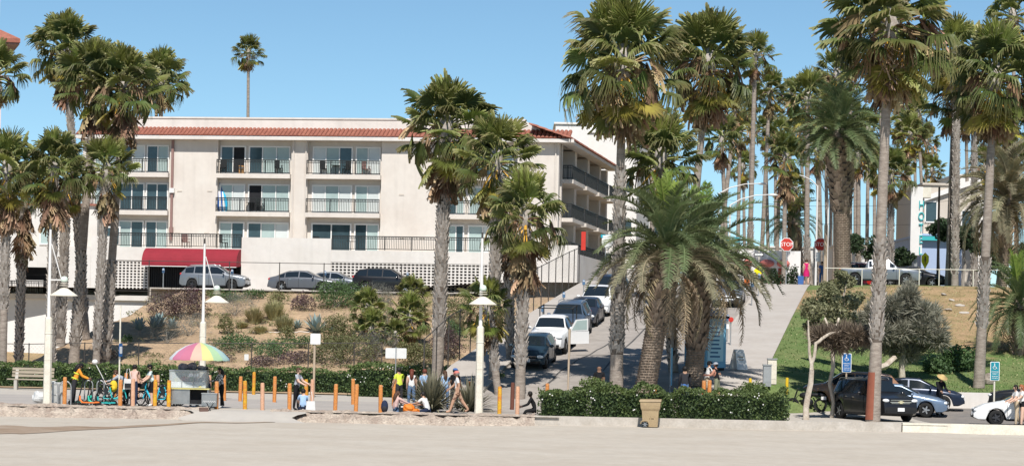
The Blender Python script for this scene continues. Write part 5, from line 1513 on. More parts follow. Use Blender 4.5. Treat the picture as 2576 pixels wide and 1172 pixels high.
KINDS = {
 'sedan': dict(L=4.7, W=1.82, top=[(-2.35, .62), (-2.28, .95), (-1.80, 1.06), (-1.0, 1.38), (-.3, 1.45), (.3, 1.42), (1.12, 1.02), (1.9, .88), (2.22, .74), (2.35, .5)], belt=[(-2.35, .88), (-.5, .95), (1.1, .92), (2.35, .7)], cab=(-1.78, 1.12), roof=(-.85, .35), wh=(-1.38, 1.42), r=.32, pill=[-1.15, -.18, .9], cl=.17),
 'hatch': dict(L=4.45, W=1.77, top=[(-2.22, .7), (-2.15, 1.1), (-1.75, 1.36), (-1.0, 1.46), (-.3, 1.48), (.3, 1.44), (1.15, 1.02), (1.8, .90), (2.1, .74), (2.22, .5)], belt=[(-2.2, 1.02), (-.5, .96), (1.1, .94), (2.2, .7)], cab=(-2.1, 1.15), roof=(-1.6, .35), wh=(-1.3, 1.35), r=.32, pill=[-1.35, -.2, .9], cl=.17),
 'suv': dict(L=4.6, W=1.86, top=[(-2.3, .75), (-2.24, 1.15), (-1.85, 1.58), (-1.2, 1.68), (-.3, 1.70), (.35, 1.66), (1.15, 1.16), (1.95, 1.04), (2.22, .9), (2.3, .6)], belt=[(-2.3, 1.12), (-.5, 1.08), (1.1, 1.06), (2.3, .9)], cab=(-2.15, 1.15), roof=(-1.75, .4), wh=(-1.38, 1.4), r=.36, pill=[-1.25, -.2, .9], cl=.22),
 'boxsuv': dict(L=4.9, W=1.90, top=[(-2.45, .8), (-2.42, 1.2), (-2.2, 1.70), (-1.6, 1.78), (-.3, 1.80), (.35, 1.77), (.98, 1.22), (2.0, 1.10), (2.38, 1.02), (2.45, .65)], belt=[(-2.45, 1.16), (0, 1.12), (1.0, 1.12), (2.45, 1.0)], cab=(-2.38, 1.0), roof=(-2.1, .4), wh=(-1.45, 1.45), r=.38, pill=[-1.25, -.25, .8], cl=.24),
 'cross': dict(L=4.75, W=1.92, top=[(-2.37, .75), (-2.3, 1.08), (-1.9, 1.28), (-1.0, 1.55), (-.2, 1.62), (.35, 1.58), (1.3, 1.06), (1.95, .92), (2.25, .78), (2.37, .5)], belt=[(-2.3, 1.08), (-.5, 1.02), (1.2, .98), (2.3, .75)], cab=(-1.95, 1.3), roof=(-.9, .35), wh=(-1.42, 1.45), r=.36, pill=[-1.25, -.15, .95], cl=.18),
 'pickup': dict(L=5.4, W=1.90, top=[(-2.7, .7), (-2.68, 1.08), (-1.2, 1.10), (-.98, 1.12), (-.72, 1.68), (-.1, 1.77), (.55, 1.73), (1.2, 1.2), (2.3, 1.10), (2.62, 1.0), (2.7, .62)], belt=[(-2.7, 1.05), (-.5, 1.12), (1.1, 1.12), (2.7, 1.0)], cab=(-.98, 1.2), roof=(-.65, .6), wh=(-1.65, 1.7), r=.38, pill=[-.5, .1, 1.0], cl=.28),
}
def car(kind, pm, loc, yaw, label, pitch=0.0, rim=None, name='car', cat='car', roofrail=False, group=None, extra=None, glass=None):
    K = KINDS[kind]; L, W = K['L'], K['W']; glass = glass or M_cglass
    o = empty(name, loc, label=label, cat=cat, group=group)
    o.rotation_euler = (Matrix.Rotation(yaw, 3, 'Z') @ Matrix.Rotation(pitch, 3, 'Y')).to_euler()
    xs = sorted(set([round(-L / 2 + L * i / 48, 4) for i in range(49)] + [p[0] for p in K['top']]))
    R = K['r'] + 0.055; rz = K['r']
    def ztop(x): return interp(K['top'], x)
    def wb(x):
        t = abs(x) / (L / 2); return W / 2 * (1 - 0.16 * t ** 5 - 0.02 * t)
    def zbelt(x): return min(interp(K['belt'], x), ztop(x) - 0.035)
    def arch(x):
        z = 0
        for xw in K['wh']:
            if abs(x - xw) < R: z = max(z, rz + math.sqrt(R * R - (x - xw) ** 2))
        return z
    def ring(x):
        w = wb(x); zt = ztop(x); zb = zbelt(x); h = zt - zb
        wt = w - 0.035 - h * 0.36 - (0.05 if h > 0.06 else 0.10)
        a = arch(x); zu = max(K['cl'] + 0.03, a); zl = max(K['cl'] + 0.08, a)
        end = max(0, (abs(x) - (L / 2 - 0.25)) / 0.25)
        zu = max(zu, K['cl'] + 0.03 + 0.12 * end); zl = max(zl, zu + 0.02)
        zm = max(zl + 0.02, lerp(K['cl'] + .2, zb, 0.55))
        zs = max(zm + 0.01, zb - 0.06)
        return [(0, zu), (w - .16, zu), (w - .03, zl), (w + 0.0, zm), (w - .012, zs), (w - .04, max(zb, zs + .005)), (wt, zt - min(.05, h * .4)), (wt - .12, zt - .008), (0, zt + .012)], wt
    mb = MB(); n = 9
    for x in xs:
        rg, _ = ring(x)
        for (y, z) in rg: mb.v.append((x, y, z))
        for (y, z) in rg: mb.v.append((x, -y, z))
    for i in range(len(xs) - 1):
        for s in (0, 1):
            for k in range(n - 1):
                a = i * 2 * n + s * n + k; b = a + 2 * n
                f = (a, b, b + 1, a + 1)
                mb.f.append(f if s == 0 else f[::-1]); mb.m.append(1 if k == 0 else 0)
    for i, flip in ((0, 0), (len(xs) - 1, 1)):
        b0 = i * 2 * n
        f = tuple(b0 + k for k in range(n)) + tuple(b0 + n + k for k in range(n - 2, 0, -1))
        mb.f.append(f if flip else f[::-1]); mb.m.append(0)
    me = mb.mesh('body', [pm, M_trimblk], 38); fix_normals(me)
    body = inst('body', me, o)
    # glass
    def side_pt(x, f, s, off=.010):
        rg, wt = ring(x); (y0, z0), (y1, z1) = rg[5], rg[6]
        y = lerp(y0, y1, f); z = lerp(z0, z1, f)
        return (x, s * (y + off), z + off * 0.3)
    cuts = [K['cab'][0] + .22] + K['pill'] + [K['cab'][1] - .12]
    cuts = sorted(cuts)
    for s in (1, -1):
        for a, b in zip(cuts, cuts[1:]):
            if b - a < 0.25: continue
            a2, b2 = a + .035, b - .035
            g = MB(); ns = 6
            for i in range(ns + 1):
                x = lerp(a2, b2, i / ns); rg, wt = ring(x)
                hh = rg[6][1] - rg[5][1]
                f0 = .07; f1 = .90 if hh > .12 else f0 + .02
                g.v += [side_pt(x, f0, s), side_pt(x, f1, s)]
            for i in range(ns):
                f = (i * 2, i * 2 + 2, i * 2 + 3, i * 2 + 1)
                g.f.append(f if s < 0 else f[::-1]); g.m.append(0)
            g.build('side_window', glass, o, 180)
    def topglass(x0, x1, nm, wf=.96):
        g = MB(); ns = 6; m_ = 6
        for i in range(ns + 1):
            x = lerp(x0, x1, i / ns); rg, wt = ring(x)
            w_ = (rg[6][0] * 0.2 + rg[7][0] * .8) * wf + .06
            for j in range(m_ + 1):
                t = j / m_ * 2 - 1
                z = ztop(x) + .018 - .012 * t * t - (.012 if abs(t) > .95 else 0)
                g.v.append((x, w_ * t, z + .006))
        for i in range(ns):
            for j in range(m_):
                a = i * (m_ + 1) + j; g.f.append((a, a + 1, a + m_ + 2, a + m_ + 1)); g.m.append(0)
        me = g.mesh(nm, glass, 180); fix_normals(me); return inst(nm, me, o)
    topglass(K['roof'][1] + .04, K['cab'][1] - .05, 'windshield')
    topglass(K['cab'][0] + .05, K['roof'][0] - .05, 'rear_window', .9)
    # wheels
    tm = MB().lathe([(K['r'] * .62, -.10), (K['r'] * .93, -.11), (K['r'], -.08), (K['r'], .08), (K['r'] * .93, .11), (K['r'] * .62, .10)], 22)
    rm = MB().lathe([(K['r'] * .62, .085), (K['r'] * .57, .095), (K['r'] * .54, .05), (.0, .045)], 22)
    for k in range(5):
        an = 2 * PI * k / 5
        d = Vector((cos(an), sin(an), 0)); sd = Vector((-sin(an), cos(an), 0)) * .035
        p0 = d * .03; p1 = d * K['r'] * .6
        rm.add([tuple(p0 - sd + Vector((0, 0, .09))), tuple(p0 + sd + Vector((0, 0, .09))), tuple(p1 + sd * .7 + Vector((0, 0, .085))), tuple(p1 - sd * .7 + Vector((0, 0, .085)))], [(0, 1, 2, 3)], 1)
    rm.lathe([(.05, .10), (.0, .102)], 8, m=1)
    tme = tm.mesh('tyre', M_tyre, 60); rme = rm.mesh('rim', [M_trimblk, rim or M_rim], 60)
    for xw in K['wh']:
        for s in (1, -1):
            we = inst('wheel', tme, o, (xw, s * (W / 2 - .13), K['r']), (-s * PI / 2, 0, 0))
            inst('rim', rme, we)
    # lights, grille, plates, mirrors
    zf = interp(K['top'], L / 2 - .14) - .12
    def xf_(z):
        x = L / 2
        while x > 0 and ztop(x) < z: x -= .01
        return x
    for s in (1, -1):
        x = L / 2 - .20; w = wb(x)
        Mx = Matrix.Rotation(s * -.45, 3, 'Z') @ Matrix.Rotation(.15, 3, 'Y')
        MB().ell((xf_(zf) - .07, s * (w - .20), zf), (.13, .22, .085), 10, 6, M=Mx).build('headlight', M_lamp, o, 180)
        x = -L / 2 + .12; w = wb(x)
        zr = interp(K['belt'], -L / 2) - .06
        MB().ell((x - .03, s * (w - .14), zr), (.10, .15, .10), 10, 6).build('tail_light', M_tail, o, 180)
        mx = K['cab'][1] - .30; mw = wb(mx)
        mr = MB().ell((mx, s * (mw + .11), interp(K['belt'], mx) + .07), (.07, .11, .075), 8, 6)
        mr.box((mx, s * (mw + .01), interp(K['belt'], mx) + .04), (.05, .14, .03)); mr.build('wing_mirror', pm, o, 180)
        # door seams and handles
        seam = MB()
        for xc in K['pill'][:2] + [K['pill'][2] + .08]:
            if xc < K['wh'][0] + R + .02 and kind != 'pickup': xc = K['wh'][0] + R + .06
            z0 = K['cl'] + .16; z1 = interp(K['belt'], xc) - .05
            seam.box((xc, s * (wb(xc) + .0005), (z0 + z1) / 2), (.014, .008, z1 - z0))
        seam.build('door_seam', M_trimblk, o)
        hd = MB()
        for xc in K['pill'][:2]:
            xh = max(xc, K['wh'][0] + R + .1) + .18; hd.box((xh, s * (wb(xh) - .004), interp(K['belt'], xh) - .12), (.18, .035, .03))
        hd.build('door_handle', M_chrome if metal_handles(kind) else pm, o)
        MB().box((0, s * (W / 2 - .045), K['cl'] + .07), (K['wh'][1] - K['wh'][0] - 2 * R - .05, .07, .09)).build('sill', M_trimblk, o)
    gr_ = MB().box((xf_(zf - .06) - .02, 0, zf - .05), (.07, W * .50, .17)).build('grille', M_trimblk, o)
    MB().box((xf_(zf - .06) + .018, 0, zf + .025), (.02, W * .5, .02)).box((xf_(zf - .06) + .018, 0, zf - .115), (.02, W * .46, .02)).build('grille_trim', M_chrome, gr_)
    MB().box((L / 2 - .03, 0, K['cl'] + .20), (.10, W * .72, .12)).build('bumper', M_trimblk, o)
    MB().box((L / 2 + .03, 0, K['cl'] + .30), (.02, .32, .15)).build('licence_plate', M_plate, o)
    MB().box((-L / 2 - .02, 0, K['cl'] + .55), (.02, .32, .15)).build('licence_plate', M_plate, o)
    MB().box((-L / 2 + .02, 0, K['cl'] + .22), (.10, W * .8, .2)).build('rear_bumper', M_trimblk, o)
    if roofrail:
        rl = MB()
        for s in (1, -1):
            x0, x1 = K['roof'][0] + .1, K['roof'][1] - .2; y = s * (W / 2 - .33)
            rl.tube([(x0, y, ztop(x0) + .0), (x0 + .1, y, ztop(x0) + .07), (x1 - .1, y, ztop(x1) + .07), (x1, y, ztop(x1))], .02, 6)
        rl.build('roof_rail', M_rim, o)
    return o
def metal_handles(k): return k in ('boxsuv', 'sedan')
P_black = paint('black', (0.012, 0.012, 0.014)); P_white = paint('white', (0.78, 0.78, 0.77)); P_silver = paint('silver', (0.24, 0.26, 0.285), .5)
P_grey = paint('grey', (0.15, 0.16, 0.18), .4); P_bluegrey = paint('blue_grey', (0.10, 0.14, 0.20), .4); P_teal = paint('dark_teal', (0.025, 0.05, 0.07), .3)
P_navy = paint('navy', (0.02, 0.03, 0.055), .3); P_slate = paint('slate', (0.035, 0.04, 0.055), .3); P_brown = paint('brown', (0.30, 0.155, 0.085))
P_maroon = paint('maroon', (0.10, 0.012, 0.025)); P_red = paint('red', (0.45, 0.02, 0.02)); P_steelblue = paint('steel_blue', (0.17, 0.235, 0.33), .3)
PITCH = math.atan(.11)
ydown = math.atan2(-cos(A9), -sin(A9))
def street_car(kind, pm, front_y, q, label, **k):
    L = KINDS[kind]['L']; p = (front_y - SO.y) / cos(A9) + L / 2
    x, y, z = st(p, q, .03)
    return car(kind, pm, (x, y, z + .01), ydown, label, PITCH, **k)
street_car('hatch', P_teal, 118.6, 1.1, 'dark teal hatchback, nearest in the row parked on the sloping street')
tk = street_car('pickup', P_white, 124.4, 1.12, 'white pickup with its door open, parked on the sloping street', name='pickup_truck', cat='pickup')
street_car('boxsuv', P_bluegrey, 131.0, 1.12, 'blue-grey suv parked right behind the white pickup', roofrail=True)
street_car('sedan', P_slate, 137.2, 1.1, 'dark slate sedan parked between the blue-grey suv and a white car')
street_car('cross', P_white, 143.0, 1.12, 'white crossover with black glass roof parked on the sloping street', rim=M_rimdark)
street_car('suv', P_navy, 149.3, 1.12, 'navy suv, last in the row parked on the sloping street')
street_car('sedan', P_silver, 150.0, 8.1, 'car parked opposite on the right kerb, half hidden by date palm fronds')
# open door and ladder rack of the pickup
dr = MB().box((-.52, 0, .72), (1.04, .08, .62)).build('door', P_white, tk)
dr.location = (1.02, .96, 0); dr.rotation_euler = (0, 0, rad(-62))
MB().prism([(-1.0, 1.05), (0, 1.05), (-.35, 1.62), (-1.0, 1.66)], 1, -.03, .03).build('door_frame', P_white, dr)
MB().prism([(-.93, 1.10), (-.12, 1.10), (-.40, 1.57), (-.93, 1.60)], 1, -.036, .036).build('door_window', M_curtain, dr)
MB().ell((-.02, -.14, 1.10), (.07, .12, .09), 8, 6).build('wing_mirror', M_trimblk, dr)
rk = MB()
for x in (-1.15, -2.55):
    for s in (1, -1): rk.bar((x, s * .85, 1.05), (x, s * .85, 1.98), .05)
    rk.bar((x, -.9, 1.98), (x, .9, 1.98), .05)
for s in (1, -1): rk.bar((-2.6, s * .85, 2.02), (-.6, s * .85, 2.02), .05)
rk.build('ladder_rack', M_iron, tk)
# row in front of the building
def up_car(kind, pm, dx, row, yaw, label, **k):
    v = P(dx, row, 171.0); x = v.x; y = 169.6 - 0.15 * (x + 10) 
    v = P(dx, row, y); 
    return car(kind, pm, (v.x, y, 6.05 + 0.2 * smooth(-6, 1.5, v.x)), yaw, label, **k)
up_car('suv', P_silver, 541, 725, -A9, 'silver-grey suv parked under the red awning', roofrail=True, rim=M_rimdark)
up_car('sedan', P_grey, 765, 730, -A9, 'grey sedan parked left of the dark suv in front of the pierced wall')
v = P(843, 725, 173.3); car('sedan', P_silver, (v.x, 173.3, 6.08), -A9, 'silver car mostly hidden behind the grey sedan')
up_car('suv', P_black, 975, 725, -A9, 'black suv parked in front of the pierced block wall', rim=M_rim)
# lot at lower right
tb = car('boxsuv', P_black, (P(2196, 1058, 108.6).x, 108.6, 0.0), rad(-70), 'black suv with bow-tie badge parked behind the rust-painted palm trunk', roofrail=True)
bw = MB().prism([(-.16, -.02), (-.055, -.02), (-.075, -.062), (.075, -.062), (.055, -.02), (.16, -.02), (.12, .03), (.055, .03), (.075, .062), (-.075, .062), (-.055, .03), (-.12, .03)], 0, 0, .02)
bw.build('badge', mat('badge_gold', (0.75, 0.68, 0.45), .3, metal=.5), tb, loc=(2.45, 0, .85))
MB().box((2.44, 0, .85), (.03, 1.0, .035)).build('chrome_bar', M_chrome, tb)
zz = MB()
for i in range(6):
    zz.add([(0.52 + .02 * i, -.55 + i * .19, 1.32), (.52 + .02 * i, -.36 + i * .19, 1.32), (.46, -.36 + i * .19, 1.62), (.46, -.55 + i * .19, 1.58)], [(0, 1, 2, 3)])
car('sedan', P_steelblue, (P(2250, 1045, 112.6).x, 112.6, 0.1), rad(-12), 'steel-blue sedan parked beside the black suv')
car('sedan', P_navy, (P(2295, 1030, 115.8).x, 115.8, .34), rad(-10), 'dark car hidden behind the steel-blue sedan')
car('suv', P_brown, (P(2136, 1020, 115).x, 115.0, .32), rad(176), 'brown suv facing left behind the white tree trunks', glass=M_cglass)
car('sedan', P_white, (P(2588, 1065, 105.6).x, 105.6, 0.0), rad(180 - 6), 'white sedan cut by the right edge, facing left', rim=M_rimdark)
car('boxsuv', P_black, (P(2625, 1030, 113.6).x, 113.6, .2), rad(168), 'dark suv behind the white sedan at the right edge')
# crest
car('boxsuv', P_maroon, (P(2200, 705, 174).x, 174.0, 7.13), rad(4), 'maroon suv parked at the crest behind the silver pickup', roofrail=True)
car('pickup', P_silver, (P(2212, 712, 167.5).x, 167.5, 7.25), rad(-6), 'silver pickup parked at the crest of the slope', name='pickup_truck', cat='pickup')
car('sedan', P_red, (P(2270, 710, 172).x, 172.0, 7.15), rad(-14), 'red car parked at the crest beside the silver pickup')
car('sedan', P_black, (P(2296, 712, 170).x, 170.0, 7.2), rad(-18), 'dark car at the crest right of the red one')
# ------------------------------------------------------------------ people
M_skin = {k: mat('skin_' + k, c, .6, .08, 8, spec=.3) for k, c in {'light': (.62, .40, .30), 'tan': (.46, .27, .18), 'brown': (.22, .12, .075), 'dark': (.07, .04, .03), 'red': (.55, .26, .18)}.items()}
def cloth(name, c, c2=None, sc=14): return mat('cloth_' + name, c, .9, .15 if not c2 else .05, 5 if not c2 else sc, col2=c2, spec=.15, ramp=(.48, .52) if c2 else (.35, .65))
PEOPLE = []
def person(label, loc, yaw, h=1.72, lean=0.0, arms=((10, 15), (10, 15)), legs=((0, 0), (0, 0)), sit=None, shirt=None, pants=None, skin='light', sleeve='short', leg='long', shoes=None, hair='short', hairm=None,
           cap=None, headturn=0.0, abd=8, build=1.0, skirt=None, vest=None, headpitch=0):
    """angles in degrees; arms: (shoulder pitch forward, elbow bend); legs: (hip pitch forward, knee bend)"""
    s = h / 1.72
    J = {}
    def V(x, y, z): return Vector((x, y, z))
    la = rad(lean)
    J['pelvis'] = V(0, 0, 0)
    ud = V(sin(la), 0, cos(la)); fd = V(cos(la), 0, -sin(la))
    J['spine'] = ud * .23; J['chest'] = ud * .42 + fd * .01
    J['neck'] = ud * .55; 
    ha = la * .55 + rad(headpitch); hu = V(sin(ha), 0, cos(ha)); hf = V(cos(ha), 0, -sin(ha))
    J['head'] = J['neck'] + hu * .115 + hf * .015; J['top'] = J['neck'] + hu * .195 + hf * .005
    for sd, sg in (('l', 1), ('r', -1)):
        i = 0 if sg > 0 else 1
        sp, eb = arms[i]; hp, kb = legs[i]
        J['sh' + sd] = ud * .475 + V(0, sg * .165, 0)
        a = la * 0.6 + rad(sp) * 1.0
        ab = rad(abd)
        d = V(sin(rad(sp)) , sg * sin(ab), -cos(rad(sp))).normalized()
        J['el' + sd] = J['sh' + sd] + d * .28
        a2 = rad(sp + eb); d2 = V(sin(a2), sg * sin(ab) * .2 - sg * .12 * (eb > 40), -cos(a2)).normalized()
        J['wr' + sd] = J['el' + sd] + d2 * .245
        J['ha' + sd] = J['wr' + sd] + d2 * .075
        J['hd' + sd] = d2
        J['hip' + sd] = V(0, sg * .092, -.04)
        d3 = V(sin(rad(hp)), sg * (.05 if not sit else .16), -cos(rad(hp))).normalized()
        J['kn' + sd] = J['hip' + sd] + d3 * .42
        a4 = rad(hp - kb); d4 = V(sin(a4), sg * .01, -cos(a4)).normalized()
        J['an' + sd] = J['kn' + sd] + d4 * .42
        ft = rad(hp - kb) * (.3 if not sit else .9)
        J['to' + sd] = J['an' + sd] + V(cos(ft) * .16, sg * .03, sin(ft) * .16 - .045)
    names = [k for k in J if not k.startswith('hd')]
    low = min(min(J['an' + d].z - .07, J['to' + d].z - .04) for d in 'lr')
    if sit is not None: low = min(low, -.13)
    if sit is not None: low = -.13 if sit == 'floor' else low
    off = V(0, 0, -low)
    for k in names: J[k] = (J[k] + off) * s
    R = {'pelvis': .135, 'spine': .125, 'chest': .145, 'neck': .058, 'head': .098, 'top': .072}
    for d in 'lr': R.update({'sh' + d: .068, 'el' + d: .047, 'wr' + d: .033, 'ha' + d: .040, 'hip' + d: .095, 'kn' + d: .062, 'an' + d: .043, 'to' + d: .038})
    for k in R: R[k] *= s * (build * 1.10 if k in ('pelvis', 'spine', 'chest') else 1.0 if k in ('head', 'top', 'neck') else 1.14)
    E = [('pelvis', 'spine', 'shirt'), ('spine', 'chest', 'shirt'), ('chest', 'neck', 'neck'), ('neck', 'head', 'skin'), ('head', 'top', 'skin')]
    for d in 'lr':
        E += [('chest', 'sh' + d, 'shirt'), ('sh' + d, 'el' + d, 'uarm'), ('el' + d, 'wr' + d, 'farm'), ('wr' + d, 'ha' + d, 'skin'), ('pelvis', 'hip' + d, 'pants'), ('hip' + d, 'kn' + d, 'thigh'), ('kn' + d, 'an' + d, 'shin'), ('an' + d, 'to' + d, 'shoe')]
    idx = {k: i for i, k in enumerate(names)}
    me = bpy.data.meshes.new('person_rig')
    me.from_pydata([tuple(J[k]) for k in names], [(idx[a], idx[b]) for a, b, _ in E], [])
    bm = bmesh.new(); bm.from_mesh(me); bm.verts.ensure_lookup_table()
    lay = bm.verts.layers.skin.verify()
    for k, i in idx.items():
        v = bm.verts[i][lay]; r = R[k]; v.radius = (r, r); v.use_root = (k == 'pelvis')
    bm.to_mesh(me); bm.free()
    tmp = bpy.data.objects.new('person_rig', me); COL.objects.link(tmp)
    m1 = tmp.modifiers.new('skin', 'SKIN'); m1.use_smooth_shade = True; m1.branch_smoothing = .6
    m2 = tmp.modifiers.new('sub', 'SUBSURF'); m2.levels = 2; m2.render_levels = 2
    PEOPLE.append(dict(tmp=tmp, J=J, E=E, R=R, label=label, loc=loc, yaw=yaw, s=s, shirt=shirt, pants=pants, skin=skin, sleeve=sleeve, leg=leg, shoes=shoes, hair=hair, hairm=hairm, cap=cap, skirt=skirt, vest=vest, hu=hu, hf=hf, ud=ud))
M_hair = {'black': mat('hair_black', (.012, .01, .009), .6), 'brown': mat('hair_brown', (.07, .035, .02), .6), 'auburn': mat('hair_auburn', (.13, .035, .02), .6), 'ginger': mat('hair_ginger', (.30, .10, .04), .6), 'grey': mat('hair_grey', (.2, .19, .18), .7)}
def finish_people():
    dg = bpy.context.evaluated_depsgraph_get()
    for q in PEOPLE:
        me = bpy.data.meshes.new_from_object(q['tmp'].evaluated_get(dg)); me.name = 'body'
        J, E, s = q['J'], q['E'], q['s']
        sk = M_skin[q['skin']]; mats = [sk, q['shirt'], q['pants'], q['shoes'] or M_trimblk]
        me.materials.clear()
        for m in mats: me.materials.append(m)
        segs = [(J[a], J[b], t) for a, b, t in E]
        for p in me.polygons:
            c = p.center; best = 9; bt = None; bf = 0
            for a, b, t in segs:
                ab = b - a; f = max(0, min(1, (c - a).dot(ab) / ab.length_squared)); d = (a + ab * f - c).length
                if d < best: best, bt, bf = d, t, f
            if bt == 'skin': i = 0
            elif bt == 'neck': i = 1 if bf < .55 else 0
            elif bt == 'shirt': i = 1
            elif bt == 'uarm': i = 0 if (q['sleeve'] == 'none' or (q['sleeve'] == 'short' and bf > .62)) else 1
            elif bt == 'farm': i = 1 if q['sleeve'] == 'long' else 0
            elif bt == 'pants': i = 2
            elif bt == 'thigh': i = 2 if (q['leg'] != 'shorts' or bf < .85) and (q['leg'] != 'bare' or bf < .3) else 0
            elif bt == 'shin': i = 2 if q['leg'] == 'long' else 0
            else: i = 3 if q['shoes'] else 0
            p.material_index = i
        # flatten the torso front to back, widen it a little
        # fingers, thumbs, nose and ears joined into the body mesh
        ex = MB()
        for d, sg in (('l', 1), ('r', -1)):
            h0 = J['ha' + d]; dr = J['hd' + d].normalized()
            side = Vector((0, 1, 0)) if abs(dr.y) < .8 else Vector((1, 0, 0)); nrm = dr.cross(side).normalized(); side = nrm.cross(dr).normalized()
            w = (J['wr' + d] - J['ha' + d])
            for k, ln in enumerate((.070, .080, .075, .058)):
                b0 = h0 + nrm * ((k - 1.5) * .019 * s); b1 = b0 + dr * ln * .55 * s - side * sg * .008 * s; b2 = b1 + dr * ln * .45 * s - side * sg * .02 * s
                ex.tube([b0, b1, b2], [.0095 * s, .0088 * s, .007 * s], 5)
            t0 = h0 - dr * .03 * s + nrm * .028 * s; ex.tube([t0, t0 + (nrm * .8 + dr) * .03 * s, t0 + (nrm * .6 + dr * 1.4) * .045 * s], [.011 * s, .010 * s, .008 * s], 5)
        hc = J['head']; hf, hu = q['hf'], q['hu']
        ex.ell(hc + hf * (.098 * s) - hu * .005 * s, (.02 * s, .014 * s, .022 * s), 6, 4)
        for sg in (1, -1): ex.ell(hc + Vector((0, sg * .096 * s, 0)), (.02 * s, .01 * s, .03 * s), 6, 4)
        bm = bmesh.new(); bm.from_mesh(me)
        vs = [bm.verts.new(v) for v in ex.v]
        for f in ex.f:
            try: bm.faces.new([vs[i] for i in f]).smooth = True
            except ValueError: pass
        bm.to_mesh(me); bm.free()
        me.polygons.foreach_set('use_smooth', [True] * len(me.polygons))
        o = empty('person', q['loc'], (0, 0, q['yaw']), q['label'], 'person')
        body = inst('body', me, o)
        # eyes and mouth
        for sg in (1, -1):
            MB().ell(hc + hf * .086 * s + Vector((0, sg * .034 * s, 0)) + hu * .012 * s, (.012 * s, .014 * s, .010 * s), 6, 4).build('eye', M_trimblk, o)
        MB().ell(hc + hf * .088 * s - hu * .045 * s, (.010 * s, .026 * s, .007 * s), 6, 4).build('mouth', M_skin['red'], o)
        hm = M_hair.get(q['hairm'] or 'black')
        if q['hair'] != 'bald':
            hb = MB(); off = -hf * .016 * s + hu * .022 * s
            rot = Matrix((hf, Vector((0, 1, 0)), hu)).transposed()
            hb.ell(hc + off, (.106 * s, .108 * s, .112 * s), 12, 8, M=rot)
            # open the face side
            hb.v = [tuple(Vector(v) - hf * max(0, (Vector(v) - hc).dot(hf) - .05 * s) * (1.0 if (Vector(v) - hc).dot(hu) < .055 * s else 0)) for v in hb.v]
            if q['hair'] == 'long':
                hb.tube([hc + hu * .06 * s - hf * .06 * s, hc - hf * .10 * s - hu * .06 * s, hc - hf * .12 * s - q['ud'] * .22 * s, hc - hf * .10 * s - q['ud'] * .36 * s], [.07 * s, .095 * s, .085 * s, .03 * s], 9)
            hb.build('hair', hm, o, 180)
        if q['cap']:
            cp = MB(); rot = Matrix((hf, Vector((0, 1, 0)), hu)).transposed()
            kind, cm = q['cap']
            if kind == 'cap':
                cp.ell(hc + hu * .05 * s - hf * .006 * s, (.115 * s, .112 * s, .085 * s), 12, 6, M=rot)
                cp.box(hc + hf * .13 * s + hu * .045 * s, (.13 * s, .15 * s, .014 * s), M=rot)
            else:
                prof = [(.24, .0), (.24, .012), (.12, .03), (.11, .10), (.0, .13)]
                l0 = len(cp.v); cp.lathe([(a * s, b * s) for a, b in prof], 16)
                cp.v = [tuple(hc + rot @ (Vector(v) + Vector((0, 0, .05 * s)))) for v in cp.v]
            cp.build('hat', cm, o, 180)
        if q['skirt']:
            sm, z1, z0, w1, w0 = q['skirt']
            MB().lathe([(w1 * s, z1 * s), (lerp(w1, w0, .6) * s, lerp(z1, z0, .5) * s), (w0 * s, z0 * s)], 16, (J['pelvis'].x, 0, 0)).build('skirt', sm, o, 180)
        if q['vest']:
            vm, st_m = q['vest']
            for f in (.12, .33):
                c = J['pelvis'] + q['ud'] * f * s
                rot = Matrix((Vector((q['ud'].z, 0, -q['ud'].x)), Vector((0, 1, 0)), q['ud'])).transposed()
                vb = MB().lathe([(.152 * s, -.025), (.155 * s, .025)], 14)
                vb.v = [tuple(c + rot @ Vector(v)) for v in vb.v]; vb.build('reflective_stripe', st_m, o)
        bpy.data.objects.remove(q['tmp'])
C = cloth
c_white = C('white', (.70, .69, .67)); c_black = C('black', (.015, .015, .017)); c_navy = C('navy', (.025, .035, .07)); c_denim = C('denim', (.11, .18, .30)); c_grey = C('grey', (.36, .38, .42))
c_pink = C('pink', (.62, .42, .38)); c_lblue = C('light_blue', (.33, .47, .66)); c_lime = C('lime', (.62, .72, .08)); c_orange = C('orange', (.75, .30, .04)); c_plaid = C('plaid', (.65, .65, .63), (.06, .06, .07), 16)
c_check = C('check', (.20, .10, .07), (.40, .27, .19), 9); c_mag = C('magenta', (.55, .02, .14)); c_olive = C('olive', (.22, .23, .15)); c_pattern = C('pattern', (.66, .70, .68), (.30, .42, .40), 9); c_dark = C('dark', (.035, .035, .04))
c_straw = C('straw', (.55, .40, .18)); c_blue = C('blue', (.06, .14, .36)); c_coral = C('coral', (.60, .20, .17)); c_peach = C('peach', (.66, .46, .40)); c_beige = C('beige', (.50, .40, .28))
def at(dx, dy, D, z=None):
    v = P(dx, dy, D); return (v.x, v.y, ground_z(v.x, v.y) if z is None else z)
Lf, Rt, Aw, To = PI, 0.0, PI / 2, -PI / 2          # facing left / right / away / towards the camera
person('worker in orange safety vest and black cap leaning over the parked scooters', at(185, 1022, 106.0), Rt + .25, 1.80, 22, ((38, 30), (30, 40)), ((4, 8), (-6, 4)), None, c_orange, c_dark, 'brown', 'long', 'long', M_tyre, 'long', 'black', ('cap', c_black), vest=(c_orange, c_lime), headpitch=10)
person('man in light grey shirt bending down beside the teal bicycles', at(322, 1022, 107.3), Lf, 1.76, 58, ((55, 20), (40, 25)), ((18, 14), (8, 10)), None, c_grey, c_black, 'light', 'long', 'long', M_tyre, 'short', 'brown')
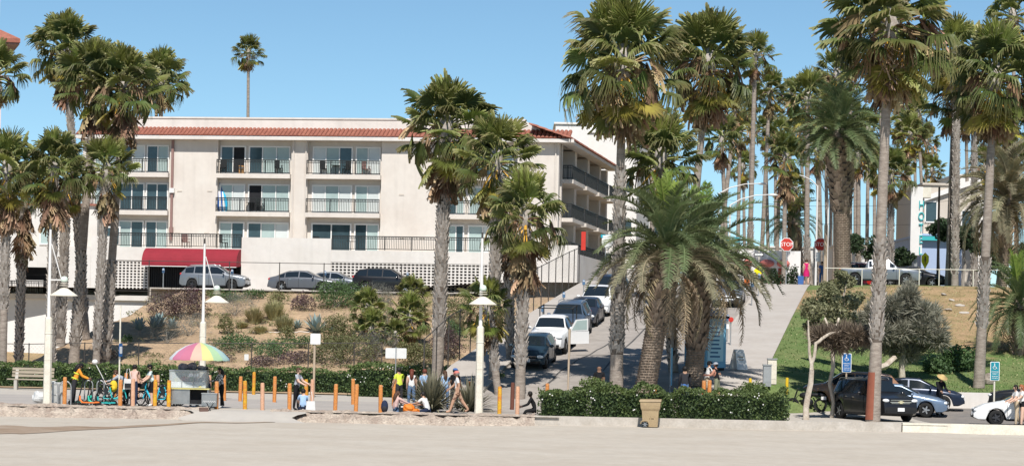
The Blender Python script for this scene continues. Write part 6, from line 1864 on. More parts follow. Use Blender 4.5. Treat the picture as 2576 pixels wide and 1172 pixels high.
person('person in peach tank top with white shoulder bag, seen from behind', at(336, 1022, 106.2), Aw - .3, 1.74, 4, ((8, 12), (10, 70)), ((2, 2), (-3, 4)), None, c_peach, c_navy, 'light', 'none', 'long', c_white, 'short', 'black')
person('cyclist in patterned shirt and dark shorts astride a turquoise bicycle', at(382, 1022, 106.6), Lf + .3, 1.76, 10, ((25, 30), (28, 30)), ((6, 10), (12, 30)), None, c_pattern, c_black, 'light', 'short', 'shorts', c_white, 'short', 'black', ('cap', c_black))
person('customer in pale pink shirt and navy trousers beside the fruit cart', at(522, 1036, 107.2), Lf - .3, 1.72, 10, ((30, 50), (30, 45)), ((2, 4), (-4, 4)), None, c_pink, c_navy, 'brown', 'short', 'long', M_tyre, 'short', 'black')
person('vendor with dark cap standing behind the fruit cart', at(487, 1030, 107.9), To, 1.66, 5, ((35, 50), (30, 55)), ((0, 0), (0, 0)), None, c_grey, c_dark, 'brown', 'short', 'long', M_tyre, 'short', 'black', ('cap', c_dark))
person('woman in black-and-white plaid shirt with long black hair by the cart', at(556, 1036, 106.4), Lf + .5, 1.68, 8, ((20, 30), (25, 60)), ((4, 2), (-8, 6)), None, c_plaid, c_black, 'light', 'long', 'long', c_white, 'long', 'black')
person('man in grey t-shirt and black trousers standing between orange bollards', at(745, 1038, 105.4), Rt - .3, 1.76, 6, ((30, 35), (24, 40)), ((3, 3), (-3, 3)), None, c_grey, c_black, 'light', 'short', 'long', M_tyre, 'short', 'brown')
person('seated woman in light blue shirt with a white tote on the promenade edge', at(762, 1039, 104.5, 0.04), Aw + .1, 1.70, 14, ((35, 45), (30, 40)), ((85, 35), (85, 30)), 'floor', c_lblue, c_navy, 'light', 'short', 'long', M_tyre, 'short', 'black', build=1.1)
person('man in bright lime shirt standing behind the flax plant', at(1003, 1030, 111.5), Aw + .6, 1.78, 4, ((8, 20), (8, 20)), ((0, 0), (0, 0)), None, c_lime, c_dark, 'tan', 'short', 'long', M_tyre, 'short', 'black')
person('woman with auburn hair and white top standing behind the flax plant', at(1034, 1030, 111.3), Aw, 1.72, 3, ((8, 20), (8, 20)), ((0, 0), (0, 0)), None, c_white, c_denim, 'light', 'none', 'long', M_tyre, 'long', 'auburn')
person('broad person in light blue shirt with dark red hair behind the flax plant', at(1066, 1030, 111.0), Aw - .2, 1.74, 4, ((10, 25), (10, 25)), ((0, 0), (0, 0)), None, c_lblue, c_navy, 'light', 'short', 'long', M_tyre, 'short', 'auburn', build=1.35)
person('long-haired woman in denim top right of the thick palm trunk', at(1119, 1030, 111.0), Aw + .3, 1.70, 10, ((12, 25), (12, 25)), ((0, 0), (0, 0)), None, c_lblue, c_denim, 'light', 'short', 'long', M_tyre, 'long', 'brown')
person('man in blue cap and black shirt behind the walking man', at(1142, 1030, 111.4), Aw - .4, 1.80, 4, ((10, 25), (10, 25)), ((0, 0), (0, 0)), None, c_black, c_dark, 'brown', 'short', 'long', M_tyre, 'short', 'black', ('cap', c_blue))
person('woman with long brown hair in pale pink top sitting on the ground', at(992, 1046, 104.6, 0.04), Aw - 1.0, 1.68, 14, ((55, 20), (60, 10)), ((85, 40), (85, 35)), 'floor', c_pink, c_denim, 'light', 'long', 'long', M_tyre, 'long', 'brown', build=1.05)
person('man in white t-shirt with dark strap sitting beside the orange bag', at(1077, 1047, 104.5, 0.04), Aw + 1.0, 1.76, 26, ((50, 30), (40, 40)), ((80, 50), (80, 55)), 'floor', c_white, c_navy, 'tan', 'short', 'long', M_tyre, 'short', 'black', build=1.1)
person('man in white shirt, coral cap and checked shorts walking left', at(1150, 1049, 104.9), Lf, 1.80, 4, ((-18, 25), (22, 30)), ((24, 6), (-26, 12)), None, c_white, c_check, 'tan', 'short', 'shorts', None, 'short', 'grey', ('cap', c_coral), build=1.05)
person('man in black sitting cross-legged on the ledge beside the hedge', at(1347, 1030, 105.4, 0.12), Lf, 1.74, 22, ((30, 40), (30, 40)), ((85, 60), (85, 70)), 'floor', c_black, c_black, 'dark', 'long', 'long', M_tyre, 'short', 'black')
person('bald man in black t-shirt walking away up the street', at(1506, 1000, 109.6), Aw, 1.80, 3, ((4, 12), (-4, 15)), ((10, 6), (-10, 12)), None, c_black, c_dark, 'brown', 'short', 'long', M_tyre, 'bald', 'black', build=1.1)
person('man in blue cap crouching in dark clothes under the date palm', at(1697, 1003, 107.3), Rt, 1.70, 40, ((40, 40), (40, 40)), ((70, 110), (60, 110)), None, c_black, c_black, 'light', 'long', 'long', M_tyre, 'short', 'black', ('cap', c_blue))
person('person in faded jeans and dark jacket standing under the date palm', at(1722, 1003, 107.6), Aw, 1.86, 4, ((8, 15), (8, 15)), ((8, 4), (-8, 4)), None, c_dark, c_denim, 'tan', 'long', 'long', M_tyre, 'short', 'black', build=1.1)
person('man in white shirt and black cap leaning on the twin orange posts', at(1777, 996, 110.4), Rt + .3, 1.74, 10, ((35, 50), (30, 60)), ((0, 0), (0, 0)), None, c_white, c_beige, 'tan', 'short', 'long', M_tyre, 'short', 'black', ('cap', c_black))
person('sunburnt man in black tank top and olive shorts talking under the palm', at(1803, 996, 109.8), Lf - .4, 1.76, 6, ((30, 60), (35, 50)), ((3, 3), (-4, 4)), None, c_black, c_olive, 'red', 'none', 'shorts', c_white, 'short', 'black', ('cap', c_grey))
person('woman in magenta dress walking away at the top of the street', at(2028, 712, 168.5), Aw, 1.68, 2, ((4, 10), (-4, 10)), ((8, 4), (-8, 8)), None, c_mag, c_mag, 'light', 'none', 'bare', None, 'short', 'brown', skirt=(c_mag, .98, .56, .16, .23))
person('small figure in blue clothes on the crest right of the second stop sign', at(2067, 712, 171.0), To, 1.62, 3, ((6, 10), (6, 10)), ((0, 0), (0, 0)), None, c_blue, c_blue, 'tan', 'short', 'long', M_tyre, 'short', 'black')
person('person in a straw sun hat and black dress beside the steel-blue sedan', at(2362, 1040, 112.6), To + .5, 1.80, 8, ((20, 40), (20, 40)), ((0, 0), (0, 0)), None, c_black, c_black, 'tan', 'long', 'long', M_tyre, 'short', 'black', ('sun', c_straw), headpitch=28)
person('dark-haired woman in white shirt and beige trousers near the white sedan', at(2557, 1069, 104.35), Lf + .2, 1.70, 6, ((20, 40), (15, 50)), ((8, 4), (-10, 8)), None, c_white, c_beige, 'light', 'short', 'long', M_tyre, 'short', 'black')
person('red-haired woman in white t-shirt and black shorts at the right edge', at(2571, 1069, 104.2), Lf + .3, 1.72, 6, ((35, 30), (20, 40)), ((10, 6), (-12, 8)), None, c_white, c_black, 'light', 'short', 'bare', M_tyre, 'long', 'ginger')
finish_people()

# ------------------------------------------------------------------ bollards
M_bol_o = mat('bollard_orange', (0.56, 0.22, 0.06), .85, .3, 3, .5, 20, col2=(.50, .29, .17), ramp=(.5, .72)); M_bol_y = mat('bollard_yellow', (0.62, 0.36, 0.03), .8, .25, 2.5, col2=(.55, .20, .04), ramp=(.45, .55), stretch=(1, 1, 2)); M_bol_p = mat('bollard_faded', (0.62, 0.37, 0.25), .85, .15, 2.5, col2=(.55, .30, .18))
M_bol_b = mat('bollard_brown', (0.16, 0.06, 0.04), .8, .15, 3); M_bol_yy = mat('bollard_plain_yellow', (0.70, 0.46, 0.02), .6, .1, 3)
bme = {}
for k, m in (('o', M_bol_o), ('y', M_bol_y), ('p', M_bol_p), ('b', M_bol_b), ('yy', M_bol_yy)):
    bme[k] = MB().lathe([(.0, -.2), (.086, -.2), (.09, .5), (.085, 1.08), (.078, 1.15), (.05, 1.165), (.0, 1.16)], 12).mesh('bollard', m, 40)
NAMES = {'o': 'orange wooden bollard', 'y': 'bollard with yellow and orange stripes', 'p': 'faded salmon-orange bollard', 'b': 'dark brown bollard', 'yy': 'bright yellow post'}
bl = [(162, 1024, 105.0, 'o', 'left of the scooters by the lamp post'), (302, 1024, 105.0, 'o', 'in front of the teal bicycle wheel'), (334, 1026, 104.9, 'p', 'in front of the person with the white bag'), (389, 1028, 104.9, 'y', 'in front of the cyclist'), (424, 1029, 104.9, 'y', 'at the left end of the fruit cart'),
      (544, 1035, 104.9, 'o', 'at the right end of the fruit cart'), (616, 1034, 105.6, 'y', 'on the near edge right of the cart'), (660, 1037, 104.9, 'p', 'alone in the near row right of the cart'), (728, 1038, 104.9, 'o', 'left of the man in grey'),
      (843, 1039, 104.9, 'o', 'in the near row right of the woman in light blue'), (895, 1041, 104.9, 'o', 'just in front of another one in the near row'), (957, 1042, 104.9, 'o', 'left of the seated picnickers'), (1256, 1050, 104.4, 'y', 'right of the tall lamp post'), (1301, 1050, 104.3, 'p', 'at the foot of the torn palm'),
      (604, 1008, 117.5, 'o', 'in the far row right of the plaid shirt'), (638, 984, 131, 'y', 'standing against the hedge'), (690, 1011, 117, 'o', 'in the far row before the hedge'), (785, 1013, 116.5, 'p', 'at the foot of the square sign'), (888, 1015, 116, 'o', 'behind another one in the far row'), (990, 1018, 115, 'o', 'beside the man in lime'),
      (288, 1000, 118, 'o', 'behind the bending man, leftmost'), (316, 1000, 119, 'o', 'behind the bending man, right one'), (346, 1000, 118, 'p', 'behind the peach tank top'), (386, 1001, 118, 'o', 'behind the cyclist head'), (395, 1003, 116.5, 'p', 'behind the cyclist shoulder'), (495, 1004, 118, 'o', 'behind the glass case of the cart'), (526, 1005, 117, 'p', 'behind the pink-shirted customer'), (564, 1006, 118, 'o', 'behind the plaid shirt'),
      (770, 1022, 111, 'y', 'half hidden behind the seated woman in light blue'),
      (1376, 1025, 108.5, 'o', 'behind the seated man in black'), (1288, 1030, 108.5, 'b', 'between two palm trunks at the street foot'), (1531, 1020, 108, 'b', 'beside the tallest palm trunk'), (1649, 1040, 106.4, 'o', 'just above the tan bin'), (1770, 1010, 108.6, 'o', 'left one of the twin posts under the date palm'), (1784, 1010, 108.6, 'o', 'right one of the twin posts under the date palm'),
      (1179, 1040, 108, 'o', 'behind the flax plant near the lamp post'),
      (1887, 987, 112, 'yy', 'at the corner of the lawn and pavement'), (1979, 985, 113.5, 'yy', 'on the lawn left of the forked tree')]
for dx, dy, D, k, where in bl:
    v = P(dx, dy, D)
    z = ground_z(v.x, v.y) if D < 125 else 0.0
    if k == 'yy': z = P(dx, dy, D).z
    o = inst('yellow_post' if k == 'yy' else 'bollard', bme[k], None, (v.x, v.y, z), (rad(random.uniform(-1.2, 1.2)), rad(random.uniform(-1.2, 1.2)), random.uniform(0, 6)), (1, 1, random.uniform(.96, 1.04)) if k != 'yy' else (.8, .8, .55))
    tag(o, NAMES[k] + ' ' + where, 'bollard', 'bollards along the promenade')
# ------------------------------------------------------------------ street furniture and small things
def thing(name, loc, label, cat, rz=0.0, group=None): return empty(name, loc, (0, 0, rz), label, cat, group)
# lamp posts with conical hats
M_lampglass = mat('lamp_globe', (0.62, 0.72, 0.62), .3, spec=.5)
def lamp_post(dx, dy, D, label, side=1, rz=0.0):
    v = P(dx, dy, D)
    o = thing('lamp_post', (v.x, v.y, 0), label, 'lamp post', rz)
    b = MB().lathe([(.19, 0), (.175, .3), (.15, 3.6), (.145, 3.63), (.09, 3.70)], 8); b.build('base_column', M_offwhite, o, 30)
    MB().cyl((0, 0, 3.68), (0, 0, 7.35), .078, .05, 10).build('pole', M_white, o, 40)
    MB().cyl((0, 0, 7.35), (0, 0, 7.6), .045, .04, 8).build('finial', M_darksteel, o)
    for z in (1.9, 3.0): MB().lathe([(.16, z - .02), (.172, z), (.16, z + .02)], 8).build('collar', M_offwhite, o)
    zz = 5.25
    a = MB(); a.bar((0, 0, zz), (.62 * side, 0, zz), .05); a.cyl((.06 * side, 0, 6.75), (.50 * side, 0, zz + .02), .022, n=6); a.build('arm', M_white, o)
    lp = MB().lathe([(.0, .16), (.10, .14), (.15, .04), (.15, -.04), (.12, -.08)], 14, (.62 * side, 0, zz)).build('globe', M_lampglass, o, 60)
    for k, r in enumerate((.17, .20)):
        MB().lathe([(.05, -.12 - .09 * k), (r, -.13 - .09 * k), (r, -.15 - .09 * k), (.05, -.15 - .09 * k)], 14, (.62 * side, 0, zz)).build('louvre', M_offwhite, lp)
    MB().lathe([(.05, -.30), (.12, -.33), (.58, -.64), (.58, -.67), (.0, -.50)], 20, (.62 * side, 0, zz)).build('hat', M_offwhite, o, 40)
    return o
lamp_post(118, 1020, 105.2, 'cream lamp post with conical hat beside the silver bike racks')
lamp_post(507, 1000, 118.3, 'cream lamp post rising behind the rainbow umbrella')
lamp_post(1204, 1050, 105.0, 'cream lamp post right of the walking man in white', 0.12)

# fruit cart with rainbow umbrella
v = P(474, 1030, 105.6); cx, cy = v.x, v.y
M_cart = mat('dented_steel', (0.42, 0.42, 0.41), .35, .2, 3, .3, 4, metal=.7)
M_clear = bpy.data.materials.new('clear_case'); M_clear.use_nodes = True
def _clear():
    nt = M_clear.node_tree; N = nt.nodes; L = nt.links; b = N['Principled BSDF']
    b.inputs['Base Color'].default_value = (.75, .82, .82, 1); b.inputs['Roughness'].default_value = .05
    tr = N.new('ShaderNodeBsdfTransparent'); mx = N.new('ShaderNodeMixShader'); mx.inputs[0].default_value = .30
    L.new(tr.outputs[0], mx.inputs[1]); L.new(b.outputs[0], mx.inputs[2]); L.new(mx.outputs[0], N['Material Output'].inputs['Surface'])
_clear()
ct = thing('fruit_cart', (cx, cy, 0), 'steel street fruit cart with glass case under the rainbow umbrella', 'food cart')
MB().box((-.30, 0, .48), (.78, .75, .62)).build('body', M_cart, ct)
MB().box((.46, .15, .48), (.74, .45, .62)).build('shelf_bay', M_dark, ct)
MB().box((.46, 0, .165), (.76, .74, .03)).build('lower_shelf', M_cart, ct)
MB().box((.85, 0, .48), (.06, .74, .64)).build('side_panel', M_cart, ct)
MB().box((.08, 0, .82), (1.66, .86, .05)).build('counter', mat('counter_edge', (.62, .56, .22), .5, .1, 3), ct)
gc = MB()
for a in ((.0, -.40, 1.20, 1.50, .012, .68), (.0, .38, 1.20, 1.50, .012, .68), (-.75, -.01, 1.20, .012, .76, .68), (.75, -.01, 1.20, .012, .76, .68)):
    gc.box(a[:3], a[3:])
gc.build('glass_case', M_clear, ct)
fr = MB()
for x in (-.76, -.25, .25, .76):
    fr.box((x, -.41, 1.2), (.03, .03, .70)); fr.box((x, .39, 1.2), (.03, .03, .70))
fr.box((0, -.41, 1.555), (1.56, .035, .03)); fr.box((0, .39, 1.555), (1.56, .035, .03)); fr.build('case_frame', M_cart, ct)
MB().box((0, 0, .98), (1.46, .7, .24)).build('ice_tray', mat('ice_white', (.72, .75, .76), .6, .1, 6), ct)
for i, (x, c, r) in enumerate([(-.5, (.62, .55, .05), .10), (-.42, (.62, .55, .05), .09), (-.22, (.50, .07, .03), .13), (-.12, (.55, .10, .03), .12), (.12, (.10, .22, .05), .12), (.25, (.25, .12, .08), .11), (.5, (.14, .16, .2), .10)]):
    f = MB().ell((0, 0, 0), (r, r * .9, r), 9, 6).build('fruit', mat('fruit%d' % i, c, .5, .2, 6), None, 180, loc=(cx + x, cy - .12 + .06 * (i % 2), 1.09 + r))
    tag(f, ['yellow fruit at the left end of the glass case', 'yellow fruit beside the leftmost one in the case', 'red watermelon chunk in the glass case', 'second red melon chunk in the glass case', 'green fruit in the middle of the case', 'brown coconut in the glass case', 'dark fruit at the right end of the case'][i], 'fruit')
ban_ = MB().tube([(-.18, 0, .02), (-.05, 0, .05), (.08, .0, .05), (.2, .02, .02)], [.015, .05, .05, .015], 7).tube([(-.15, -.06, .0), (0, -.07, .03), (.16, -.04, .0)], [.015, .045, .015], 7).build('banana_bunch', mat('banana', (.75, .62, .03), .5), None, 180, loc=(cx + .52, cy - .30, .88))
tag(ban_, 'yellow bananas on the right end of the cart counter', 'fruit')
MB().box((0, .0, 1.585), (1.58, .86, .03)).build('case_lid', M_cart, ct)
bgs = MB().ell((-.25, 0, 1.72), (.24, .22, .16), 10, 6).ell((.12, .05, 1.74), (.22, .2, .18), 10, 6).ell((.5, 0, 1.69), (.2, .2, .12), 10, 6)
bgs.v = [tuple(Vector(p) + Vector((noise.noise(Vector(p) * 7), noise.noise(Vector(p) * 7 + Vector((5, 0, 0))), noise.noise(Vector(p) * 7 + Vector((0, 9, 0))))) * .05) for p in bgs.v]
b_ = bgs.build('bag_pile', mat('dark_bag', (.03, .04, .07), .5, .3, 6, col2=(.25, .28, .32)), None, loc=(cx, cy, 0)); tag(b_, 'heap of dark blue and grey bags on top of the glass case', 'bags')
for x in (-.45, .55):
    MB().lathe([(.10, -.03), (.17, -.035), (.18, 0), (.17, .035), (.10, .03)], 16).build('wheel', M_tyre, ct, 60, loc=(x, -.25, .18), rot=(PI / 2, 0, 0))
# umbrella
um = thing('umbrella', (cx + .42, cy, 0), 'big rainbow-striped umbrella shading the fruit cart', 'umbrella')
MB().cyl((0, 0, .2), (0, 0, 2.75), .025, n=8).build('pole', M_white, um)
cols = [(.70, .74, .78), (.62, .22, .34), (.60, .20, .30), (.74, .50, .40), (.74, .70, .30), (.45, .66, .40), (.45, .66, .62), (.40, .58, .70), (.62, .68, .74), (.60, .30, .38), (.72, .5, .4), (.72, .7, .3), (.45, .66, .4), (.42, .6, .66), (.5, .6, .7), (.68, .72, .76)]
n = 16; prof = [(0.0, 2.76), (.25, 2.72), (.62, 2.59), (.98, 2.37), (1.25, 2.10), (1.26, 2.02)]
for k in range(n):
    g = MB(); a0 = rad(-168) + 2 * PI * k / n; a1 = a0 + 2 * PI / n
    for j, (r, z) in enumerate(prof):
        for t in (0, .5, 1):
            an = lerp(a0, a1, t); sag = -.02 * (j / 5) if t == .5 else 0
            g.v.append((r * cos(an), r * sin(an), z + sag))
    for j in range(5):
        for t in range(2):
            a = j * 3 + t; g.f.append((a, a + 3, a + 4, a + 1)); g.m.append(0)
    g.build('panel', mat('umbrella_%d' % k, cols[k], .8, .06, 3, trans=.3), um, 180)
    an = a0
    MB().bar((0, 0, 2.3), (.95 * cos(an), .95 * sin(an), 2.24), .012).build('rib', M_steel, um) if k % 2 == 0 else None
# side box and cart stool
v = P(527, 1036, 104.7)
bx_ = thing('metal_box', (v.x, v.y, 0), 'diamond-plate metal box on a trolley at the right end of the cart', 'box')
MB().box((0, 0, .38), (.62, .5, .52)).build('case', M_cart, bx_); MB().box((0, 0, .655), (.66, .54, .03)).build('lid', M_steel, bx_)
for s in (-.22, .22):
    for t in (-.18, .18): MB().cyl((s, t, 0), (s, t, .13), .02, n=6).build('leg', M_darksteel, bx_)
zz = MB()
for i in range(6):
    zz.bar((-.26 + i * .09, -.256, .28), (-.215 + i * .09, -.256, .36), .012); zz.bar((-.215 + i * .09, -.256, .36), (-.17 + i * .09, -.256, .28), .012)
zz.build('pattern', M_white, bx_)
v = P(512, 1053, 103.0); t_ = MB().box((0, 0, .22), (.36, .3, .55)).build('crate', mat('brown_crate', (.16, .10, .08), .9, .3, 4, .4, 8), None, loc=(v.x, v.y, z_sand(v.x, v.y)), rot=(0, 0, .2)); tag(t_, 'dark brown block standing on the sand below the cart', 'crate')
v = P(527, 1053, 103.1); o = thing('folding_stand', (v.x, v.y, -.2), 'small black folding stand on the sand beside the brown block', 'stand')
for s in (-.14, .14):
    MB().bar((s, -.1, 0), (-s, .1, .5), .025).build('leg', M_iron, o)

# scooters and bicycles
M_teal = mat('scooter_teal', (.03, .42, .42), .35, spec=.5); M_green = mat('scooter_green', (.04, .50, .36), .35, spec=.5); M_orng = mat('scooter_orange', (.70, .17, .03), .4); M_gblk = mat('gloss_black', (.015, .016, .018), .35, spec=.5); M_blue2 = mat('bike_blue', (.03, .45, .62), .35)
def wheel_mesh(r, t, m, spokes=0):
    mb = MB().lathe([(r - t, -.02), (r, -.024), (r + .005, 0), (r, .024), (r - t, .02), (r - t, -.02)], 22)
    mb.v = [(x, z, y) for x, y, z in mb.v]
    for k in range(spokes):
        an = 2 * PI * k / spokes; mb.bar((0, 0, 0), ((r - t) * cos(an), 0, (r - t) * sin(an)), .008)
    mb.cyl((0, -.05, 0), (0, .05, 0), .03, n=8)
    return mb
def scooter(dx, dy, D, rz, label, m=M_gblk, deck=M_teal, tilt=0.0):
    v = P(dx, dy, D); o = thing('kick_scooter', (v.x, v.y, 0), label, 'scooter', rz); o.rotation_euler = (rad(tilt), 0, rz)
    MB().box((0, 0, .14), (.62, .16, .05)).box((-.42, 0, .16), (.22, .10, .06)).build('deck', deck, o)
    MB().tube([(.30, 0, .15), (.42, 0, .24), (.44, 0, .42)], [.04, .045, .04], 8).build('neck', deck, o, 60)
    MB().cyl((.50, 0, .20), (.34, 0, 1.12), .028, n=8).build('stem', m, o)
    MB().tube([(.31, -.24, 1.10), (.345, -.05, 1.13), (.345, .05, 1.13), (.31, .24, 1.10)], .017, 6).build('handlebar', M_gblk, o)
    for x in (.52, -.50): wheel_mesh(.11, .06, M_tyre).build('wheel', M_tyre, o, 60, loc=(x, 0, .115))
    MB().box((-.50, 0, .25), (.26, .07, .015)).build('fender', m, o)
    return o
def bike(dx, dy, D, rz, label, fm, basket=None, tilt=0.0):
    v = P(dx, dy, D); o = thing('bicycle', (v.x, v.y, 0), label, 'bicycle', rz); o.rotation_euler = (rad(tilt), 0, rz)
    f = MB()
    f.tube([(-.22, 0, .82), (-.10, 0, .30)], .03, 8); f.tube([(-.10, 0, .30), (.18, 0, .36), (.40, 0, .78)], .045, 8); f.tube([(-.50, 0, .33), (-.10, 0, .30)], .025, 6); f.tube([(-.50, 0, .33), (-.19, 0, .68)], .02, 6)
    f.tube([(.50, 0, .33), (.43, 0, .60), (.36, 0, .98)], .026, 8); f.build('frame', fm, o, 60)
    for x in (-.50, .52):
        w = wheel_mesh(.32, .045, M_tyre, 10).build('wheel', M_tyre, o, 60, loc=(x, 0, .33))
        fd = MB()
        for k in range(8):
            a0 = rad(20 + 18 * k); a1 = rad(20 + 18 * (k + 1)); fd.add([(.36 * cos(a0), -.03, .36 * sin(a0)), (.36 * cos(a1), -.03, .36 * sin(a1)), (.36 * cos(a1), .03, .36 * sin(a1)), (.36 * cos(a0), .03, .36 * sin(a0))], [(0, 1, 2, 3)])
        fd.build('fender', fm, o, loc=(x, 0, .33))
    MB().tube([(.28, -.28, 1.05), (.36, -.1, 1.02), (.36, .1, 1.02), (.28, .28, 1.05)], .016, 6).build('handlebar', M_gblk, o)
    MB().ell((-.25, 0, .87), (.14, .08, .05), 8, 5).build('saddle', M_gblk, o, 180)
    MB().cyl((-.10, -.09, .30), (-.10, .09, .30), .06, n=10).build('crank', M_gblk, o)
    MB().box((-.36, 0, .62), (.16, .12, .28)).build('battery', M_gblk, o)
    if basket:
        b = MB(); b.box((.55, 0, .80), (.26, .34, .02))
        for s in (-1, 1): b.box((.55, s * .165, .89), (.28, .015, .18)); b.box((.55 + s * .135, 0, .89), (.015, .33, .18))
        b.build('basket', basket, o)
    return o
scooter(222, 1020, 105.6, rad(160), 'kick scooter with orange deck lying low beside the lamp post', M_gblk, M_orng, 8)
scooter(247, 1020, 106.0, rad(172), 'kick scooter with bright green deck second from the lamp post', M_gblk, M_green)
scooter(266, 1021, 105.7, rad(150), 'kick scooter with teal deck beside the yellow backpack', M_gblk, M_teal)
scooter(205, 1019, 106.4, rad(35), 'black kick scooter closest to the worker in the vest', M_gblk, M_green)
bike(288, 1022, 105.9, rad(6), 'teal rental bicycle behind the second orange bollard', M_teal, M_gblk)
bike(318, 1020, 106.9, rad(-8), 'dark rental bicycle in front of the bending man', M_gblk, M_gblk)
bike(388, 1022, 106.6, rad(172), 'bright turquoise bicycle ridden by the patterned shirt', M_blue2, M_gblk)
bike(412, 1022, 107.2, rad(158), 'dark bicycle with silver basket left of the cart', M_gblk, M_steel)
bike(272, 1018, 107.6, rad(20), 'black rental bicycle behind the scooters', M_gblk, M_teal)
scooter(236, 1020, 106.8, rad(20), 'black kick scooter behind the orange-decked one', M_gblk, M_gblk)
scooter(258, 1020, 107.0, rad(-15), 'black kick scooter leaning behind the green-decked one', M_gblk, M_gblk, -8)
bike(352, 1021, 107.4, rad(12), 'dark rental bicycle behind the person in the peach top', M_gblk, M_gblk)
bike(424, 1022, 108.2, rad(-20), 'turquoise bicycle right behind the fruit cart left end', M_blue2, M_gblk)
bp_ = thing('backpack', (P(286, 1000, 106.2).x, 106.1, .62), 'yellow backpack hanging among the scooters', 'backpack')
MB().ell((0, 0, .22), (.17, .11, .25), 12, 8).build('bag', mat('yellow_bag', (.70, .48, .03), .7, .1, 5), bp_, 180); MB().ell((0, -.09, .13), (.11, .05, .10), 10, 6).build('pocket', mat('yellow_bag', (.7, .48, .03)), bp_, 180)
st1 = MB().tube([(0, 0, 0), (-.28, 0, .55), (-.55, 0, 1.05)], [.018, .018, .02], 6, 0).ell((-.58, 0, 1.12), (.13, .12, .11), 10, 6); o = st1.build('mirror_stalk', M_white, None, 60, loc=(P(270, 980, 106).x, 106.2, .72)); tag(o, 'white round mirror on a slanting white stalk above the scooters', 'mirror')
# bike racks (hoops), barrel and plastic bag
for i, (dx, D, h, w, lab) in enumerate([(133, 105.2, 1.0, .38, 'tall silver hoop rack in front of the grey barrel'), (163, 105.6, 1.02, .5, 'silver hoop rack right of the grey barrel'), (222, 106.6, 1.05, .34, 'silver hoop rack behind the worker'), (252, 106.6, 1.05, .3, 'silver hoop rack among the scooters')]):
    x = P(dx, 1020, D).x; pts = [(-w / 2, 0, 0), (-w / 2, 0, h - w / 2)] + [(-w / 2 * cos(PI * k / 6), 0, h - w / 2 + w / 2 * sin(PI * k / 6)) for k in range(1, 6)] + [(w / 2, 0, h - w / 2), (w / 2, 0, 0)]
    o = MB().tube(pts, .028, 8).build('hoop_rack', M_steel, None, 60, loc=(x, D, 0)); tag(o, lab, 'bike rack', 'silver hoop racks')
br = thing('trash_barrel', (P(148, 1018, 106.2).x, 106.2, 0), 'grey trash barrel behind the silver hoops', 'trash can')
MB().lathe([(.27, 0), (.30, .1), (.31, .85), (.33, .87), (.33, .93), (.28, .95), (.0, .9)], 18).build('drum', mat('barrel_grey', (.50, .50, .48), .6, .1, 4), br, 40)
MB().lathe([(.315, .40), (.325, .42), (.315, .44)], 18).build('hoop', M_steel, br)
bb = MB().ell((0, 0, .2), (.38, .28, .24), 14, 9)
bb.v = [tuple(Vector(p) * (1 + .35 * noise.noise(Vector(p) * 6))) for p in bb.v]
o = bb.build('plastic_bag', mat('crinkled_plastic', (.62, .62, .60), .3, .2, 8, .8, 14), None, loc=(P(103, 1000, 108).x, 108, .03)); tag(o, 'crumpled clear plastic bag on the ground left of the barrel', 'plastic bag')
# bench
bn = thing('park_bench', (P(82, 975, 131).x, 131, 0), 'weathered slatted bench in front of the hedge at left', 'bench')
M_wood = mat('weathered_wood', (.40, .34, .26), .9, .25, 3, .4, 14, stretch=(.3, 2, 2)); M_conc = mat('bench_concrete', (.48, .45, .40), .95, .15, 4)
for s in (-.75, .75):
    MB().prism([(-.30, 0), (.10, 0), (.05, .42), (.22, .95), (.12, .95), (-.05, .50), (-.32, .44)], 0, s - .07, s + .07).build('leg', M_conc, bn)
for y in (-.24, -.10, .04): MB().box((0, y, .49), (2.3, .115, .05)).build('seat_slat', M_wood, bn)
for z, y in ((.66, .10), (.82, .15), (.97, .20)): MB().box((0, y - .06, z), (1.95, .045, .12)).build('back_slat', M_wood, bn)
bn.scale = (1.12, 1.12, 1.12)

# tan wheeled bin
M_tan = mat('tan_plastic', (.40, .30, .17), .55, .12, 3, col2=(.34, .25, .15))
v = P(1636, 1074, 102.6); zb_ = z_sand(v.x, v.y)
bn2 = thing('wheelie_bin', (v.x, v.y, zb_), 'tan wheeled bin on the sand in front of the flowering hedge', 'trash bin', rad(-6))
def frus(mb, z0, z1, w0, d0, w1, d1, m=0):
    mb.add([(-w0, -d0, z0), (w0, -d0, z0), (w0, d0, z0), (-w0, d0, z0), (-w1, -d1, z1), (w1, -d1, z1), (w1, d1, z1), (-w1, d1, z1)], [(0, 3, 2, 1), (4, 5, 6, 7), (0, 1, 5, 4), (1, 2, 6, 5), (2, 3, 7, 6), (3, 0, 4, 7)], m)
m_ = MB(); frus(m_, .03, .78, .30, .28, .345, .33); frus(m_, .775, .90, .385, .36, .40, .38); frus(m_, .70, .776, .346, .331, .385, .36); m_.build('tub', M_tan, bn2)
m_ = MB(); frus(m_, .90, 1.06, .40, .382, .415, .395); m_.build('rim_band', M_tan, bn2)
MB().add([(-.46, -.42, 1.06), (.44, -.42, 1.075), (.44, .44, 1.10), (-.46, .44, 1.085), (-.44, -.40, 1.12), (.42, -.40, 1.13), (.42, .42, 1.16), (-.44, .42, 1.15)], [(0, 3, 2, 1), (4, 5, 6, 7), (0, 1, 5, 4), (1, 2, 6, 5), (2, 3, 7, 6), (3, 0, 4, 7)]).build('lid', M_tan, bn2)
MB().lathe([(.04, -.03), (.11, -.035), (.13, -.03), (.13, .03), (.11, .035), (.04, .03)], 18).build('wheel', M_tyre, bn2, 60, loc=(-.20, -.315, .13), rot=(PI / 2, 0, 0))
rw = MB()
for k in range(6): an = PI * k / 3; rw.bar((-.2, -.352, .13), (-.2 + .10 * cos(an), -.352, .13 + .10 * sin(an)), .025)
rw.build('wheel_spokes', M_rim, bn2)
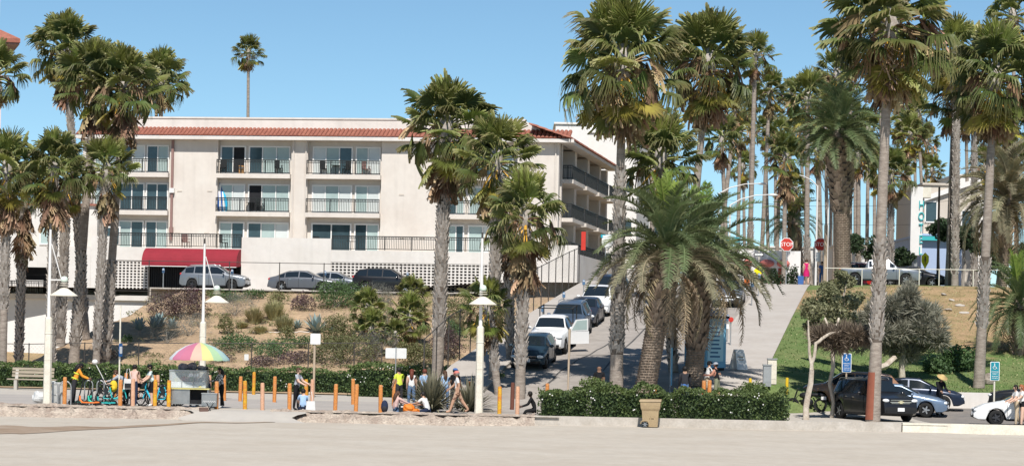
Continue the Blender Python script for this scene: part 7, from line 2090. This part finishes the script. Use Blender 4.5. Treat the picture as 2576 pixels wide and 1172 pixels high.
MB().tube([(-.38, -.37, .16), (-.36, -.37, .24), (-.28, -.365, .30), (-.12, -.365, .30), (-.05, -.36, .22), (-.03, -.355, .05)], .022, 6).build('wheel_arch', M_tan, bn2)
MB().box((-.02, -.335, .44), (.03, .012, .10)).box((.05, -.335, .44), (.03, .012, .10)).box((.12, -.335, .44), (.06, .012, .10)).build('embossed_mark', M_tan, bn2)

# picnic things
v = P(1028, 1046, 104.3)
o = MB().ell((0, 0, .18), (.26, .2, .2), 12, 8).ell((.25, 0, .10), (.22, .16, .11), 10, 6)
o.v = [tuple(Vector(p) * (1 + .2 * noise.noise(Vector(p) * 8))) for p in o.v]
o = o.build('orange_bag', mat('orange_nylon', (.72, .20, .02), .6, .15, 5), None, loc=(v.x, v.y, .02)); tag(o, 'bright orange bag on the ground between the picnickers', 'bag')
v = P(1012, 1046, 104.4); o = thing('black_case', (v.x, v.y, .02), 'small black case with white labels beside the orange bag', 'case')
MB().box((0, 0, .17), (.30, .22, .32)).build('case', M_gblk, o); MB().box((0, -.113, .26), (.12, .008, .05)).build('label', M_white, o); MB().box((.153, -.03, .2), (.008, .05, .2)).build('strap', M_white, o)
v = P(967, 1045, 104.4); o = thing('backpack', (v.x, v.y, .02), 'dark blue backpack left of the seated woman in pink', 'backpack')
MB().ell((0, 0, .25), (.15, .13, .27), 12, 8).build('bag', c_navy, o, 180); MB().ell((0, -.11, .16), (.11, .05, .12), 10, 6).build('pocket', c_dark, o, 180)
def tote(loc, label, rz=0, sc=1.0):
    o = thing('tote_bag', loc, label, 'bag', rz)
    g = MB(); frus(g, 0, .40 * sc, .20 * sc, .05, .17 * sc, .03); g.build('bag', c_white, o)
    MB().tube([(-.10 * sc, 0, .40 * sc), (-.06 * sc, .04, .78 * sc), (.02, .06, .80 * sc), (.10 * sc, 0, .40 * sc)], .012, 5).build('strap', c_white, o)
    return o
v = P(781, 1038, 104.25); tote((v.x, v.y, .03), 'white tote resting beside the woman in light blue', .1)
v = P(330, 985, 105.95); tote((v.x - .12, v.y, .72), 'white shoulder bag carried by the person in the peach tank top', .2, 1.1)
v = P(2014, 710, 168.3); o = thing('blue_bag', (v.x, v.y, 7.18), 'blue bag carried beside the woman in magenta', 'bag')
g = MB(); frus(g, 0, .6, .17, .1, .2, .12); g.build('bag', c_blue, o); MB().tube([(-.1, 0, .6), (0, 0, .8), (.1, 0, .6)], .015, 5).build('strap', c_blue, o)

# signs
M_post = mat('wooden_post', (.48, .38, .28), .9, .2, 3, .3, 12, stretch=(2, 2, .3)); M_signblue = mat('sign_blue', (.02, .13, .36), .4); M_signteal = mat('sign_teal', (.02, .24, .30), .4); M_signyellow = mat('sign_yellow', (.75, .66, .01), .4); M_signback = mat('sign_back', (.70, .70, .68), .6, .08, 4)
def rrect(w, h, r=.04, n=4):
    pts = []
    for cx_, cz_, a0 in ((w / 2 - r, h / 2 - r, 0), (-w / 2 + r, h / 2 - r, 90), (-w / 2 + r, -h / 2 + r, 180), (w / 2 - r, -h / 2 + r, 270)):
        for k in range(n + 1): an = rad(a0 + 90 * k / n); pts.append((cx_ + r * cos(an), cz_ + r * sin(an)))
    return pts
def post(o, z1, r=.035, m=M_steel, z0=-.2): MB().cyl((0, .03, z0), (0, .03, z1), r, n=8).build('post', m, o)
v = P(789, 985, 128); o = thing('blank_sign', (v.x, v.y, 0), 'square white sign back on a wooden post before the hedge', 'sign'); zt = P(793, 852, 128).z
post(o, zt + .2, .06, M_post); MB().prism(rrect(.52, .55), 1, -.06, -.045).build('panel', M_signback, o, loc=(.04, 0, zt))
v = P(994, 985, 122); o = thing('blank_sign', (v.x, v.y, 0), 'wide white sign back on a thin post above the picnickers', 'sign'); zt = P(995, 888, 122).z
post(o, zt + .3, .03); MB().prism(rrect(1.02, .50), 1, .0, .015).build('panel', M_signback, o, loc=(0, .07, zt)); MB().box((0, .01, zt), (.05, .03, .56)).build('channel', M_steel, o)
v = P(300, 1022, 105.6); o = thing('narrow_sign', (v.x, v.y, 0), 'narrow blue sign seen edge-on on a pale post among the bicycles', 'sign', rad(72)); post(o, 4.25, .035, M_offwhite); MB().prism(rrect(.30, .55), 1, -.02, -.005).build('panel', M_signblue, o, loc=(0, 0, P(301, 880, 105.6).z)); MB().prism(rrect(.22, .30), 1, -.028, -.021).build('marking', M_signwhite, o, loc=(0, 0, P(301, 880, 105.6).z))
# small notice on the low fence
v = P(620, 898, 140.2); o = MB().prism(rrect(.24, .34), 1, -.01, .01).build('notice', M_signback, None, loc=(v.x, v.y, v.z)); tag(o, 'small white notice fixed on the low dark fence', 'notice')
def handicap_sign(dx, dy, bx, D, label, m, w=.36, h=.78, zb=0.0):
    v = P(bx, 1000, D); c = P(dx, dy, D)
    o = thing('parking_sign', (v.x, v.y, zb), label, 'sign'); z = c.z - zb
    post(o, z, .04, M_offwhite if m is M_signteal else M_post)
    MB().prism(rrect(w + .05, h + .05), 1, -.035, -.015).build('border', M_signwhite, o, loc=(0, 0, z)); pn = MB().prism(rrect(w, h), 1, -.045, -.036).build('panel', m, o, loc=(0, 0, z))
    g = MB()   # wheelchair symbol
    y = -.05; cz = z + h * .26
    for k in range(10):
        a0 = rad(100 + 26 * k); a1 = rad(100 + 26 * (k + 1)); r = .075
        g.bar((r * cos(a0) - .01, y, cz - .04 + r * sin(a0)), (r * cos(a1) - .01, y, cz - .04 + r * sin(a1)), .022, .012)
    g.ell((-.02, y, cz + .115), (.026, .008, .026), 8, 5); g.bar((-.02, y, cz + .08), (-.005, y, cz - .02), .028, .012); g.bar((-.005, y, cz - .02), (.06, y, cz - .02), .024, .012); g.bar((.06, y, cz - .02), (.09, y, cz - .10), .022, .012)
    g.build('wheelchair_symbol', M_signwhite, o)
    for t, zz_, sz in (('PARKING', -.03, .072), ('ONLY', -.12, .085), ('MINIMUM', -.23, .06), ('FINE $250', -.31, .06)):
        inst('lettering', text_mesh('lettering', t, sz, M_signwhite), o, (0, -.048, z + zz_), (PI / 2, 0, 0))
    return o
handicap_sign(2130, 912, 2128, 110.6, 'blue wheelchair parking sign above the black suv', M_signblue)
handicap_sign(2504, 933, 2501, 111.0, 'teal wheelchair parking sign beside the white sedan', M_signteal)
# stop signs
def octo(r): return [(r * cos(rad(22.5 + 45 * k)), r * sin(rad(22.5 + 45 * k))) for k in range(8)]
def stop_sign(dx, dy, D, label, back=False, pm=M_steel, zb=7.1, lower=None):
    c = P(dx, dy, D); o = thing('stop_sign', (c.x, c.y, zb), label, 'sign'); z = c.z - zb
    post(o, z + .3, .035, pm)
    y0 = .0
    MB().prism(octo(.47), 1, -.03, -.015).build('border', M_signback if back else M_signwhite, o, loc=(0, 0, z))
    if not back:
        MB().prism(octo(.43), 1, -.042, -.031).build('panel', M_red, o, loc=(0, 0, z)); inst('lettering', text_mesh('lettering', 'STOP', .36, M_signwhite), o, (0, -.046, z), (PI / 2, 0, 0), (.95, 1, 1))
    if lower:
        for (xx, ww, hh, zz_) in lower: MB().prism(rrect(ww, hh, .02), 1, -.03, -.015).build('plate', M_signwhite, o, loc=(xx, 0, z + zz_))
    return o
stop_sign(1979, 615, 167.5, 'red octagonal stop sign on a thin post, left one at the crest', zb=7.05)
stop_sign(2064, 615, 171.5, 'red octagonal stop sign half hidden by a wooden post, right one at the crest', lower=[(-.17, .26, .62, -.85), (.30, .24, .62, -.82)])
stop_sign(1530, 607, 170, 'white back of a stop sign near the building corner', True, zb=7.0)
v = P(2075, 712, 169.5); o = MB().cyl((0, 0, -.3), (0, 0, 4.2), .14, .12, 10).build('wooden_post', M_post, None, 60, loc=(v.x, v.y, 7.1)); tag(o, 'thick wooden post in front of the right stop sign', 'post')
v = P(1908, 712, 169); o = thing('sign_post', (v.x, v.y, 7.08), 'post with one-way arrow plate and yellow diamond at the crest', 'sign'); post(o, 2.6, .035, M_offwhite)
z = P(1908, 640, 169).z - 7.08; MB().prism(rrect(.62, .24, .02), 1, -.02, .0).build('arrow_plate', M_gblk, o, loc=(.0, 0, z)); MB().prism([(-.28, -.07), (.14, -.07), (.14, -.1), (.29, 0), (.14, .1), (.14, .07), (-.28, .07)], 1, -.03, -.021).build('arrow', M_signwhite, o, loc=(0, 0, z)); inst('lettering', text_mesh('lettering', 'ONE WAY', .085, M_gblk), o, (-.05, -.034, z), (PI / 2, 0, 0))
z = P(1908, 681, 169).z - 7.08; MB().prism([(0, -.36), (.36, 0), (0, .36), (-.36, 0)], 1, -.02, -.0).build('diamond', M_signyellow, o, loc=(0, 0, z))
v = P(2326, 712, 176); o = thing('crossing_sign', (v.x, v.y, 7.1), 'yellow pedestrian crossing sign left of the wooden pole', 'sign'); post(o, 2.4, .035); z = P(2326, 655, 176).z - 7.1
MB().prism([(0, -.62), (.26, -.1), (.26, .3), (0, .56), (-.26, .3), (-.26, -.1)], 1, -.02, 0).build('panel', M_signyellow, o, loc=(0, 0, z)); MB().prism(rrect(.4, .34), 1, -.02, 0).build('plate', M_signyellow, o, loc=(0, 0, z - .95))
wk = MB().ell((0, -.03, .26), (.055, .01, .055), 8, 5).bar((0, -.03, .2), (0, -.03, -.08), .08, .015).bar((0, -.03, -.08), (-.1, -.03, -.34), .05, .015).bar((0, -.03, -.08), (.11, -.03, -.32), .05, .015).bar((0, -.03, .15), (.13, -.03, -.0), .04, .015).bar((0, -.03, .15), (-.12, -.03, .0), .04, .015)
wk.build('walking_figure', M_gblk, o, loc=(0, 0, z))
# street-name blades
M_cyan = mat('street_blade', (.02, .33, .42), .4)
v = P(1850, 712, 172); o = thing('street_name_sign', (v.x - .7, v.y, 7.1), 'turquoise street-name sign reading Bay above the date palm fronds', 'sign'); z = P(1852, 603, 172).z - 7.1; post(o, z + .3, .04)
MB().prism(rrect(.95, .36, .04), 1, -.03, 0).build('blade', M_cyan, o, loc=(.45, 0, z)); inst('lettering', text_mesh('lettering', 'Bay', .30, M_signwhite), o, (.45, -.035, z), (PI / 2, 0, 0))
v = P(1522, 700, 171); o = thing('street_name_sign', (v.x, v.y, 7.0), 'turquoise street-name sign above the stop sign back by the building', 'sign'); z = P(1522, 594, 171).z - 7.0; post(o, z, .035)
MB().prism(rrect(.7, .22, .03), 1, -.03, 0).build('blade', M_cyan, o, loc=(0, 0, z)); MB().box((0, -.034, z), (.45, .006, .08)).build('lettering', M_signwhite, o)
# red banner on the building side
v = P(1467, 640, 177.5); o = MB().box((0, 0, 0), (.32, .05, 1.3)).build('banner', M_red, None, loc=(v.x, v.y, P(1467, 606, 177.5).z)); tag(o, 'narrow red vertical banner at the building side', 'banner')
# parking meters
M_meter = mat('meter_blue', (.10, .19, .32), .4, .1, 5, metal=.2)
def meter(x, y, z, label, tagm=True):
    o = thing('parking_meter', (x, y, z), label, 'parking meter')
    MB().cyl((0, 0, -.1), (0, 0, 1.08), .03, n=8).build('post', M_steel, o)
    MB().box((0, 0, 1.18), (.17, .13, .20)).lathe([(.085, 0), (.08, .06), (.045, .11), (0, .125)], 10, (0, 0, 1.28)).build('head', M_meter, o, 50)
    MB().box((0, -.068, 1.30), (.11, .02, .07)).build('display', M_signwhite, o)
    if tagm: MB().box((0, -.04, .78), (.15, .01, .24)).build('notice_plate', M_signwhite, o)
for i, (y_, q_) in enumerate([(157.0, 9.6), (150.5, 9.6), (131.0, 9.6)]):
    x, y, z = st((y_ - SO.y) / cos(A9) - .0, q_, .17); meter(x, y, z, ['blue parking meter highest on the right pavement', 'blue parking meter second from the top of the right pavement', 'blue parking meter lowest on the right pavement'][i])
for i, y_ in enumerate((133.5, 141.5, 150.0)):
    x, y, z = st((y_ - SO.y) / cos(A9), -.4, .17); meter(x, y, z, ['parking meter nearest on the left pavement above the white pickup', 'parking meter in the middle of the left pavement', 'parking meter farthest up the left pavement'][i], False)
for i, dx in enumerate((410, 583, 817, 1024)):
    v = P(dx, 735, 169); y = yb(v.x) + .35; v = P(dx, 735, y); meter(v.x, y, 6.05, ['parking meter in front of the dark garage gate', 'parking meter at the front of the silver-grey suv', 'parking meter between the grey sedan and black suv', 'parking meter right of the black suv'][i], False)
# utility boxes
for i, (dx, dy, D, w, h, lab) in enumerate([(1941, 962, 114.6, .40, 1.12, 'taller pale utility cabinet on the lawn edge'), (1929, 968, 113.9, .36, .95, 'shorter grey utility cabinet in front of the taller one')]):
    v = P(dx, dy, D); o = thing('utility_cabinet', (v.x, v.y, v.z - .06), lab, 'cabinet'); MB().box((0, 0, h / 2), (w, .35, h)).build('case', M_offwhite if i == 0 else M_steel, o); MB().box((0, -.01, h + .025), (w + .05, .4, .05)).build('cap', M_steel, o); MB().box((.02, -.178, h * .55), (w * .8, .01, h * .7)).build('door', M_offwhite if i == 0 else M_steel, o)
# A-frame sign board
v = P(1857, 938, 118); zz_ = ground_z(v.x, v.y); o = thing('a_frame_board', (v.x, v.y, zz_), 'white folding sandwich board on the right pavement', 'sign', rad(35))
for s in (1, -1):
    MB().add([(-.32, s * .30, 0), (.32, s * .30, 0), (.26, s * .03, .95), (-.26, s * .03, .95), (-.32, s * .33, 0), (.32, s * .33, 0), (.26, s * .06, .95), (-.26, s * .06, .95)], [(0, 1, 2, 3), (4, 5, 6, 7), (0, 1, 5, 4), (1, 2, 6, 5), (2, 3, 7, 6), (3, 0, 4, 7)]).build('board', M_white, o)
    MB().box((0, s * .20, .45), (.3, .012, .06)).box((0, s * .165, .6), (.34, .012, .06)).build('markings', M_rubble, o)
# blue kiosk with menu board
v = P(1795, 975, 117.5); zz_ = ground_z(v.x, v.y)
M_kiosk = mat('kiosk_blue', (.20, .45, .62), .5, .08, 2); M_menu = mat('menu_cyan', (.42, .66, .74), .5)
k_ = thing('snack_kiosk', (v.x, v.y, zz_ - .05), 'pale blue snack kiosk with menu board in the shade of the date palm', 'kiosk', rad(28))
MB().box((0, .8, 1.35), (1.1, 1.9, 2.3)).build('body', M_kiosk, k_); MB().box((0, .8, 2.56), (1.3, 2.1, .12)).build('roof', M_navy if False else c_navy, k_); MB().box((0, .8, .12), (1.0, 1.8, .22)).build('base', M_trimblk, k_)
MB().box((-.05, -.17, 1.35), (.86, .03, 1.7)).build('menu_board', M_menu, k_)
ml = MB()
for i in range(8): ml.box((-.12 + .04 * (i % 3), -.19, 2.05 - i * .19), (.42 + .12 * (i % 2), .012, .07))
ml.build('menu_lines', mat('menu_ink', (.03, .12, .25), .6), k_); MB().box((.558, .5, 1.7), (.02, .8, .7)).build('hatch', M_dark, k_)
v = P(1686, 955, 113); zz_ = ground_z(v.x, v.y); o = thing('banner_pole', (v.x, v.y, zz_), 'narrow blue feather banner on a pole behind the date palm trunks', 'banner'); post(o, 2.2, .02); MB().box((.05, .03, 1.2), (.08, .02, 1.7)).build('flag', M_kiosk, o)
v = P(1838, 845, 128); zz_ = ground_z(v.x, v.y); o = thing('signal_lamp', (v.x, v.y, zz_), 'small post with red reflector beside the kiosk', 'post'); post(o, 1.3, .03); MB().lathe([(0, 0), (.13, .01), (.13, .04), (0, .05)], 12).build('reflector', M_red, o, loc=(0, -.01, 1.3), rot=(PI / 2, 0, 0))
# bare wooden pole beside the parked pickup
v = P(1428, 985, 110); o = MB().tube([(0, 0, -.2), (.02, 0, 1.5), (.03, 0, 3.35)], [.05, .045, .06], 7).build('sign_pole', M_post, None, 60, loc=(v.x, v.y, ground_z(v.x, v.y))); tag(o, 'thin weathered wooden pole in front of the parked cars on the street', 'pole')
# small white handrail on the pavement
# street lights with curved arms
def street_light(bx, dy0, lx, ly, D, label, zb=7.1):
    b = P(bx, dy0, D); t = P(lx, ly, D); o = thing('street_light', (b.x, b.y, zb), label, 'street light')
    dx_ = t.x - b.x; h = t.z - zb; sgn = 1 if dx_ > 0 else -1
    MB().cyl((0, 0, 0), (0, 0, h - .75), .085, .06, 10).build('pole', M_white, o)
    MB().tube([(0, 0, h - .8), (dx_ * .25, 0, h - .35), (dx_ * .6, 0, h - .06), (dx_ * .9, 0, h)], [.045, .038, .034, .03], 8).build('arm', M_white, o, 60)
    MB().ell((dx_, 0, h - .02), (.36, .15, .09), 10, 6).build('lamp_head', M_white, o, 180)
street_light(1806, 640, 1918, 462, 185, 'white street light with long arm, upper one right of the date palm')
street_light(1834, 650, 1945, 490, 176, 'white street light with long arm, lower one right of the date palm')
street_light(2052, 690, 1995, 440, 184, 'white street light reaching left behind the stout date palm')
street_light(2080, 690, 2108, 480, 200, 'pale street light pole hidden behind the stout date palm')
# utility poles and wires
for bx, ty, D, r, lab in ((2392, 40, 166, .2, 'dark wooden utility pole among the palms on the crest'), (2358, 470, 170, .09, 'thin dark pole left of the wooden utility pole')):
    b = P(bx, 712, D); t = P(bx, ty if ty > 60 else 250, D); o = MB().cyl((0, 0, -.3), (0, 0, t.z - 7.1), r, r * .75, 10).build('utility_pole', mat('pole_wood', (.13, .095, .075), .9, .2, 4, stretch=(2, 2, .3)), None, 60, loc=(b.x, b.y, 7.1)); tag(o, lab, 'pole')
w_ = MB()
for k, (a, b) in enumerate(((P(1800, 500, 186), P(2392, 505, 186)), (P(1800, 535, 190), P(2392, 560, 190)))):
    pts = [a.lerp(b, i / 12) - Vector((0, 0, 1.0 * (1 - (i / 6 - 1) ** 2) * .5)) for i in range(13)]
    o = MB().tube(pts, .012, 4).build('overhead_wire', M_iron, None); tag(o, ['upper overhead wire crossing behind the far palms', 'lower overhead wire crossing behind the far palms'][k], 'wire')
# shopfront glimpsed at the crest
v = P(1925, 712, 186); sf = thing('shop_front', (v.x, v.y, 7.1), 'small white shop front with coral awnings and maroon doors beyond the crest', 'shop')
MB().box((.3, 1.0, 1.5), (4.6, 1.8, 3.0)).build('wall', M_white, sf)
for x, w, m in ((-1.35, .4, M_orng), (.05, .75, M_maroon), (1.2, .5, mat('door_red', (.33, .06, .04), .7))): MB().box((x, .08, .85), (w, .06, 1.7)).build('door', m, sf)
for x, w in ((-1.35, .35), (.1, .55), (1.3, .5)): MB().ell((x, -.05, 2.05), (w, .4, .3), 12, 6).build('awning', c_coral, sf, 180)
# motorbike left of the brown suv
v = P(2030, 1020, 113); mo = thing('motorbike', (v.x, v.y, .2), 'black motorbike parked left of the brown suv', 'motorbike', rad(165))
for x in (-.6, .65): wheel_mesh(.30, .09, M_tyre, 6).build('wheel', M_tyre, mo, 60, loc=(x, 0, .30))
MB().ell((.05, 0, .72), (.32, .16, .16), 10, 6).ell((0, 0, .42), (.30, .15, .20), 10, 6).build('tank', M_gblk, mo, 180); MB().ell((-.42, 0, .76), (.34, .14, .08), 10, 6).build('seat', M_trimblk, mo, 180); MB().tube([(.65, 0, .30), (.45, 0, .95)], .035, 8).tube([(.40, -.35, 1.05), (.45, 0, .98), (.40, .35, 1.05)], .016, 6).build('fork', M_gblk, mo); MB().box((-.75, 0, .62), (.2, .22, .14)).build('tail', M_white, mo)
# balcony things
def bal_loc(dx, off, z): 
    x, _ = FB(dx, 500, off); v = BC + TE * x + TN * off; return (v.x, v.y, z)
def chair(loc, rz, label, m=M_iron):
    o = thing('chair', loc, label, 'chair', rz)
    MB().box((0, 0, .45), (.46, .46, .05)).build('seat', m, o); MB().box((0, .22, .75), (.46, .05, .55)).build('backrest', m, o)
    for s in (-1, 1):
        for t in (-1, 1): MB().box((s * .2, t * .2, .22), (.04, .04, .44)).build('leg', m, o)
        MB().box((s * .23, 0, .66), (.04, .42, .04)).build('armrest', m, o)
def btable(loc, label, m=M_iron):
    o = thing('table', loc, label, 'table'); MB().cyl((0, 0, .69), (0, 0, .72), .34, n=14).build('tabletop', m, o); MB().cyl((0, 0, .03), (0, 0, .69), .035, n=8).build('leg', m, o); MB().cyl((0, 0, 0), (0, 0, .03), .22, n=12).build('base', m, o)
chair(bal_loc(812, .1, Z3), .3, 'dark chair on the top right balcony, left one'); chair(bal_loc(870, .1, Z3), -.5, 'dark chair on the top right balcony, right one'); btable(bal_loc(842, .1, Z3), 'round dark table on the top right balcony'); chair(bal_loc(920, .1, Z3), .8, 'dark chair at the right end of the top right balcony', M_maroon)
btable(bal_loc(630, .1, Z2), 'round dark table on the middle balcony with surfboards'); chair(bal_loc(655, .1, Z2), .9, 'dark chair draped with white on the surfboard balcony'); chair(bal_loc(560, .1, Z3), 0, 'dark chair on the top middle balcony, left one'); chair(bal_loc(700, .1, Z3), .5, 'dark chair on the top middle balcony, right one')
chair(bal_loc(800, -1.5, Z1), .4, 'chair at the left end of the right terrace'); chair(bal_loc(565, -2.4, Z1), 2.0, 'black chair leaning on the left terrace railing'); chair(bal_loc(470, -2.2, Z1), .6, 'wicker chair on the left terrace', M_maroon); btable(bal_loc(885, -1.6, Z1), 'small dark table on the right terrace')
o = thing('cardboard_box', bal_loc(606, .2, Z3 + .02), 'orange-brown box on the top middle balcony', 'box'); MB().box((0, 0, .30), (.4, .4, .6)).build('case', mat('cardboard', (.5, .27, .1), .9), o); MB().box((0, -.2, .45), (.3, .012, .1)).build('label', M_white, o)
def surfboard(dx, label, m, lean, h):
    o = thing('surfboard', bal_loc(dx, .1, Z2 + .01), label, 'surfboard', -A9); o.rotation_euler = (rad(-8), rad(lean), -A9)
    g = MB(); n_ = 9
    for i in range(n_ + 1):
        t = i / n_; w = .27 * math.sin(PI * min(1, (t * .86 + .10))) ** .6
        for x in (-1, -.3, .3, 1): g.v.append((x * w, -.03 * (1 - abs(x) * .6), t * h))
    for i in range(n_):
        for k in range(3): a = i * 4 + k; g.f.append((a, a + 1, a + 5, a + 4)); g.m.append(1 if k == 1 else 0)
    me = g.mesh('board', [m, M_white], 60); b = inst('board', me, o); s_ = b.modifiers.new('thick', 'SOLIDIFY'); s_.thickness = .05
    MB().box((0, .05, .2), (.02, .16, .16)).build('fin', M_gblk, o)
surfboard(556, 'dark blue and white surfboard leaning on the middle balcony', mat('surf_blue', (.02, .10, .35), .3), -7, 2.15); surfboard(566, 'turquoise surfboard bag leaning on the middle balcony', mat('surf_cyan', (.02, .40, .65), .35), -10, 1.5)
# roadside bits: pale stones on the dry slope
rnd = random.Random(9)
for i, (dx, dy, lab) in enumerate([(2375, 742, 'flat pale stone high on the dry slope'), (2395, 757, 'flat pale stone just below the highest one'), (2415, 770, 'pale stone near the smooth trunk on the slope'), (2385, 781, 'small pale stone in the middle of the slope'), (2425, 790, 'largest flat pale stone on the dry slope')]):
    D = 140.0
    while D < 163:
        v = P(dx, dy, D)
        if v.z <= z_lawn(v.x, v.y): break
        D += .2
    g = MB().ell((0, 0, 0), (.32, .2, .07), 9, 5); g.v = [tuple(Vector(p) * (1 + .3 * noise.noise(Vector(p) * 5 + Vector((i, 0, 0))))) for p in g.v]
    o = g.build('pale_stone', M_kerb, None, loc=(v.x, v.y, z_lawn(v.x, v.y) + .04), rot=(rad(15), 0, rnd.uniform(0, 3))); tag(o, lab, 'stone')
v = P(2488, 988, 123); g = MB().ell((0, 0, .2), (.36, .3, .34), 9, 6); g.v = [tuple(Vector(p) * (1 + .25 * noise.noise(Vector(p) * 4))) for p in g.v]; o = g.build('boulder', M_bark, None, loc=(v.x, v.y, z_lawn(v.x, v.y))); tag(o, 'grey boulder on the lawn beside the teal sign', 'boulder')
